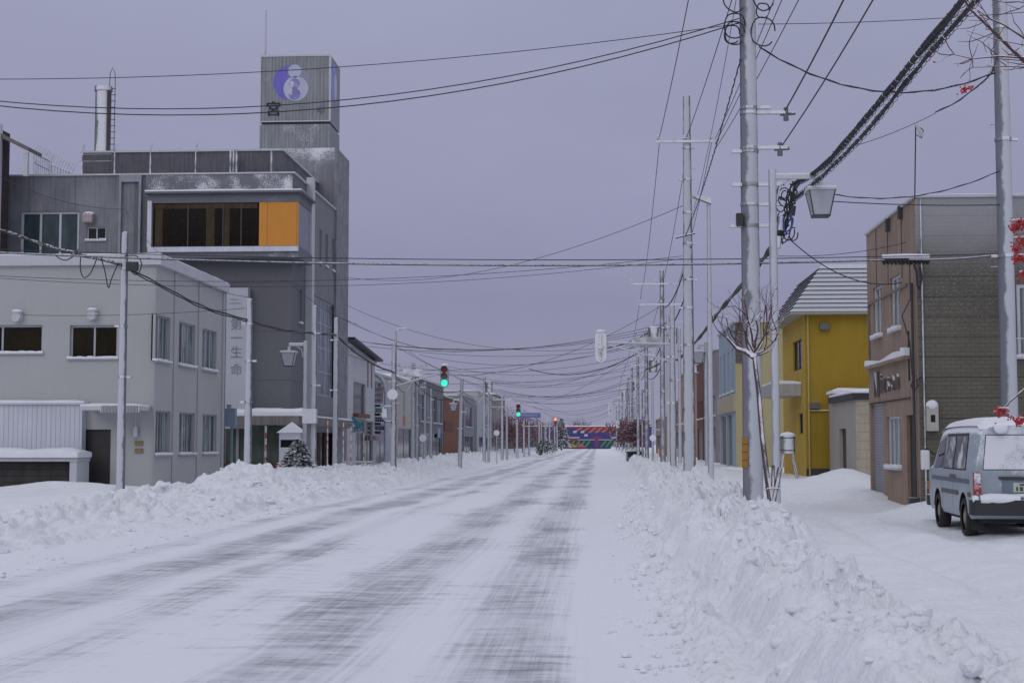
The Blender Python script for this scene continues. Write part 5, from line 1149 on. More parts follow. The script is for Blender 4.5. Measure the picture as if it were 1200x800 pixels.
# round snow plastered signs
def round_sign(label, px, py, rpx, Y, pxp=None, own_pole=True):
    q = P(px, py, Y); rr = rpx*Y/1700; t = T('road_sign', label, 'road sign', (q.x, Y, ground_z(q.x, Y) if own_pole else q.z-rr)); f = Fr('front', Y)
    b = B(); n = 24; b.prism([(q.x+rr*math.cos(2*PI*i/n), q.z+rr*math.sin(2*PI*i/n)) for i in range(n)], f, 0, .03); b.build('disc', M('snow_plastered_disc', (.50, .51, .56), .7, .04, 6, 0, .4, 40, frost=.9), t)
    if own_pole: b = B(); b.cyl((q.x, Y+.05, .1), (q.x, Y+.05, q.z+rr), .035, n=8); b.build('post', pole_m, t, smooth=True)
    else: b = B(); b.box(q.x-.04, q.x+.2, Y+.001, Y+.1, q.z-.05, q.z+.05); b.build('bracket', metal, t)
round_sign('large snow plastered disc on the left signal pole', 460, 462, 6.3, 71.6, own_pole=False)
round_sign('snow covered disc before the grey glass block', 495.5, 513, 4.2, 88)
round_sign('snow covered disc sign by the distant dull brown house', 582, 507, 3.4, 115)
round_sign('snow covered disc sign on the right snow bank', 765, 513, 3.8, 75)
q = P(452, 484, 72); b = B(); b.tube([P(*p, 71.7) for p in ((458, 476), (451, 476), (448.5, 480), (449, 490), (452, 494), (458, 494))], .05, 6); b.box(P(451, 0, 71.7).x, P(457, 0, 71.7).x, 71.6, 71.75, P(0, 490, 71.7).z, P(0, 479, 71.7).z); tag(b.build('bracket_sign', M('navy_sign_frame', (.08, .10, .17), .5, snow=1, frost=.5), None, loc=(q.x, 71.7, q.z)), 'looped navy bracket sign below the large disc on the left signal pole', 'sign')
A = P(606, 489.5, 150); C2 = P(633.5, 483.5, 150); t = T('direction_sign', 'long blue direction sign hanging above the far left bank', 'sign', (C2.x, 150, A.z))
b = B(); b.box(A.x, C2.x, 150, 150.1, A.z, C2.z); b.build('board', M('blue_sign', (.14, .18, .42), .5, .1, 2, 0, 0, 30, frost=.15), t)
b = B(); f = Fr('front', 150)
for k in range(9): u = A.x+(C2.x-A.x)*(.05+.095*k); b.fbox(f, u, u+.14, A.z+.2, C2.z-.15, .003, .02)
build_each(b, 'mark', M('pale_marks', (.35, .38, .55), .5), t)
# distribution poles down the right
rt = [(777, 75, 317, .15, .11, [(333, 1.6, 1.0), (357, 1.2, 1.1)], [(-.45, 392), (.5, 392)]), (758, 97, 388, .15, .11, [(404, 1.0, 1.0), (416, .8, .8)], [(.45, 428)]), (748, 121, 418, .15, .1, [(428, 1, 1)], []), (741, 144, 430, .15, .1, [(438, 1.1, 1.1), (446, .9, .9)], [(.4, 452)]),
      (737, 168, 442, .15, .1, [(448, 1.1, 1.1)], []), (735, 196, 448, .16, .11, [(455, 1.2, 1.2)], [(-.4, 462)]), (729.5, 230, 460, .16, .11, [(465, 1.2, 1.2)], []), (726, 268, 468, .16, .12, [(472, 1.2, 1.2)], []), (722.5, 330, 476, .16, .12, [(480, 1.2, 1.2)], [])]
for i, (px, Y, pt, a_, c_, arms, tr) in enumerate(rt):
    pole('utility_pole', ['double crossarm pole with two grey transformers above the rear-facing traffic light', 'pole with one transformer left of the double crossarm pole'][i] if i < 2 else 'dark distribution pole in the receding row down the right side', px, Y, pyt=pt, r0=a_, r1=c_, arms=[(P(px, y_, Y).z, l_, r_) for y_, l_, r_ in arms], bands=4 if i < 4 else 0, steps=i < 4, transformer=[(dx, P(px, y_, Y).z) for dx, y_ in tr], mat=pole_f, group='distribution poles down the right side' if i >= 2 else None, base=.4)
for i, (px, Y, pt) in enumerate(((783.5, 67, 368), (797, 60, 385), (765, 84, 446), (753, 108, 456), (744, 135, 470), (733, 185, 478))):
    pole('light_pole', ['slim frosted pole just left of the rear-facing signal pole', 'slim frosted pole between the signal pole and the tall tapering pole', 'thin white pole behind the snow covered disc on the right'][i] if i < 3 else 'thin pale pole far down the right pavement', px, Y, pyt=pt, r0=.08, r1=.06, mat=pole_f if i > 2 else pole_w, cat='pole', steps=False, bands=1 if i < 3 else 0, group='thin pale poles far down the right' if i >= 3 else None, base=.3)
# poles down the left
lt = [(484, 90, 425, .13), (488.5, 91, 437, .13), (505, 100, 456, .10), (541, 95, 444, .13), (567.5, 120, 441, .13), (572.5, 122, 458, .10), (588.5, 140, 463, .13), (594, 142, 474, .11), (606, 160, 492, .12), (614, 175, 493, .12), (620, 190, 494, .12), (632, 205, 490, .14), (634.5, 207, 494, .12), (639, 240, 496, .13), (644, 270, 498, .14), (650, 300, 494, .14), (653, 310, 497, .13)]
lbl = ['left one of two close poles in front of the beige shop', 'right one of two close poles in front of the beige shop', 'short slim pole before the grey glass block', 'leaning white pole at the corner of the windowless brown block', 'crossarm pole left of its thinner mate before the white rendered block', 'thinner mate of the crossarm pole before the white rendered block']
for i, (px, Y, pt, rr) in enumerate(lt):
    arms = [(P(px, pt+5, Y).z, .9, .9)] if i in (0, 4, 6, 10) else []
    pole('utility_pole', lbl[i] if i < 6 else 'distant white pole in the receding row down the left side', px, Y, pyt=pt, r0=rr*1.15, r1=rr*.85, mat=pole_m, arms=arms, bands=3 if i < 6 else 0, steps=False, group='distant poles down the left side' if i >= 6 else None, base=.3, lean=-.12 if i == 3 else 0, transformer=[(.4, P(px, pt+12, Y).z)] if i == 4 else None)

near_pole = lambda x_, Y_: min((o for o in bpy.data.objects if o.get('category') == 'utility pole'), key=lambda o: abs(P(x_, 500, Y_).x-o.location.x)+abs(o.location.y-Y_)*.3)
arm(sp1, P(463, 452, 72), P(519, 436.5, 72), P(463, 438, 72))
arm(sp3, P(789, 403, 57), P(701, 401, 57), P(789, 424, 57), .045)
arm(near_pole(570, 130), P(572, 477, 135), P(607, 476, 135))
arm(near_pole(750, 122), P(757, 476, 125), P(713, 474, 125))
# ================================================================ wires
def wire(label, p0, p1, sag=.5, r=.010, mat=None, n=24, twist=False, group=None, strands=1, spread=.04, name='overhead_wire', cat='wire'):
    p0 = Vector(p0); p1 = Vector(p1); b = B(); L_ = (p1-p0).length
    if twist: n = int(L_/.22)
    n = min(n, 260)
    for s in range(strands):
        off = Vector((random.uniform(-spread, spread), random.uniform(-spread, spread), random.uniform(-spread, spread))) if strands > 1 else Vector((0, 0, 0)); sg_ = sag*(1+random.uniform(-.08, .08) if strands > 1 else 1)
        pts = []
        for i in range(n+1):
            t = i/n; p = p0.lerp(p1, t)+off; p.z -= sg_*4*t*(1-t)
            if twist: p += Vector((math.cos(i*2.1+s*2), 0, math.sin(i*2.1+s*2)))*r*.55
            pts.append(p)
        rr = (lambda k, r=r: r*(1.25 if k % 2 else .8)) if twist else r
        b.tube(pts, rr, 5)
    return tag(b.build(name, mat or cable_p, None, loc=p0, recalc=False, smooth=True), label, cat, group)
def ext(a, b_, f):   # carry the line a-b on past b by the fraction f
    return Vector(b_)+(Vector(b_)-Vector(a))*f
# across the street at the thick pole
R1 = lambda py, dx=0: Vector((bx+dx, 30.85, P(882, py, 31).z))
wire('thin wire crossing the sky above the roof tower to the thick pole', P(-190, 90, 31), R1(30, -.2), .45, .009, cable_p)
wire('upper strand of the twin wires crossing before the tower emblem', P(-190, 92, 31), R1(24, -.2), 1.25, .012, cable_p)
wire('lower strand of the twin wires crossing before the tower emblem', P(-190, 95, 31), R1(29, -.2), 1.32, .013, cable_p)
wire('thin wire from the thick pole toward the top right', R1(31, .2), P(1300, 5, 31), .1, .008)
wire('snowy horizontal cable crossing the whole street in front of the grey block', P(-60, 293, 30.5), P(1060, 304, 32.6), .22, .022, cable_s, name='overhead_cable', cat='cable')
wire('second slimmer cable just above the snowy horizontal cable', P(-60, 290, 30.6), P(1180, 297, 31.6), .2, .010, cable_p)
wire('dark cable running from the brown shop closure to the far right pole', P(1060, 304, 32.6), P(1180, 297, 31.6), .05, .022, cable_s, name='overhead_cable', cat='cable')
wire('faint wire pair crossing before the grey block below the snowy cable', P(-30, 322, 44), P(800, 300, 52), .5, .009, cable_p)
wire('faint lower wire crossing before the grey block toward the right poles', P(-30, 324, 44), P(800, 303, 52), .62, .008, cable_p)
wire('diagonal wire rising from behind the grey block to the tapering pole', P(405, 325, 84), P(803, 240, 52.4), 1.1, .011)
# cable closure with snow in front of the brown shop
A, C2 = P(1034, 306, 32.6), P(1089, 306, 32.6); b = B(); t = T('cable_closure', 'black cable closure topped by a ridge of snow before the brown shop', 'cable closure', ((A.x+C2.x)/2, 32.6, A.z))
b.cyl((A.x, 32.6, A.z+.02), (C2.x, 32.6, C2.z+.02), .065, n=10)
for i in range(12): x = A.x+(C2.x-A.x)*(i+.5)/12; b.box(x-.02, x+.02, 32.53, 32.67, A.z-.08, A.z+.02)
b.build('body', black, t); b = B(); b.tube([(A.x, 32.6, A.z+.09), ((A.x+C2.x)/2, 32.6, A.z+.105), (C2.x, 32.6, A.z+.09)], .06, 8); b.build('snow_cap', SNOW, t, smooth=True)
b = B(); b.tube([P(1071, 310, 32.6), P(1074, 318, 32.6), P(1075, 335, 32.6), P(1078, 340, 32.6), P(1080, 325, 32.6), P(1078, 312, 32.6)], .025, 6); b.tube([P(1066, 307, 32.6), P(1067, 350, 32.7), P(1057, 370, 32.8), P(1066, 400, 32.9), P(1069, 440, 32.9)], .014, 5); b.build('drop_cable', cable_p, t, recalc=False)
b = B(); b.tube([P(*p, 32.9) for p in ((1072, 440), (1068, 452), (1071, 459), (1076, 452), (1074, 445), (1080, 443))], .02, 6); tag(b.build('cable_loop', cable_p, None, loc=P(1072, 450, 32.9), recalc=False), 'black loop of cable hanging at the corner of the brown shop', 'cable')
# along the street on the right
wire('left strand running from the crossarm of the tapering pole out over the camera', P(773, 160, 52.4), (1.9, -6, 12.9), .9, .013, cable_p)
wire('middle strand running from the crossarm of the tapering pole out over the camera', P(805, 160, 52.4), (3.0, -6, 13.0), .9, .013)
for i, (dx, zz) in enumerate(((.3, 12.7), (.55, 12.6), (.85, 11.6))): wire('strand of the bundle from the tapering pole passing left of the thick pole', P(838, 163+i*6, 52.4), (3.3+dx*1.4, -6, zz), .9, .012, group='strands passing just left of the thick pole')
wire('coiled telephone wire slanting up to the left of the thick pole', P(803, 277, 52.2), R1(72, -.18), .25, .016, cable_p, twist=True)
wire('thin wire slanting to the right side of the thick pole', P(812, 250, 52.2), R1(0, -.25), .3, .008)
RT = [Vector((p.location.x, p.location.y, 0)) for p in bpy.data.objects if p.get('category') == 'utility pole' and p.location.x > 0 and p.location.y > 50]; RT.sort(key=lambda v: v.y)
tops = {round(p.location.y): p for p in bpy.data.objects if p.get('category') == 'utility pole'}
def topz(v): return P(700, 520, v.y).z
hts = {52: 12.6, 75: 9.9, 97: 8.4, 121: 8.3, 144: 8.6, 168: 8.8, 196: 8.9, 230: 9.0, 268: 9.5, 330: 9.5}
for a_, c_ in zip(RT[:-1], RT[1:]):
    h0, h1 = hts.get(round(a_.y), hts.get(int(a_.y), 9)), hts.get(round(c_.y), 9)
    for dx in (-1.0, 0.05, .9): wire('thin power wire strung pole to pole down the right side', (a_.x+dx, a_.y-.2, h0+.1), (c_.x+dx*.95, c_.y-.2, h1+.1), .35, .012 if a_.y < 100 else .016, group='power wires down the right side')
    for k, dz in enumerate((1.1, 2.2)): wire('sagging cable strung pole to pole down the right side', (a_.x+.1, a_.y-.2, h1-dz), (c_.x+.1, c_.y-.2, h1-dz-.1), .5, .03, cable, group='sagging cables down the right side')
# bundle through the thick pole
def bundle(label, pts, r, n=5, seed=1, wrap=True, spread=.05):
    random.seed(seed); b = B(); P_ = [Vector(p) for p in pts]
    def cr_(t):   # catmull-rom
        k = min(int(t), len(P_)-2); f = t-k; p0 = P_[max(k-1, 0)]; p1 = P_[k]; p2 = P_[k+1]; p3 = P_[min(k+2, len(P_)-1)]
        return .5*((2*p1)+(p2-p0)*f+(2*p0-5*p1+4*p2-p3)*f*f+(3*p1-p0-3*p2+p3)*f**3)
    N = 30*(len(P_)-1)
    for s in range(n):
        o = Vector((random.uniform(-1, 1), 0, random.uniform(-1, 1)))*spread; ph = random.uniform(0, 6)
        b.tube([cr_(i/N*(len(P_)-1))+o+Vector((math.sin(i*.5+ph), 0, math.cos(i*.37+ph)))*spread*.25 for i in range(N+1)], r, 5)
    if wrap:
        L_ = sum((P_[i+1]-P_[i]).length for i in range(len(P_)-1)); M_ = int(L_/.035); b.cur = 0
        b.tube([cr_(i/M_*(len(P_)-1))+Vector((math.cos(i*.75), 0, math.sin(i*.75)))*(spread*1.25+r) for i in range(min(M_, 1400)+1)], .006, 4)
    return tag(b.build('cable_bundle', cable if not wrap else M('cable_slight_snow', (.03, .03, .035), .7, .1, 4, 0, 0, 60, snow=.05), None, loc=P_[0], recalc=False, smooth=True), label, 'cable bundle')
a0 = P(931, 216, 31); c0 = P(1133, -4, 18.5); bundle('upper thick wrapped cable bundle sweeping up to the right from the lantern', [a0, P(965, 195, 28.5), P(1020, 133, 24.5), c0, ext(P(1020, 133, 24.5), c0, .8)+Vector((0, -4, 0))], .024, 5, 3, True, .030)
a1 = P(927, 236, 31); c1 = P(1122, 2, 18.8); bundle('lower thick wrapped cable bundle sweeping up to the right below its twin', [a1, P(956, 213, 29), P(1012, 158, 25), P(1082, 72, 21.5), P(1152, -8, 18.2), ext(P(1075, 70, 21.5), P(1148, -8, 18.2), 1.0)+Vector((0, -3, 0))], .024, 4, 4, True, .028)
bundle('tangle of dark cables dropping beside the thick pole', [P(931, 216, 31), P(926, 240, 31), P(920, 262, 31), P(915, 280, 31)], .018, 7, 5, False, .09)
bundle('dark cable bundle dropping from the thick pole toward the farther poles', [P(917, 268, 31.3), P(900, 295, 35), P(872, 330, 42), P(840, 368, 52), P(818, 397, 62), P(795, 421, 74.5)], .028, 4, 6, False, .06)
bundle('dark cable bundle running on beneath the transformers', [P(795, 421, 74.5), P(778, 424, 82), P(765, 430, 90), P(758, 432, 97)], .03, 3, 7, False, .06)
b = B()
for k in range(9):
    c0 = P(random.uniform(912, 930), random.uniform(225, 285), 30.9); rr = random.uniform(.06, .18); b.tube([c0+Vector((rr*math.cos(t), random.uniform(-.02, .02), rr*1.5*math.sin(t))) for t in np.linspace(random.uniform(0, 3), 6.5, 12)], .014, 5)
tag(b.build('cable_loops', cable_p, None, loc=P(920, 260, 30.9), recalc=False), 'knot of looped cables under the lantern arm', 'cable loops')
t = T('splice_case', 'grey cylindrical splice cases tangled with blue cable under the lantern arm', 'splice case', P(916, 275, 30.8))
for (px, py, w_, h_) in ((928, 247, 7, 11), (914, 262, 8, 16), (911, 284, 7, 14)): q = P(px, py, 30.8); b = B(); b.cyl((q.x, q.y, q.z-h_*.009), (q.x+.03, q.y, q.z+h_*.009), w_*.009, n=10); b.build('case', metal if px < 920 else darkm, t, smooth=True)
b = B(); b.tube([P(927, 250, 30.7), P(928, 262, 30.7), P(925, 275, 30.7), P(919, 270, 30.7), P(918, 255, 30.7)], .02, 6); b.build('blue_cable', M('blue_cable', (.03, .07, .28), .5), t, recalc=False)
wire('thick wire rising steeply right of the thick pole from the upper insulator', P(920, 130, 30.95), (4.9, -2, 13.8), .9, .017, cable_p)
wire('wire rising steeply right of the thick pole from the lower insulator', P(917, 170, 30.95), (5.6, -2, 13.3), .9, .014)
wire('twisted cable sagging from the thick pole to the far right pole', R1(57, .2), P(1177, 80, 31.6), .75, .018, cable, twist=True)
wire('thin cord rising from the lantern to a splice near the right pole', P(975, 178, 31), P(1096, 133, 31.4), .08, .007)
wire('twisted cord rising from the splice to the far right pole top', P(1095, 132, 31.4), P(1174, 72, 31.6), .15, .016, cable_p, twist=True)
wire('sagging wire from the lantern to the far right pole', P(972, 227, 31), P(1172, 200, 31.5), .3, .012, cable_p, twist=True)
wire('straight wire from the lantern to the far right pole', P(975, 236, 31), P(1172, 240, 31.5), .04, .011, cable_p)
wire('vertical drop wire hanging onto the roof corner of the brown shop', P(1073, 147, 31.3), P(1072, 233, 32.9), .0, .014, cable)
wire('drooping service wire from the tangle to the yellow house roof', P(925, 280, 31), P(1057, 331, 32.9), .35, .012)
wire('trio wire at the roof line of the yellow house', P(912, 300, 31.2), P(1062, 284, 32.8), .1, .007)
t = T('splice', 'small pale splice with a looped tail under the rowan twigs', 'splice', P(1076, 150, 31.3)); b = B(); b.cyl(P(1074, 146, 31.3), P(1081, 160, 31.3), .04, n=8); b.build('body', ceram, t); b = B(); b.tube([P(*p, 31.3) for p in ((1076, 148), (1082, 153), (1080, 162), (1074, 158))], .012, 5); b.build('tail', cable_p, t, recalc=False)
# left bundle pole to pole
bundle('thick telephone cable bundle along the left poles before the cream office', [P(-90, 250, 42), P(0, 269, 42.6), P(60, 289, 42.8), P(142, 309, 42.9)], .028, 4, 11, False, .06)
bundle('drooping cable bundle between the cream office pole and the next pole', [P(142, 309, 42.9), P(190, 335, 44), P(240, 360, 45.5), P(290, 375, 46.4)], .02, 4, 12, False, .04)
bundle('cable bundle hanging before the grey block to the twin poles', [P(290, 375, 46.4), P(330, 386, 52), P(367, 390, 56.9), P(393, 392, 60.9)], .024, 3, 13, False, .04)
bundle('cable bundle drooping from the twin poles to the left signal pole', [P(393, 392, 60.9), P(415, 412, 65), P(440, 428, 69), P(461, 436, 71.9)], .026, 3, 14, False, .04)
b = B()
for pts in (((60, 289), (66, 300), (76, 305), (86, 300), (92, 292)), ((95, 298), (94, 314), (98, 325), (106, 320), (113, 304)), ((118, 301), (123, 318), (127, 337), (131, 326), (138, 310)), ((146, 300), (160, 300), (166, 310), (160, 322), (150, 314))): b.tube(smooth_pts([P(*p, 42.8) for p in pts]), .018, 5)
tag(b.build('cable_loops', cable_p, None, loc=P(110, 310, 42.8), recalc=False), 'slack black cable loops hanging beside the cream office pole', 'cable loops')
q = P(155, 312, 42.7); b = B(); b.box(q.x-.17, q.x+.17, 42.6, 42.8, q.z-.14, q.z+.14); tag(b.build('terminal_box', M('black_box', (.03, .03, .035), .6, snow=1), None, loc=q, bevel=.02), 'dark terminal box with snow beside the cream office pole', 'terminal box')
wire('thin cord crossing the cream office wall between vents', P(25, 369, 47.2), P(288, 361, 46.5), .1, .008)
wire('reddish thin wire drooping before the grey block to the vertical sign', P(0, 207, 66), P(146, 245, 69), .4, .012, M('red_brown_wire', (.09, .04, .05), .7))
wire('reddish thin wire continuing from the grey column down to the white pole', P(146, 245, 69), P(290, 348, 46.6), .9, .010, MATS['red_brown_wire'])
wire('straight thin wire from the grey block to the left signal pole', P(343, 335, 70), P(418, 380, 70), .2, .01)
# long wires from behind the grey block
for i, (p0, p1, s_) in enumerate((((405, 357, 84), (775, 396, 74), 1.5), ((405, 374, 84), (540, 408, 120), .7), ((405, 376, 84), (560, 411, 125), .7), ((463, 405, 72), (760, 432, 97), 2.2), ((480, 412, 90), (570, 438, 120), .7))):
    wire('long slack wire in the web between the grey block and the right poles', P(*p0), P(*p1), s_, .011, group='slack wires of the middle distance')
# the web of street-crossing wires in the distance
random.seed(21)
lev = [(401, 386, 75, .9), (404, 378, 75, 1.0), (399, 382, 75, 1.2), (412, 404, 97, 1.0), (418, 396, 97, 1.4), (425, 412, 97, 1.4), (430, 421, 121, 1.6), (436, 424, 121, 1.2), (440, 437, 144, 1.7), (447, 436, 144, 1.5), (444, 445, 144, 2.0), (452, 448, 168, 1.9), (456, 455, 168, 1.7), (459, 458, 196, 2.2), (464, 461, 196, 1.9), (467, 466, 230, 2.6), (470, 468, 230, 2.0), (475, 472, 268, 2.4), (479, 477, 268, 2.6), (482, 480, 330, 3.2), (486, 483, 330, 3), (432, 402, 90, .6), (446, 430, 110, .6), (462, 455, 150, .8)]
for (yl, yr, Y, s_) in lev:
    xl = 700+(-11.0-random.uniform(0, 4))*1700/Y; xr = 700+3.6*1700/Y
    wire('thin wire of the distant web spanning the street', P(xl, yl+random.uniform(-3, 3), Y+random.uniform(-4, 4)), P(xr, yr, Y), s_*random.uniform(.5, 1.0), .009+Y*.00004, group='distant web of wires spanning the street')
for (p0, p1, s_, rr) in (((555, 441, 118), (775, 398, 75), 1.6, .012), ((470, 433, 90), (778, 356, 75), 1.6, .012), ((600, 470, 160), (757, 404, 97), 1.4, .012), ((700, 410, 90), (790, 372, 75), .3, .03), ((620, 432, 110), (757, 408, 97), 1.0, .03)):
    wire('slanting wire rising to the double crossarm poles', P(*p0), P(*p1), s_, rr, group='slanting wires to the crossarm poles')
# cables along the left poles
LP_ = [(461, 72, 436), (484, 90, 440), (541, 95, 457), (567, 120, 458), (588, 140, 471), (606, 160, 478), (632, 205, 492), (650, 300, 497)]
for a_, c_ in zip(LP_[:-1], LP_[1:]):
    for k in range(2): wire('sagging cable strung pole to pole down the left side', P(a_[0], a_[2]+5*k, a_[1]), P(c_[0], c_[2]+4*k, c_[1]), .5+.3*k, .022, cable, group='sagging cables down the left side')

# ================================================================ the van
def make_van():
    x, y = 6.62, 25.0; zg = .13
    q = P(1141, 600, 25.1)
    root = T('parked_van', 'pale blue parked van plastered with snow, seen from its rear left corner', 'van', (0, 0, 0))
    paint = M('pale_blue_paint', (.30, .35, .39), .35, .06, 2, .06, .03, 40, frost=.50, snow=.9, frost_dir=(-.35, -1, .45), frost_s=1.4)
    # local: x to the right, y forward, z up; rear at y=0
    L_, W, H = 4.66, .845, 1.98
    secs = []
    def sec(y, ws, zt, wt, z0=.33, belt=1.08, ex=0):
        return [(-W*ws+.04, z0), (-W*ws, z0+.1), (-W*ws-.0, .75), (-W*ws, belt), (-W*ws*.975, belt+.06), (-W*wt, zt-.20), (-W*wt*.93, zt-.075), (-W*wt*.78, zt-.015), (-W*wt*.4, zt+.012), (0, zt+.02)]
    st = [(0.0, .955, 1.90, .80, .42), (.05, .985, 1.935, .835, .36), (.14, 1, 1.955, .855, .33), (.7, 1, 1.965, .865, .33), (1.6, 1, 1.97, .868, .33), (2.6, 1, 1.965, .868, .33), (3.25, 1, 1.945, .862, .33), (3.6, 1, 1.88, .86, .33), (3.86, .998, 1.66, .885, .33), (4.12, .99, 1.40, .92, .33), (4.36, .975, 1.19, .95, .33), (4.54, .95, 1.12, .93, .36), (4.66, .89, 1.0, .88, .42)]
    b = B(); rows = []
    for (yy, ws, zt, wt, z0) in st:
        half = sec(yy, ws, zt, wt, z0, min(1.08, zt-.1)); full = half+[(-a, c) for a, c in half[-2::-1]]; rows.append([(a, yy, c) for a, c in full])
    n = len(rows[0]); vs = [p for r_ in rows for p in r_]; fs = [(i*n+j, i*n+(j+1) % n, (i+1)*n+(j+1) % n, (i+1)*n+j) for i in range(len(rows)-1) for j in range(n)]+[tuple(range(n-1, -1, -1)), tuple((len(rows)-1)*n+j for j in range(n))]
    b.add(vs, fs); body = b.build('body', [paint, black], root, smooth=True)
    wy = (.78, 3.36)
    cut = B()
    for w_ in wy: cut.cyl((-1.2, w_, .36), (-.52, w_, .36), .405, n=28); cut.cyl((.52, w_, .36), (1.2, w_, .36), .405, n=28)
    co = cut.build('cutter', black); md = body.modifiers.new('b', 'BOOLEAN'); md.object = co; md.operation = 'DIFFERENCE'; md.solver = 'EXACT'
    bpy.context.view_layer.update(); me = bpy.data.meshes.new_from_object(body.evaluated_get(bpy.context.evaluated_depsgraph_get())); body.modifiers.clear(); body.data = me
    bpy.data.objects.remove(co)
    if len(me.materials) < 2: me.materials.append(black)
    for p in me.polygons:                              # dark wheel wells
        c = p.center
        if any(abs(((c.y-w_)**2+(c.z-.36)**2)**.5-.40) < .05 for w_ in wy) and abs(p.normal.x) < .5 and abs(c.x) < .84: p.material_index = 1
        if any(((c.y-w_)**2+(c.z-.36)**2)**.5 < .40 for w_ in wy) and abs(c.x) < .6: p.material_index = 1
    def side_x(yy, z):   # outer x of the left flank
        wt = .865; ws = 1.0
        for k in range(len(st)-1):
            if st[k][0] <= yy <= st[k+1][0]:
                f = (yy-st[k][0])/(st[k+1][0]-st[k][0]); ws = st[k][1]+f*(st[k+1][1]-st[k][1]); wt = st[k][3]+f*(st[k+1][3]-st[k][3]); zt = st[k][2]+f*(st[k+1][2]-st[k][2]); break
        else: zt = 1.95
        bl = min(1.08, zt-.1)
        if z <= bl: return -W*ws
        if z <= bl+.06: return -W*ws*(1-.025*(z-bl)/.06)
        f = min(1, (z-bl-.06)/max(.01, zt-.20-bl-.06)); return -(W*ws*.975+(W*wt-W*ws*.975)*f)
    def patch(name, ring, mat, off=.006, th=.0, sgn=-1, par=root):
        b = B(); k = 6; pts = []
        # ring = quad corners (y,z) x4 -> bilinear grid that hugs the flank
        for i in range(k+1):
            for j in range(k+1):
                u, v = i/k, j/k; a0_, a1_, a2_, a3_ = ring
                yy = (a0_[0]*(1-u)+a1_[0]*u)*(1-v)+(a3_[0]*(1-u)+a2_[0]*u)*v; z = (a0_[1]*(1-u)+a1_[1]*u)*(1-v)+(a3_[1]*(1-u)+a2_[1]*u)*v
                pts.append((-sgn*(side_x(yy, z)-off), yy, z))
        b.add(pts, [(i*(k+1)+j, i*(k+1)+j+1, (i+1)*(k+1)+j+1, (i+1)*(k+1)+j) for i in range(k) for j in range(k)]); return b.build(name, mat, par, recalc=True)
    frg = M('snow_plastered_glass', (.07, .08, .09), .3, .1, 3, 0, .1, 40, frost=.70, frost_dir=(-.8, -1, .2), frost_s=3); gask = M('window_gasket', (.035, .037, .042), .6, frost=.25, frost_dir=(-.5, -1, .2))
    for sg_ in (-1, 1):
        for (ya, yb, yc, yd) in ((.62, 1.72, 1.70, .72), (1.80, 2.72, 2.72, 1.80)):
            patch('gasket', [(ya-.02, 1.14), (yb+.03, 1.14), (yc+.02, 1.79), (yd-.03, 1.79)], gask, .003, sgn=sg_)
            patch('side_window', [(ya+.03, 1.17), (yb-.02, 1.17), (yc-.02, 1.74), (yd+.02, 1.74)], frg, .009, sgn=sg_)
        patch('front_window', [(2.86, 1.16), (3.80, 1.14), (3.60, 1.62), (2.88, 1.74)], g_dark, .006, sgn=sg_)
        patch('trim_strip', [(.30, .70), (2.9, .70), (2.9, .79), (.30, .79)], M('grey_brown_trim', (.10, .095, .10), .6, snow=.5), .014, sgn=sg_) if False else None
        patch('trim_strip', [(1.24, .70), (2.90, .70), (2.90, .78), (1.24, .78)], M('grey_brown_trim', (.10, .095, .10), .6), .012, sgn=sg_)
        patch('trim_strip', [(.12, .70), (.34, .70), (.34, .78), (.12, .78)], MATS['grey_brown_trim'], .012, sgn=sg_)
        patch('stripe', [(.2, .92), (4.0, .92), (4.0, 1.0), (.2, 1.0)], M('dark_blue_stripe', (.09, .11, .14), .5, frost=.2), .004, sgn=sg_)
        patch('door_gap', [(2.79, .42), (2.81, .42), (2.81, 1.8), (2.79, 1.8)], gask, .003, sgn=sg_)
        patch('door_gap', [(1.74, .45), (1.755, .45), (1.755, 1.82), (1.74, 1.82)], gask, .003, sgn=sg_)
        patch('door_handle', [(1.45, .995), (1.95, .995), (1.95, 1.06), (1.45, 1.06)], MATS['grey_brown_trim'], .02, sgn=sg_)
        b = B(); sx = sg_
        b.box(sx*.93, sx*1.10, 3.62, 3.72, 1.10, 1.48); m_ = b.build('mirror', M('snowy_mirror', (.5, .52, .56), .5, frost=1.0, snow=1), root, bevel=.03)
        b = B(); b.cyl((sx*.82, 3.68, 1.38), (sx*1.0, 3.67, 1.52), .018, n=6); b.cyl((sx*1.0, 3.67, 1.52), (sx*1.0, 3.67, 1.48), .018, n=6); b.build('mirror_arm', gask, m_)
        # wheels
        for w_ in wy:
            b = B(); cx = sx*.735; hw_ = .10; N = 32; prof = [(.0, .23), (-.01, .30), (.02, .325), (.06, .335), (.14, .335), (.18, .325), (.20, .30), (.19, .23)]
            vs = []; 
            for i in range(N):
                t = 2*PI*i/N
                for (d, rr) in prof: vs.append((sx*(.84-d), w_+rr*math.cos(t), .335+rr*math.sin(t)))
            k = len(prof); b.add(vs, [(i*k+j, i*k+j+1, ((i+1) % N)*k+j+1, ((i+1) % N)*k+j) for i in range(N) for j in range(k-1)])
            wh = b.build('wheel', M('tyre_rubber', (.022, .022, .024), .85, .15, 8, 0, .5, 60, frost=.18, frost_dir=(-1, -.6, .3), frost_s=5), root, smooth=True)
            b = B(); b.cyl((sx*.80, w_, .335), (sx*.66, w_, .335), .232, n=28); b.cyl((sx*.83, w_, .335), (sx*.80, w_, .335), .10, .12, 20)
            for i in range(8): t = 2*PI*i/8; b.cyl((sx*.805, w_+.17*math.cos(t), .335+.17*math.sin(t)), (sx*.80, w_+.17*math.cos(t), .335+.17*math.sin(t)), .03, n=8)
            b.build('rim', M('gold_grey_rim', (.22, .19, .13), .4, .15, 6, 0, .1, 30, metal=.5, frost=.1), wh, smooth=True)
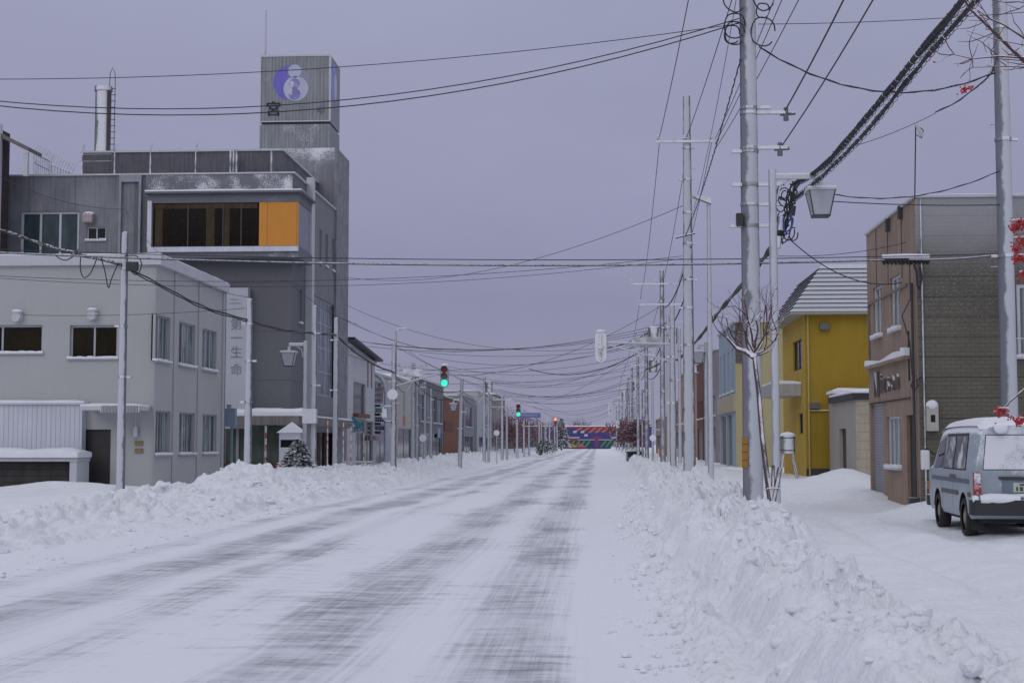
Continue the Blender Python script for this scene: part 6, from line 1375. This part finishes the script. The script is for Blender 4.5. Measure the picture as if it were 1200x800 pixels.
    # rear: gate window, tail lamps, bumper, plate
    fr = Fr('front', 0.0)
    def rbox(x0, x1, z0, z1, d0, d1, m, name, par=root, bv=0): b = B(); b.box(x0, x1, -d1, -d0, z0, z1); return b.build(name, m, par, bevel=bv)
    def quad(ps, m, name, par=root, y=-.008): b = B(); b.add([(a, y, c) for a, c in ps], [(0, 1, 2, 3)]); return b.build(name, m, par, recalc=False)
    rw = quad([(-.66, 1.16), (.66, 1.16), (.60, 1.76), (-.60, 1.76)], gask, 'gasket', y=-.006)
    quad([(-.645, 1.175), (.645, 1.175), (.588, 1.745), (-.588, 1.745)], M('rear_glass_snowy', (.10, .11, .13), .3, .1, 3, 0, .1, 40, frost=.60, frost_s=1.5), 'rear_window', y=-.012)
    for sx in (-1, 1):
        tl = rbox(sx*.82 if sx < 0 else .69, -.69 if sx < 0 else .82, .73, 1.12, -.03, .03, M('tail_lamp_red', (.30, .015, .02), .3, .1, 4, 0, .05, 60, frost=.28, frost_s=6), 'tail_light', bv=.012)
        rbox(sx*.805 if sx < 0 else .705, -.705 if sx < 0 else .805, .94, 1.105, .031, .036, M('tail_lamp_upper', (.30, .20, .22), .4, .2, 6, 0, .1, 60, frost=.35, frost_s=6), 'upper_lens', tl)
    rbox(-.40, .40, 1.0, 1.05, .0, .04, gask, 'gate_handle', bv=.01); 
    pl_ = rbox(-.35, .35, .74, .995, -.005, .012, M('recess_blue', (.13, .17, .21), .5, frost=.1), 'plate_recess')
    p2 = rbox(-.165, .165, .79, .95, .0125, .02, M('number_plate', (.45, .47, .42), .5), 'number_plate', pl_)
    b = B(); f0 = Fr('front', -.0201)
    for k, (u, w_) in enumerate(((-.12, .03), (-.06, .05), (.02, .04), (.08, .04))): b.fbox(f0, u, u+w_, .81, .88, 0, .003)
    b.fbox(f0, -.06, .05, .90, .93, 0, .003)
    me_ = b.build('plate_marks', M('dark_green_marks', (.03, .07, .05), .6), pl_)
    # bumper with wrap round ends and snow
    b = B(); pts = [(-.80, .38), (-.865, .18), (-.86, .0), (-.80, -.10), (-.55, -.16), (0, -.17), (.55, -.16), (.80, -.10), (.86, .0), (.865, .18), (.80, .38)]
    vs = [(a, c, z) for z in (.40, .66) for a, c in pts]+[(a*.95, c+.1, z) for z in (.40, .66) for a, c in pts]; n = len(pts)
    b.add(vs, [(i, i+1, n+i+1, n+i) for i in range(n-1)]+[(n+i, n+i+1, 3*n+i+1, 3*n+i) for i in range(n-1)]+[(i, 2*n+i, 2*n+i+1, i+1) for i in range(n-1)]); b.build('bumper', M('black_bumper', (.022, .024, .028), .55, .1, 4, 0, .05, 30, snow=.4), root, smooth=True)
    for (u0, u1, hh, z) in ((-.84, -.74, .07, .66), (-.72, -.08, .10, .66), (.0, .8, .09, .66)):
        b = B(); m_ = 10; b.tube([(u0+(u1-u0)*i/m_, -.085 if u0 > -.8 else -.02, z+.01) for i in range(m_+1)], lambda k: hh*(.65+.35*math.sin(PI*min(1, (k+.6)/(m_+1)))), 10); b.build('bumper_snow', SNOW, root, smooth=True)
    for (u0, u1) in ((-.66, -.38), (-.32, .5)):
        b = B(); b.tube([(u0+(u1-u0)*i/8, -.02, .735 if u0 < -.4 else .73) for i in range(9)], lambda k: .035*(.5+.5*math.sin(PI*(k+.5)/9)), 8); b.build('ledge_snow', SNOW, root, smooth=True)
    # round rear mirror, underbody, front lamp, mud flaps
    q_ = (-.38, -.12, 1.86); b = B(); b.ico(q_, .12, (1.1, .6, .85), 2, .02); mr = b.build('rear_mirror', M('mirror_snowy', (.3, .31, .34), .5, frost=.9, snow=1), root, smooth=True); b = B(); b.cyl((-.38, -.1, 1.9), (-.42, .05, 1.95), .015, n=6); b.build('mirror_arm', gask, mr)
    b = B(); b.box(-.7, .7, .15, 4.3, .26, .42); b.cyl((-.62, .78, .335), (.62, .78, .335), .06, n=10); b.cyl((-.62, 3.36, .335), (.62, 3.36, .335), .05, n=10); b.cyl((.4, -.05, .30), (.4, 1.5, .30), .035, n=8); b.box(-.5, .1, 1.3, 2.3, .2, .3); b.build('underbody', M('dark_underbody', (.02, .02, .022), .8, .3), root)
    for sx in (-1, 1): b = B(); b.box(sx*.6, sx*.8, .30, .32, .13, .42); b.build('mud_flap', black, root)
    b = B(); b.box(-.84, -.80, 4.45, 4.56, .72, .86); b.build('side_marker', M('orange_marker', (.5, .15, .03), .4), root)
    b = B(); b.box(-.84, .84, 4.5, 4.76, .38, .60); b.build('front_bumper', MATS['black_bumper'], root, bevel=.04)
    # roof snow: a thick rounded blanket
    b = B(); k = 16; m_ = 24
    X, Y = np.meshgrid(np.linspace(-1, 1, k+1), np.linspace(0, 1, m_+1)); yy = .0+3.62*Y; hwid = .70+.0*Y
    zt = np.interp(yy, [s_[0] for s_ in st], [s_[2] for s_ in st]); wx = X*hwid; e = np.minimum(1-np.abs(X), np.minimum(Y*3.62/.7, (1-Y)*3.62/.9)*1.0); prof = np.sqrt(np.clip(e*4, 0, 1))
    zz = zt+.02-.05*np.abs(X)**3+.085*prof+.012*vn(wx*4, yy*4, 9)
    zz = np.where(e <= 1e-4, zt-.05, zz)
    b.add([(float(a), float(c), float(d)) for a, c, d in zip(wx.ravel(), yy.ravel(), zz.ravel())], [(j*(k+1)+i, j*(k+1)+i+1, (j+1)*(k+1)+i+1, (j+1)*(k+1)+i) for j in range(m_) for i in range(k)])
    b.build('roof_snow', SNOW, root, smooth=True, recalc=False)
    root.location = (7.17, 25.05, .10); root.rotation_euler.z = math.radians(-3.4)
make_van()
# ================================================================ trees
random.seed(5)
def grow(b, p, d, L_, r, depth, tips, spread=.5, up=.15, twist=.25, seglen=.1, kids=(2, 3)):
    n = max(2, int(L_/seglen)); pts = [Vector(p)]; d = Vector(d).normalized()
    for i in range(n):
        d = (d+Vector((random.gauss(0, twist), random.gauss(0, twist), random.gauss(0, twist)+up))*.35).normalized(); pts.append(pts[-1]+d*L_/n)
    r1 = max(.0035, r*.6) if depth else r*.4; b.tube(pts, r, 6 if r > .01 else 4, r_end=r1)
    if depth <= 0: tips.append(pts[-1]); return
    for k in range(random.randint(*kids)):
        t = random.uniform(.35, 1.0) if k else 1.0; q = pts[min(len(pts)-1, int(t*(len(pts)-1)))]
        o = Vector((random.gauss(0, 1), random.gauss(0, 1), random.gauss(.2, .7))).normalized(); nd_ = (d*(1-spread)+o*spread).normalized()
        grow(b, q, nd_, L_*random.uniform(.55, .8), r1*.85, depth-1, tips, spread, up, twist, seglen, kids)
twig = M('rowan_twig', (.085, .040, .045), .8, .2, 6, 0, .1, 40, snow=.55)
limb = M('rowan_bark_snowy', (.10, .075, .075), .85, .25, 8, .1, .4, 50, snow=1, frost=.42)
berry = M('red_berry', (.42, .010, .018), .35, .15, 30, 0, 0, 30); 
def berries(par, c, s, n, name='berry_cluster', snow=True, rb=.007):
    b = B()
    for i in range(n):
        o = Vector((random.gauss(0, .33), random.gauss(0, .33), random.gauss(0, .24)))*s; b.ico(Vector(c)+o, rb*random.uniform(.8, 1.15), (1, 1, 1), 1)
    m = b.build(name, berry, par, recalc=False, smooth=True)
    if snow:
        b = B()
        for k in range(5): o = Vector((random.gauss(0, .3)*s, random.gauss(0, .25)*s, s*.3+random.uniform(0, .12)*s)); b.ico(Vector(c)+o, s*random.uniform(.12, .24), (1.3, 1.2, .45), 2, .08)
        b.build('snow_cap', SNOW, m, smooth=True)
    return m
# street rowan beside the thick pole
Yt = 24.0; base = P(905, 600, Yt); gz = ground_z(base.x, Yt)
t = T('rowan_tree', 'small bare rowan tree with snowy forked crown leaning against the thick pole', 'tree', (base.x, Yt, gz))
trunk = [Vector((base.x+.0, Yt, gz-.1)), P(899, 560, Yt), P(893, 510, Yt), P(889, 460, Yt), P(885, 428, Yt), P(884, 415, Yt)]
b = B(); b.tube(trunk, .05, 10, r_end=.035); b.build('trunk', limb, t, smooth=True)
b = B(); tips = []; top = P(884, 418, Yt)
for dx, dz, L_, dep in ((-.95, .42, .42, 3), (-.55, .9, .40, 3), (.05, 1, .40, 3), (.55, .9, .36, 3), (.85, .5, .38, 3), (-.2, 1.1, .36, 3), (-.8, .75, .32, 3), (.3, .8, .42, 3), (.95, .2, .26, 2)):
    grow(b, top+Vector((0, 0, random.uniform(-.06, .1))), (dx, random.uniform(-.6, .6), dz), L_*1.5, .020, dep, tips, .46, .14, .42, .06, (2, 3))
# the strong low limb to the left
lo = [P(884, 420, Yt), P(872, 412, Yt), P(862, 408, Yt), P(852, 396, Yt), P(842, 388, Yt)]; b.tube(lo, .032, 7, r_end=.012)
for q in lo[2:]: grow(b, q, (-.5, random.uniform(-.3, .3), .9), .28, .010, 2, tips, .4, .2, .3, .06, (2, 3))
b.build('crown', M('snowy_twigs', (.085, .045, .05), .8, .2, 6, 0, .1, 40, snow=.62, frost=.12, frost_s=6), t, recalc=False)
random.shuffle(tips)
for q in tips[:9]: berries(t, q, .03, 7, snow=False, rb=.008)
b = B(); b.tube([lo[0]+Vector((0, -.02, .035)), lo[1]+Vector((0, 0, .03)), lo[2]+Vector((0, 0, .03)), lo[3]+Vector((0, 0, .02))], .028, 8, r_end=.012); b.ico(top+Vector((-.02, -.03, .02)), .045, (1.3, .9, .8), 2, .18); b.build('snow', SNOW, t, smooth=True)
st = T('tree_stakes', 'crossed snowy support stakes tied around the foot of the rowan tree', 'tree stakes', (base.x, Yt-.1, gz))
for a_, c_, r_ in (((900, 618), (914, 548), .045), ((911, 622), (897, 542), .035), ((905, 624), (906, 545), .03)):
    A, C2 = P(*a_, Yt-.12), P(*c_, Yt-.05); b = B(); b.cyl(A+(A-C2)*.1, C2, r_, r_*.9, 9); b.build('stake', limb, st, smooth=True)
b = B(); q = P(905, 572, Yt-.1)
b.tube([q+Vector((.13*math.cos(a), .12*math.sin(a), .01*math.sin(3*a))) for a in np.linspace(0, 2*PI, 16)], .014, 5); b.build('tie', darkm, st, recalc=False)
# rowan just outside the frame at the right whose branches reach in
Yn = 10.0; tx = 4.1
t = T('rowan_tree', 'near rowan whose dark twigs and red berries hang into the top right corner', 'tree', (tx, Yn, .15))
b = B(); b.tube([(tx, Yn, 0), (tx+.05, Yn, 1.5), (tx-.02, Yn+.1, 3.0), (tx-.1, Yn, 4.2), (tx-.2, Yn, 5.4)], .11, 12, r_end=.05); b.build('trunk', limb, t, smooth=True)
b = B(); tips = []
def br(pts, r0, r1, tw=True, n=0):
    V_ = [P(*p) if len(p) == 3 else Vector(p) for p in pts]; b.tube(V_, r0, 6, r_end=r1)
    return V_
B1 = br([(1300, 150, 10), (1240, 105, 10), (1200, 72, 10), (1165, 38, 10), (1138, 12, 10), (1124, -8, 10)], .018, .005)
B2 = br([(1320, 60, 10), (1250, 55, 10.1), (1205, 48, 10.2), (1178, 30, 10.2), (1160, 22, 10.2), (1140, 8, 10.2)], .012, .003)
B3 = br([(1300, 100, 9.8), (1240, 78, 9.8), (1200, 68, 9.8), (1170, 66, 9.8), (1140, 69, 9.8), (1118, 64, 9.8)], .010, .003)
B4 = br([(1300, 110, 9.9), (1250, 95, 9.9), (1210, 79, 9.9), (1180, 78, 9.9), (1140, 79, 9.9)], .008, .003)
B5 = br([(1290, 30, 10.1), (1240, 22, 10.1), (1205, 4, 10.1), (1185, -12, 10.1)], .012, .004)
B6 = br([(1260, 70, 9.9), (1215, 55, 9.9), (1195, 52, 9.9), (1165, 46, 9.9), (1132, 36, 9.9)], .006, .002)
B7 = br([(1165, 38, 10), (1152, 50, 10), (1156, 62, 10)], .003, .002)
br([(1140, 69, 9.8), (1136, 80, 9.8), (1137, 92, 9.8), (1134, 100, 9.8)], .002, .0015)
br([(1118, 64, 9.8), (1108, 67, 9.8), (1104, 72, 9.8), (1096, 74, 9.8)], .002, .001)
br([(1290, 180, 10), (1235, 215, 10), (1205, 250, 10), (1193, 270, 10)], .008, .004)
br([(1290, 400, 9.6), (1240, 420, 9.6), (1205, 452, 9.6), (1186, 468, 9.6), (1174, 480, 9.6)], .012, .005)
br([(1174, 480, 9.6), (1182, 488, 9.6), (1192, 490, 9.6)], .005, .003)
for V_ in (B1, B2, B3, B4, B5):
    for q in V_[1:]:
        for k in range(2): grow(b, q, (random.uniform(-1, -.1), random.uniform(-.4, .4), random.uniform(-.5, 1)), random.uniform(.08, .2), .0035, 1, tips, .35, .1, .35, .03, (1, 2))
L0 = [(tx-.05, Yn, 3.4), (tx-.15, Yn, 4.6)]
for e_ in (P(1300, 150, 10), P(1320, 60, 10), P(1300, 100, 9.8), P(1300, 110, 9.9), P(1290, 30, 10.1), P(1290, 180, 10), P(1290, 400, 9.6)): s0 = Vector((tx, Yn, min(4.8, max(1.6, e_.z-.5)))); b.tube([s0, s0.lerp(e_, .5)+Vector((0, 0, .1)), e_], .03, 7, r_end=.015)
b.build('crown', twig, t, recalc=False)
for (px, py, Y, s_, n_, sn) in ((1131, 105, 9.8, .045, 34, False), (1138, 103, 9.8, .03, 14, False), (1095, 73, 9.8, .008, 3, False), (1194, 262, 10, .075, 110, True), (1199, 283, 10, .085, 120, True), (1195, 303, 10, .075, 100, True), (1202, 322, 10, .07, 90, True), (1172, 482, 9.6, .06, 80, True), (1195, 493, 9.6, .06, 80, True), (1188, 268, 10, .045, 50, False), (1190, 292, 10, .04, 40, False), (1187, 490, 9.6, .03, 16, True), (1205, 273, 10, .06, 30, False)):
    berries(t, P(px, py, Y), s_, n_, snow=sn)

leafred = M('hazed_red_leaves', (.17, .085, .10), .8, .35, 3, 0, 0, 20, snow=0)  # rust red lightened, distance haze put into the leaf colour
def leafy(label, px, Y, x, w, h, z0, n, mat, group=None, name='leafy_tree', tr=.08, lf=.16):
    t = T(name, label, 'tree', (x, Y, z0), group); b = B(); b.tube([(x, Y, z0-.1), (x+.1, Y, z0+h*.4), (x, Y, z0+h*.8)], tr, 7, r_end=.03)
    for k in range(8): a = random.uniform(0, 2*PI); s0 = Vector((x, Y, z0+h*random.uniform(.3, .6))); b.tube([s0, s0+Vector((math.cos(a)*w*.35, math.sin(a)*w*.35, h*.3))], tr*.4, 5, r_end=.01)
    b.build('trunk', bark, t, recalc=False); b = B(); lob = [(random.gauss(0, w*.2), random.gauss(0, w*.2), h*random.uniform(.35, .85), w*random.uniform(.18, .3)) for _ in range(9)]
    for i in range(n):
        l_ = random.choice(lob); v = Vector((random.gauss(0, 1), random.gauss(0, 1), random.gauss(0, 1))).normalized()*l_[3]*random.random()**.4; c = Vector((x+l_[0]+v.x, Y+l_[1]+v.y, z0+l_[2]+v.z*1.3)); a = Vector((random.gauss(0, 1), random.gauss(0, 1), random.gauss(0, 1))).normalized(); o = a.orthogonal().normalized()
        s_ = lf*random.uniform(.5, 1.2); b.add([c-a*s_, c+o*s_*.5, c+a*s_, c-o*s_*.5], [(0, 1, 2, 3)])
    b.cur = 1
    for i in range(n//6):
        l_ = random.choice(lob); v = Vector((random.gauss(0, 1), random.gauss(0, 1), random.gauss(0, 1))).normalized()*l_[3]; c = Vector((x+l_[0]+v.x, Y+l_[1]+v.y, z0+l_[2]+v.z*1.3)); s_ = lf*random.uniform(.4, .8)
        b.add([c+Vector((-s_, 0, 0)), c+Vector((0, -s_, .3*s_)), c+Vector((s_, 0, 0)), c+Vector((0, s_, .3*s_))], [(0, 1, 2, 3)])
    b.build('crown', [mat, SNOW], t, recalc=False); return t
for i, (px, Y, w, h, lb) in enumerate(((594, 185, 5, 4.9, 'rust red leaved tree on the left before the pink shop'), (603, 205, 5.5, 5.6, 'wider rust red tree just right of the first on the left'), (612, 230, 5, 5.5, 'third rust red tree of the left row'), (636, 290, 7, 6.2, 'dark red tree beside the distant red light'), (645, 330, 8, 6.5, 'dark red tree left of the mural'))):
    leafy(lb, px, Y, P(px, 520, Y).x, w, h, .5, 1300, leafred)
for i, (px, Y, w, h, lb) in enumerate(((741, 150, 3.0, 4.3, 'nearest rust red tree among the right poles'), (736, 185, 3.8, 5.0, 'middle rust red tree among the right poles'), (746, 128, 2.2, 3.5, 'small rust red tree right of the others by the poles'), (731, 260, 3.2, 4.8, 'rust red tree at the right edge of the mural'))):
    leafy(lb, px, Y, P(px, 520, Y).x, w, h, .5, 1300, leafred)
conifer('conifer', 'dark snowy conifer at the left edge of the mural', P(658, 520, 330).x, 330, .4, 7.0, 1.9, 1600, 4, leaf=.35)
conifer('conifer', 'dark snowy conifer before the right part of the mural', P(728, 520, 380).x, 380, .4, 7.6, 1.8, 1500, 5, leaf=.35)
x_, y_ = P(641, 520, 205).x, 205; leafy('low round dark shrub dusted with snow on the far left bank', 641, y_, x_, 2.6, 1.7, .3, 900, fir_m, name='shrub')
t = T('bare_tree', 'wide bare tree crown rising behind the mural building', 'tree', (P(680, 520, 560).x, 560, 0)); b = B(); tips = []; X_ = P(680, 520, 560).x
b2 = B(); b2.cyl((X_, 560, 0), (X_, 560, 5), .4, .3, 8); b2.build('trunk', bark, t)
for k in range(16): a = 2*PI*k/16; grow(b, (X_, 560, 5), (math.cos(a)*1.1, math.sin(a)*.4, .9), 3.4, .14, 3, tips, .4, .1, .3, .9, (3, 3))
b.build('crown', M('distant_twigs', (.12, .10, .11), .9), t, recalc=False)

# ================================================================ mural building at the end of the road
Ym = 505; A = P(655, 525, Ym); C2 = P(735, 499.5, Ym); z0m, z1m = -.2, C2.z; W_ = C2.x-A.x
r = T('mural_building', 'long low building across the road end painted with a blue and orange mural', 'building', ((A.x+C2.x)/2, Ym+6, 0))
x0 = A.x-9; b = B(); b.box(x0, C2.x+9, Ym, Ym+14, -.2, z1m); b.build('wall', M('mural_blue', (.055, .055, .20), .8, .08, .1, .03), r); snowcap(r, (x0, C2.x+9, Ym-.1, Ym+14, z1m, .3), 'roof_snow')
mf = Fr('front', Ym); H_ = z1m; om = M('mural_orange', (.52, .13, .06), .8, .15, .2, .05); wm = M('mural_white', (.46, .48, .48), .8); pm = M('mural_purple', (.20, .05, .17), .8); gm = M('mural_green', (.03, .07, .07), .8); gm2 = M('mural_pale_green', (.15, .24, .18), .8); ym = M('mural_yellow', (.42, .27, .05), .8); rm_ = M('mural_crimson', (.30, .04, .08), .8)
def mp(px, py): q = P(px, py, Ym); return (q.x, q.z)
def poly(ps, m, nm, d=.02): b = B(); b.add([mf.p(*mp(*p), d) for p in ps], [tuple(range(len(ps)))]); b.build(nm, m, r, recalc=False)
poly([(640, 499.7), (734, 499.7), (734, 501), (640, 501)], M('mural_red_edge', (.42, .06, .06), .8), 'mural_border', .015)
for i, (a_, c_, l_) in enumerate(((681.5, 675, 505), (690, 684, 505), (698, 690, 507), (705, 698, 507), (712, 706, 506.5), (721, 713, 508.5), (730, 723, 506))):
    poly([(a_-2, 500.8), (a_+2.2, 500.8), (c_+2.2, l_), (c_-2, l_)], om, 'orange_stroke', .03+.004*i)
for c_, y_ in ((674, 506), (683, 506), (687, 510)): poly([(c_-2, y_-1.6), (c_+2, y_-1.6), (c_+1.5, y_+1.2), (c_-2.6, y_+1.2)], wm, 'white_tip', .07)
poly([(665, 511.8), (679, 511.8), (679, 513.2), (665, 513.2)], wm, 'white_bar', .03); poly([(716, 511.8), (731, 511.8), (731, 513.2), (716, 513.2)], wm, 'white_bar', .03); poly([(677, 514.6), (697, 514.6), (697, 515.4), (677, 515.4)], wm, 'white_bar', .036); poly([(701, 514.6), (718, 514.6), (718, 515.4), (701, 515.4)], wm, 'white_bar', .036)
poly([(693, 511.8), (705.5, 511.8), (705.5, 513.4), (693, 513.4)], rm_, 'crimson_bar', .04); poly([(664, 513.8), (677, 513.8), (677, 516), (664, 516)], rm_, 'crimson_bar', .04); poly([(719, 513.8), (731, 513.8), (731, 516), (719, 516)], rm_, 'crimson_bar', .04)
poly([(697.5, 513.5), (701, 513.5), (701, 523.8), (697.5, 523.8)], pm, 'purple_pillar', .045)
poly([(664, 516.2), (695, 516.2), (695, 524), (664, 524)], gm, 'green_panel', .02); poly([(703, 516.2), (731, 516.2), (731, 524), (703, 524)], gm, 'green_panel', .02)
for i, c_ in enumerate((672, 678, 684, 690)): poly([(c_, 516.4), (c_+2, 516.4), (c_-3, 523.8), (c_-5, 523.8)], gm2, 'pale_stripe', .03+.003*i)
for i, c_ in enumerate((709, 715, 721, 727)): poly([(c_, 516.4), (c_+2, 516.4), (c_-4, 523.8), (c_-6, 523.8)], gm2, 'pale_stripe', .03+.003*i)
poly([(665, 524), (668, 519.5), (674, 521), (677, 524)], ym, 'yellow_shape', .06); poly([(676, 524), (679, 519), (684, 521.5), (687, 524)], om, 'orange_shape', .06); poly([(720, 522), (725, 518.5), (731, 518), (731, 520.5)], ym, 'yellow_shape', .06)
b = B()
for px in (640.5, 663.5): A_ = mp(px, 524); b.fbox(mf, A_[0]-.12, A_[0]+.12, 0, z1m, .08, .12)
build_each(b, 'joint_post', white_trim, r)
# far small car buried at the right bank and an orange sign
Yc = 128; q = P(739, 527, Yc); t = T('small_car', 'little teal car half buried in the snow bank among the right poles', 'car', (q.x, Yc, .3))
b = B(); x0 = P(734.5, 520, Yc).x; x1 = P(743.5, 520, Yc).x; w2 = (x1-x0)
prof = [(0, .4), (0, .95), (.25, 1.0), (.6, 1.45), (2.4, 1.5), (3.1, 1.05), (3.7, .9), (3.75, .4)]; n = len(prof)
b.add([(x0, Yc+a, c+.3) for a, c in prof]+[(x0+1.5, Yc+a, c+.3) for a, c in prof], [tuple(range(n)), tuple(range(2*n-1, n-1, -1))]+[(i, (i+1) % n, n+(i+1) % n, n+i) for i in range(n)]); b.build('body', M('teal_paint', (.10, .15, .17), .4, frost=.2), t, bevel=.06)
b = B(); b.box(x0+.12, x0+1.38, Yc+.22, Yc+.24, 1.35, 1.7); b.build('rear_window', g_dark, t); snowcap(t, (x0-.05, x0+1.55, Yc+.5, Yc+3.0, 1.79, .22), 'roof_snow')
for sx in (0, 1.3):
    for yy in (.7, 2.9): b = B(); b.cyl((x0+sx, Yc+yy, .6), (x0+sx+.2, Yc+yy, .6), .3, n=14); b.build('wheel', black, t)
q = P(778, 529, 100); b = B(); b.box(q.x-.35, q.x+.35, 100, 100.1, q.z-.3, q.z+.3); b.box(q.x-.3, q.x-.22, 100.02, 100.08, .2, q.z-.3); b.box(q.x+.22, q.x+.3, 100.02, 100.08, .2, q.z-.3)
tag(b.build('sidewalk_sign', M('orange_sign', (.55, .13, .06), .5), None, loc=(q.x, 100, .3)), 'small orange board standing in snow between the right poles', 'sign')
t.location.z = t.location.z
for o_ in list(bpy.data.objects):
    if o_.name.startswith('small_car'): o_.location.z -= .75
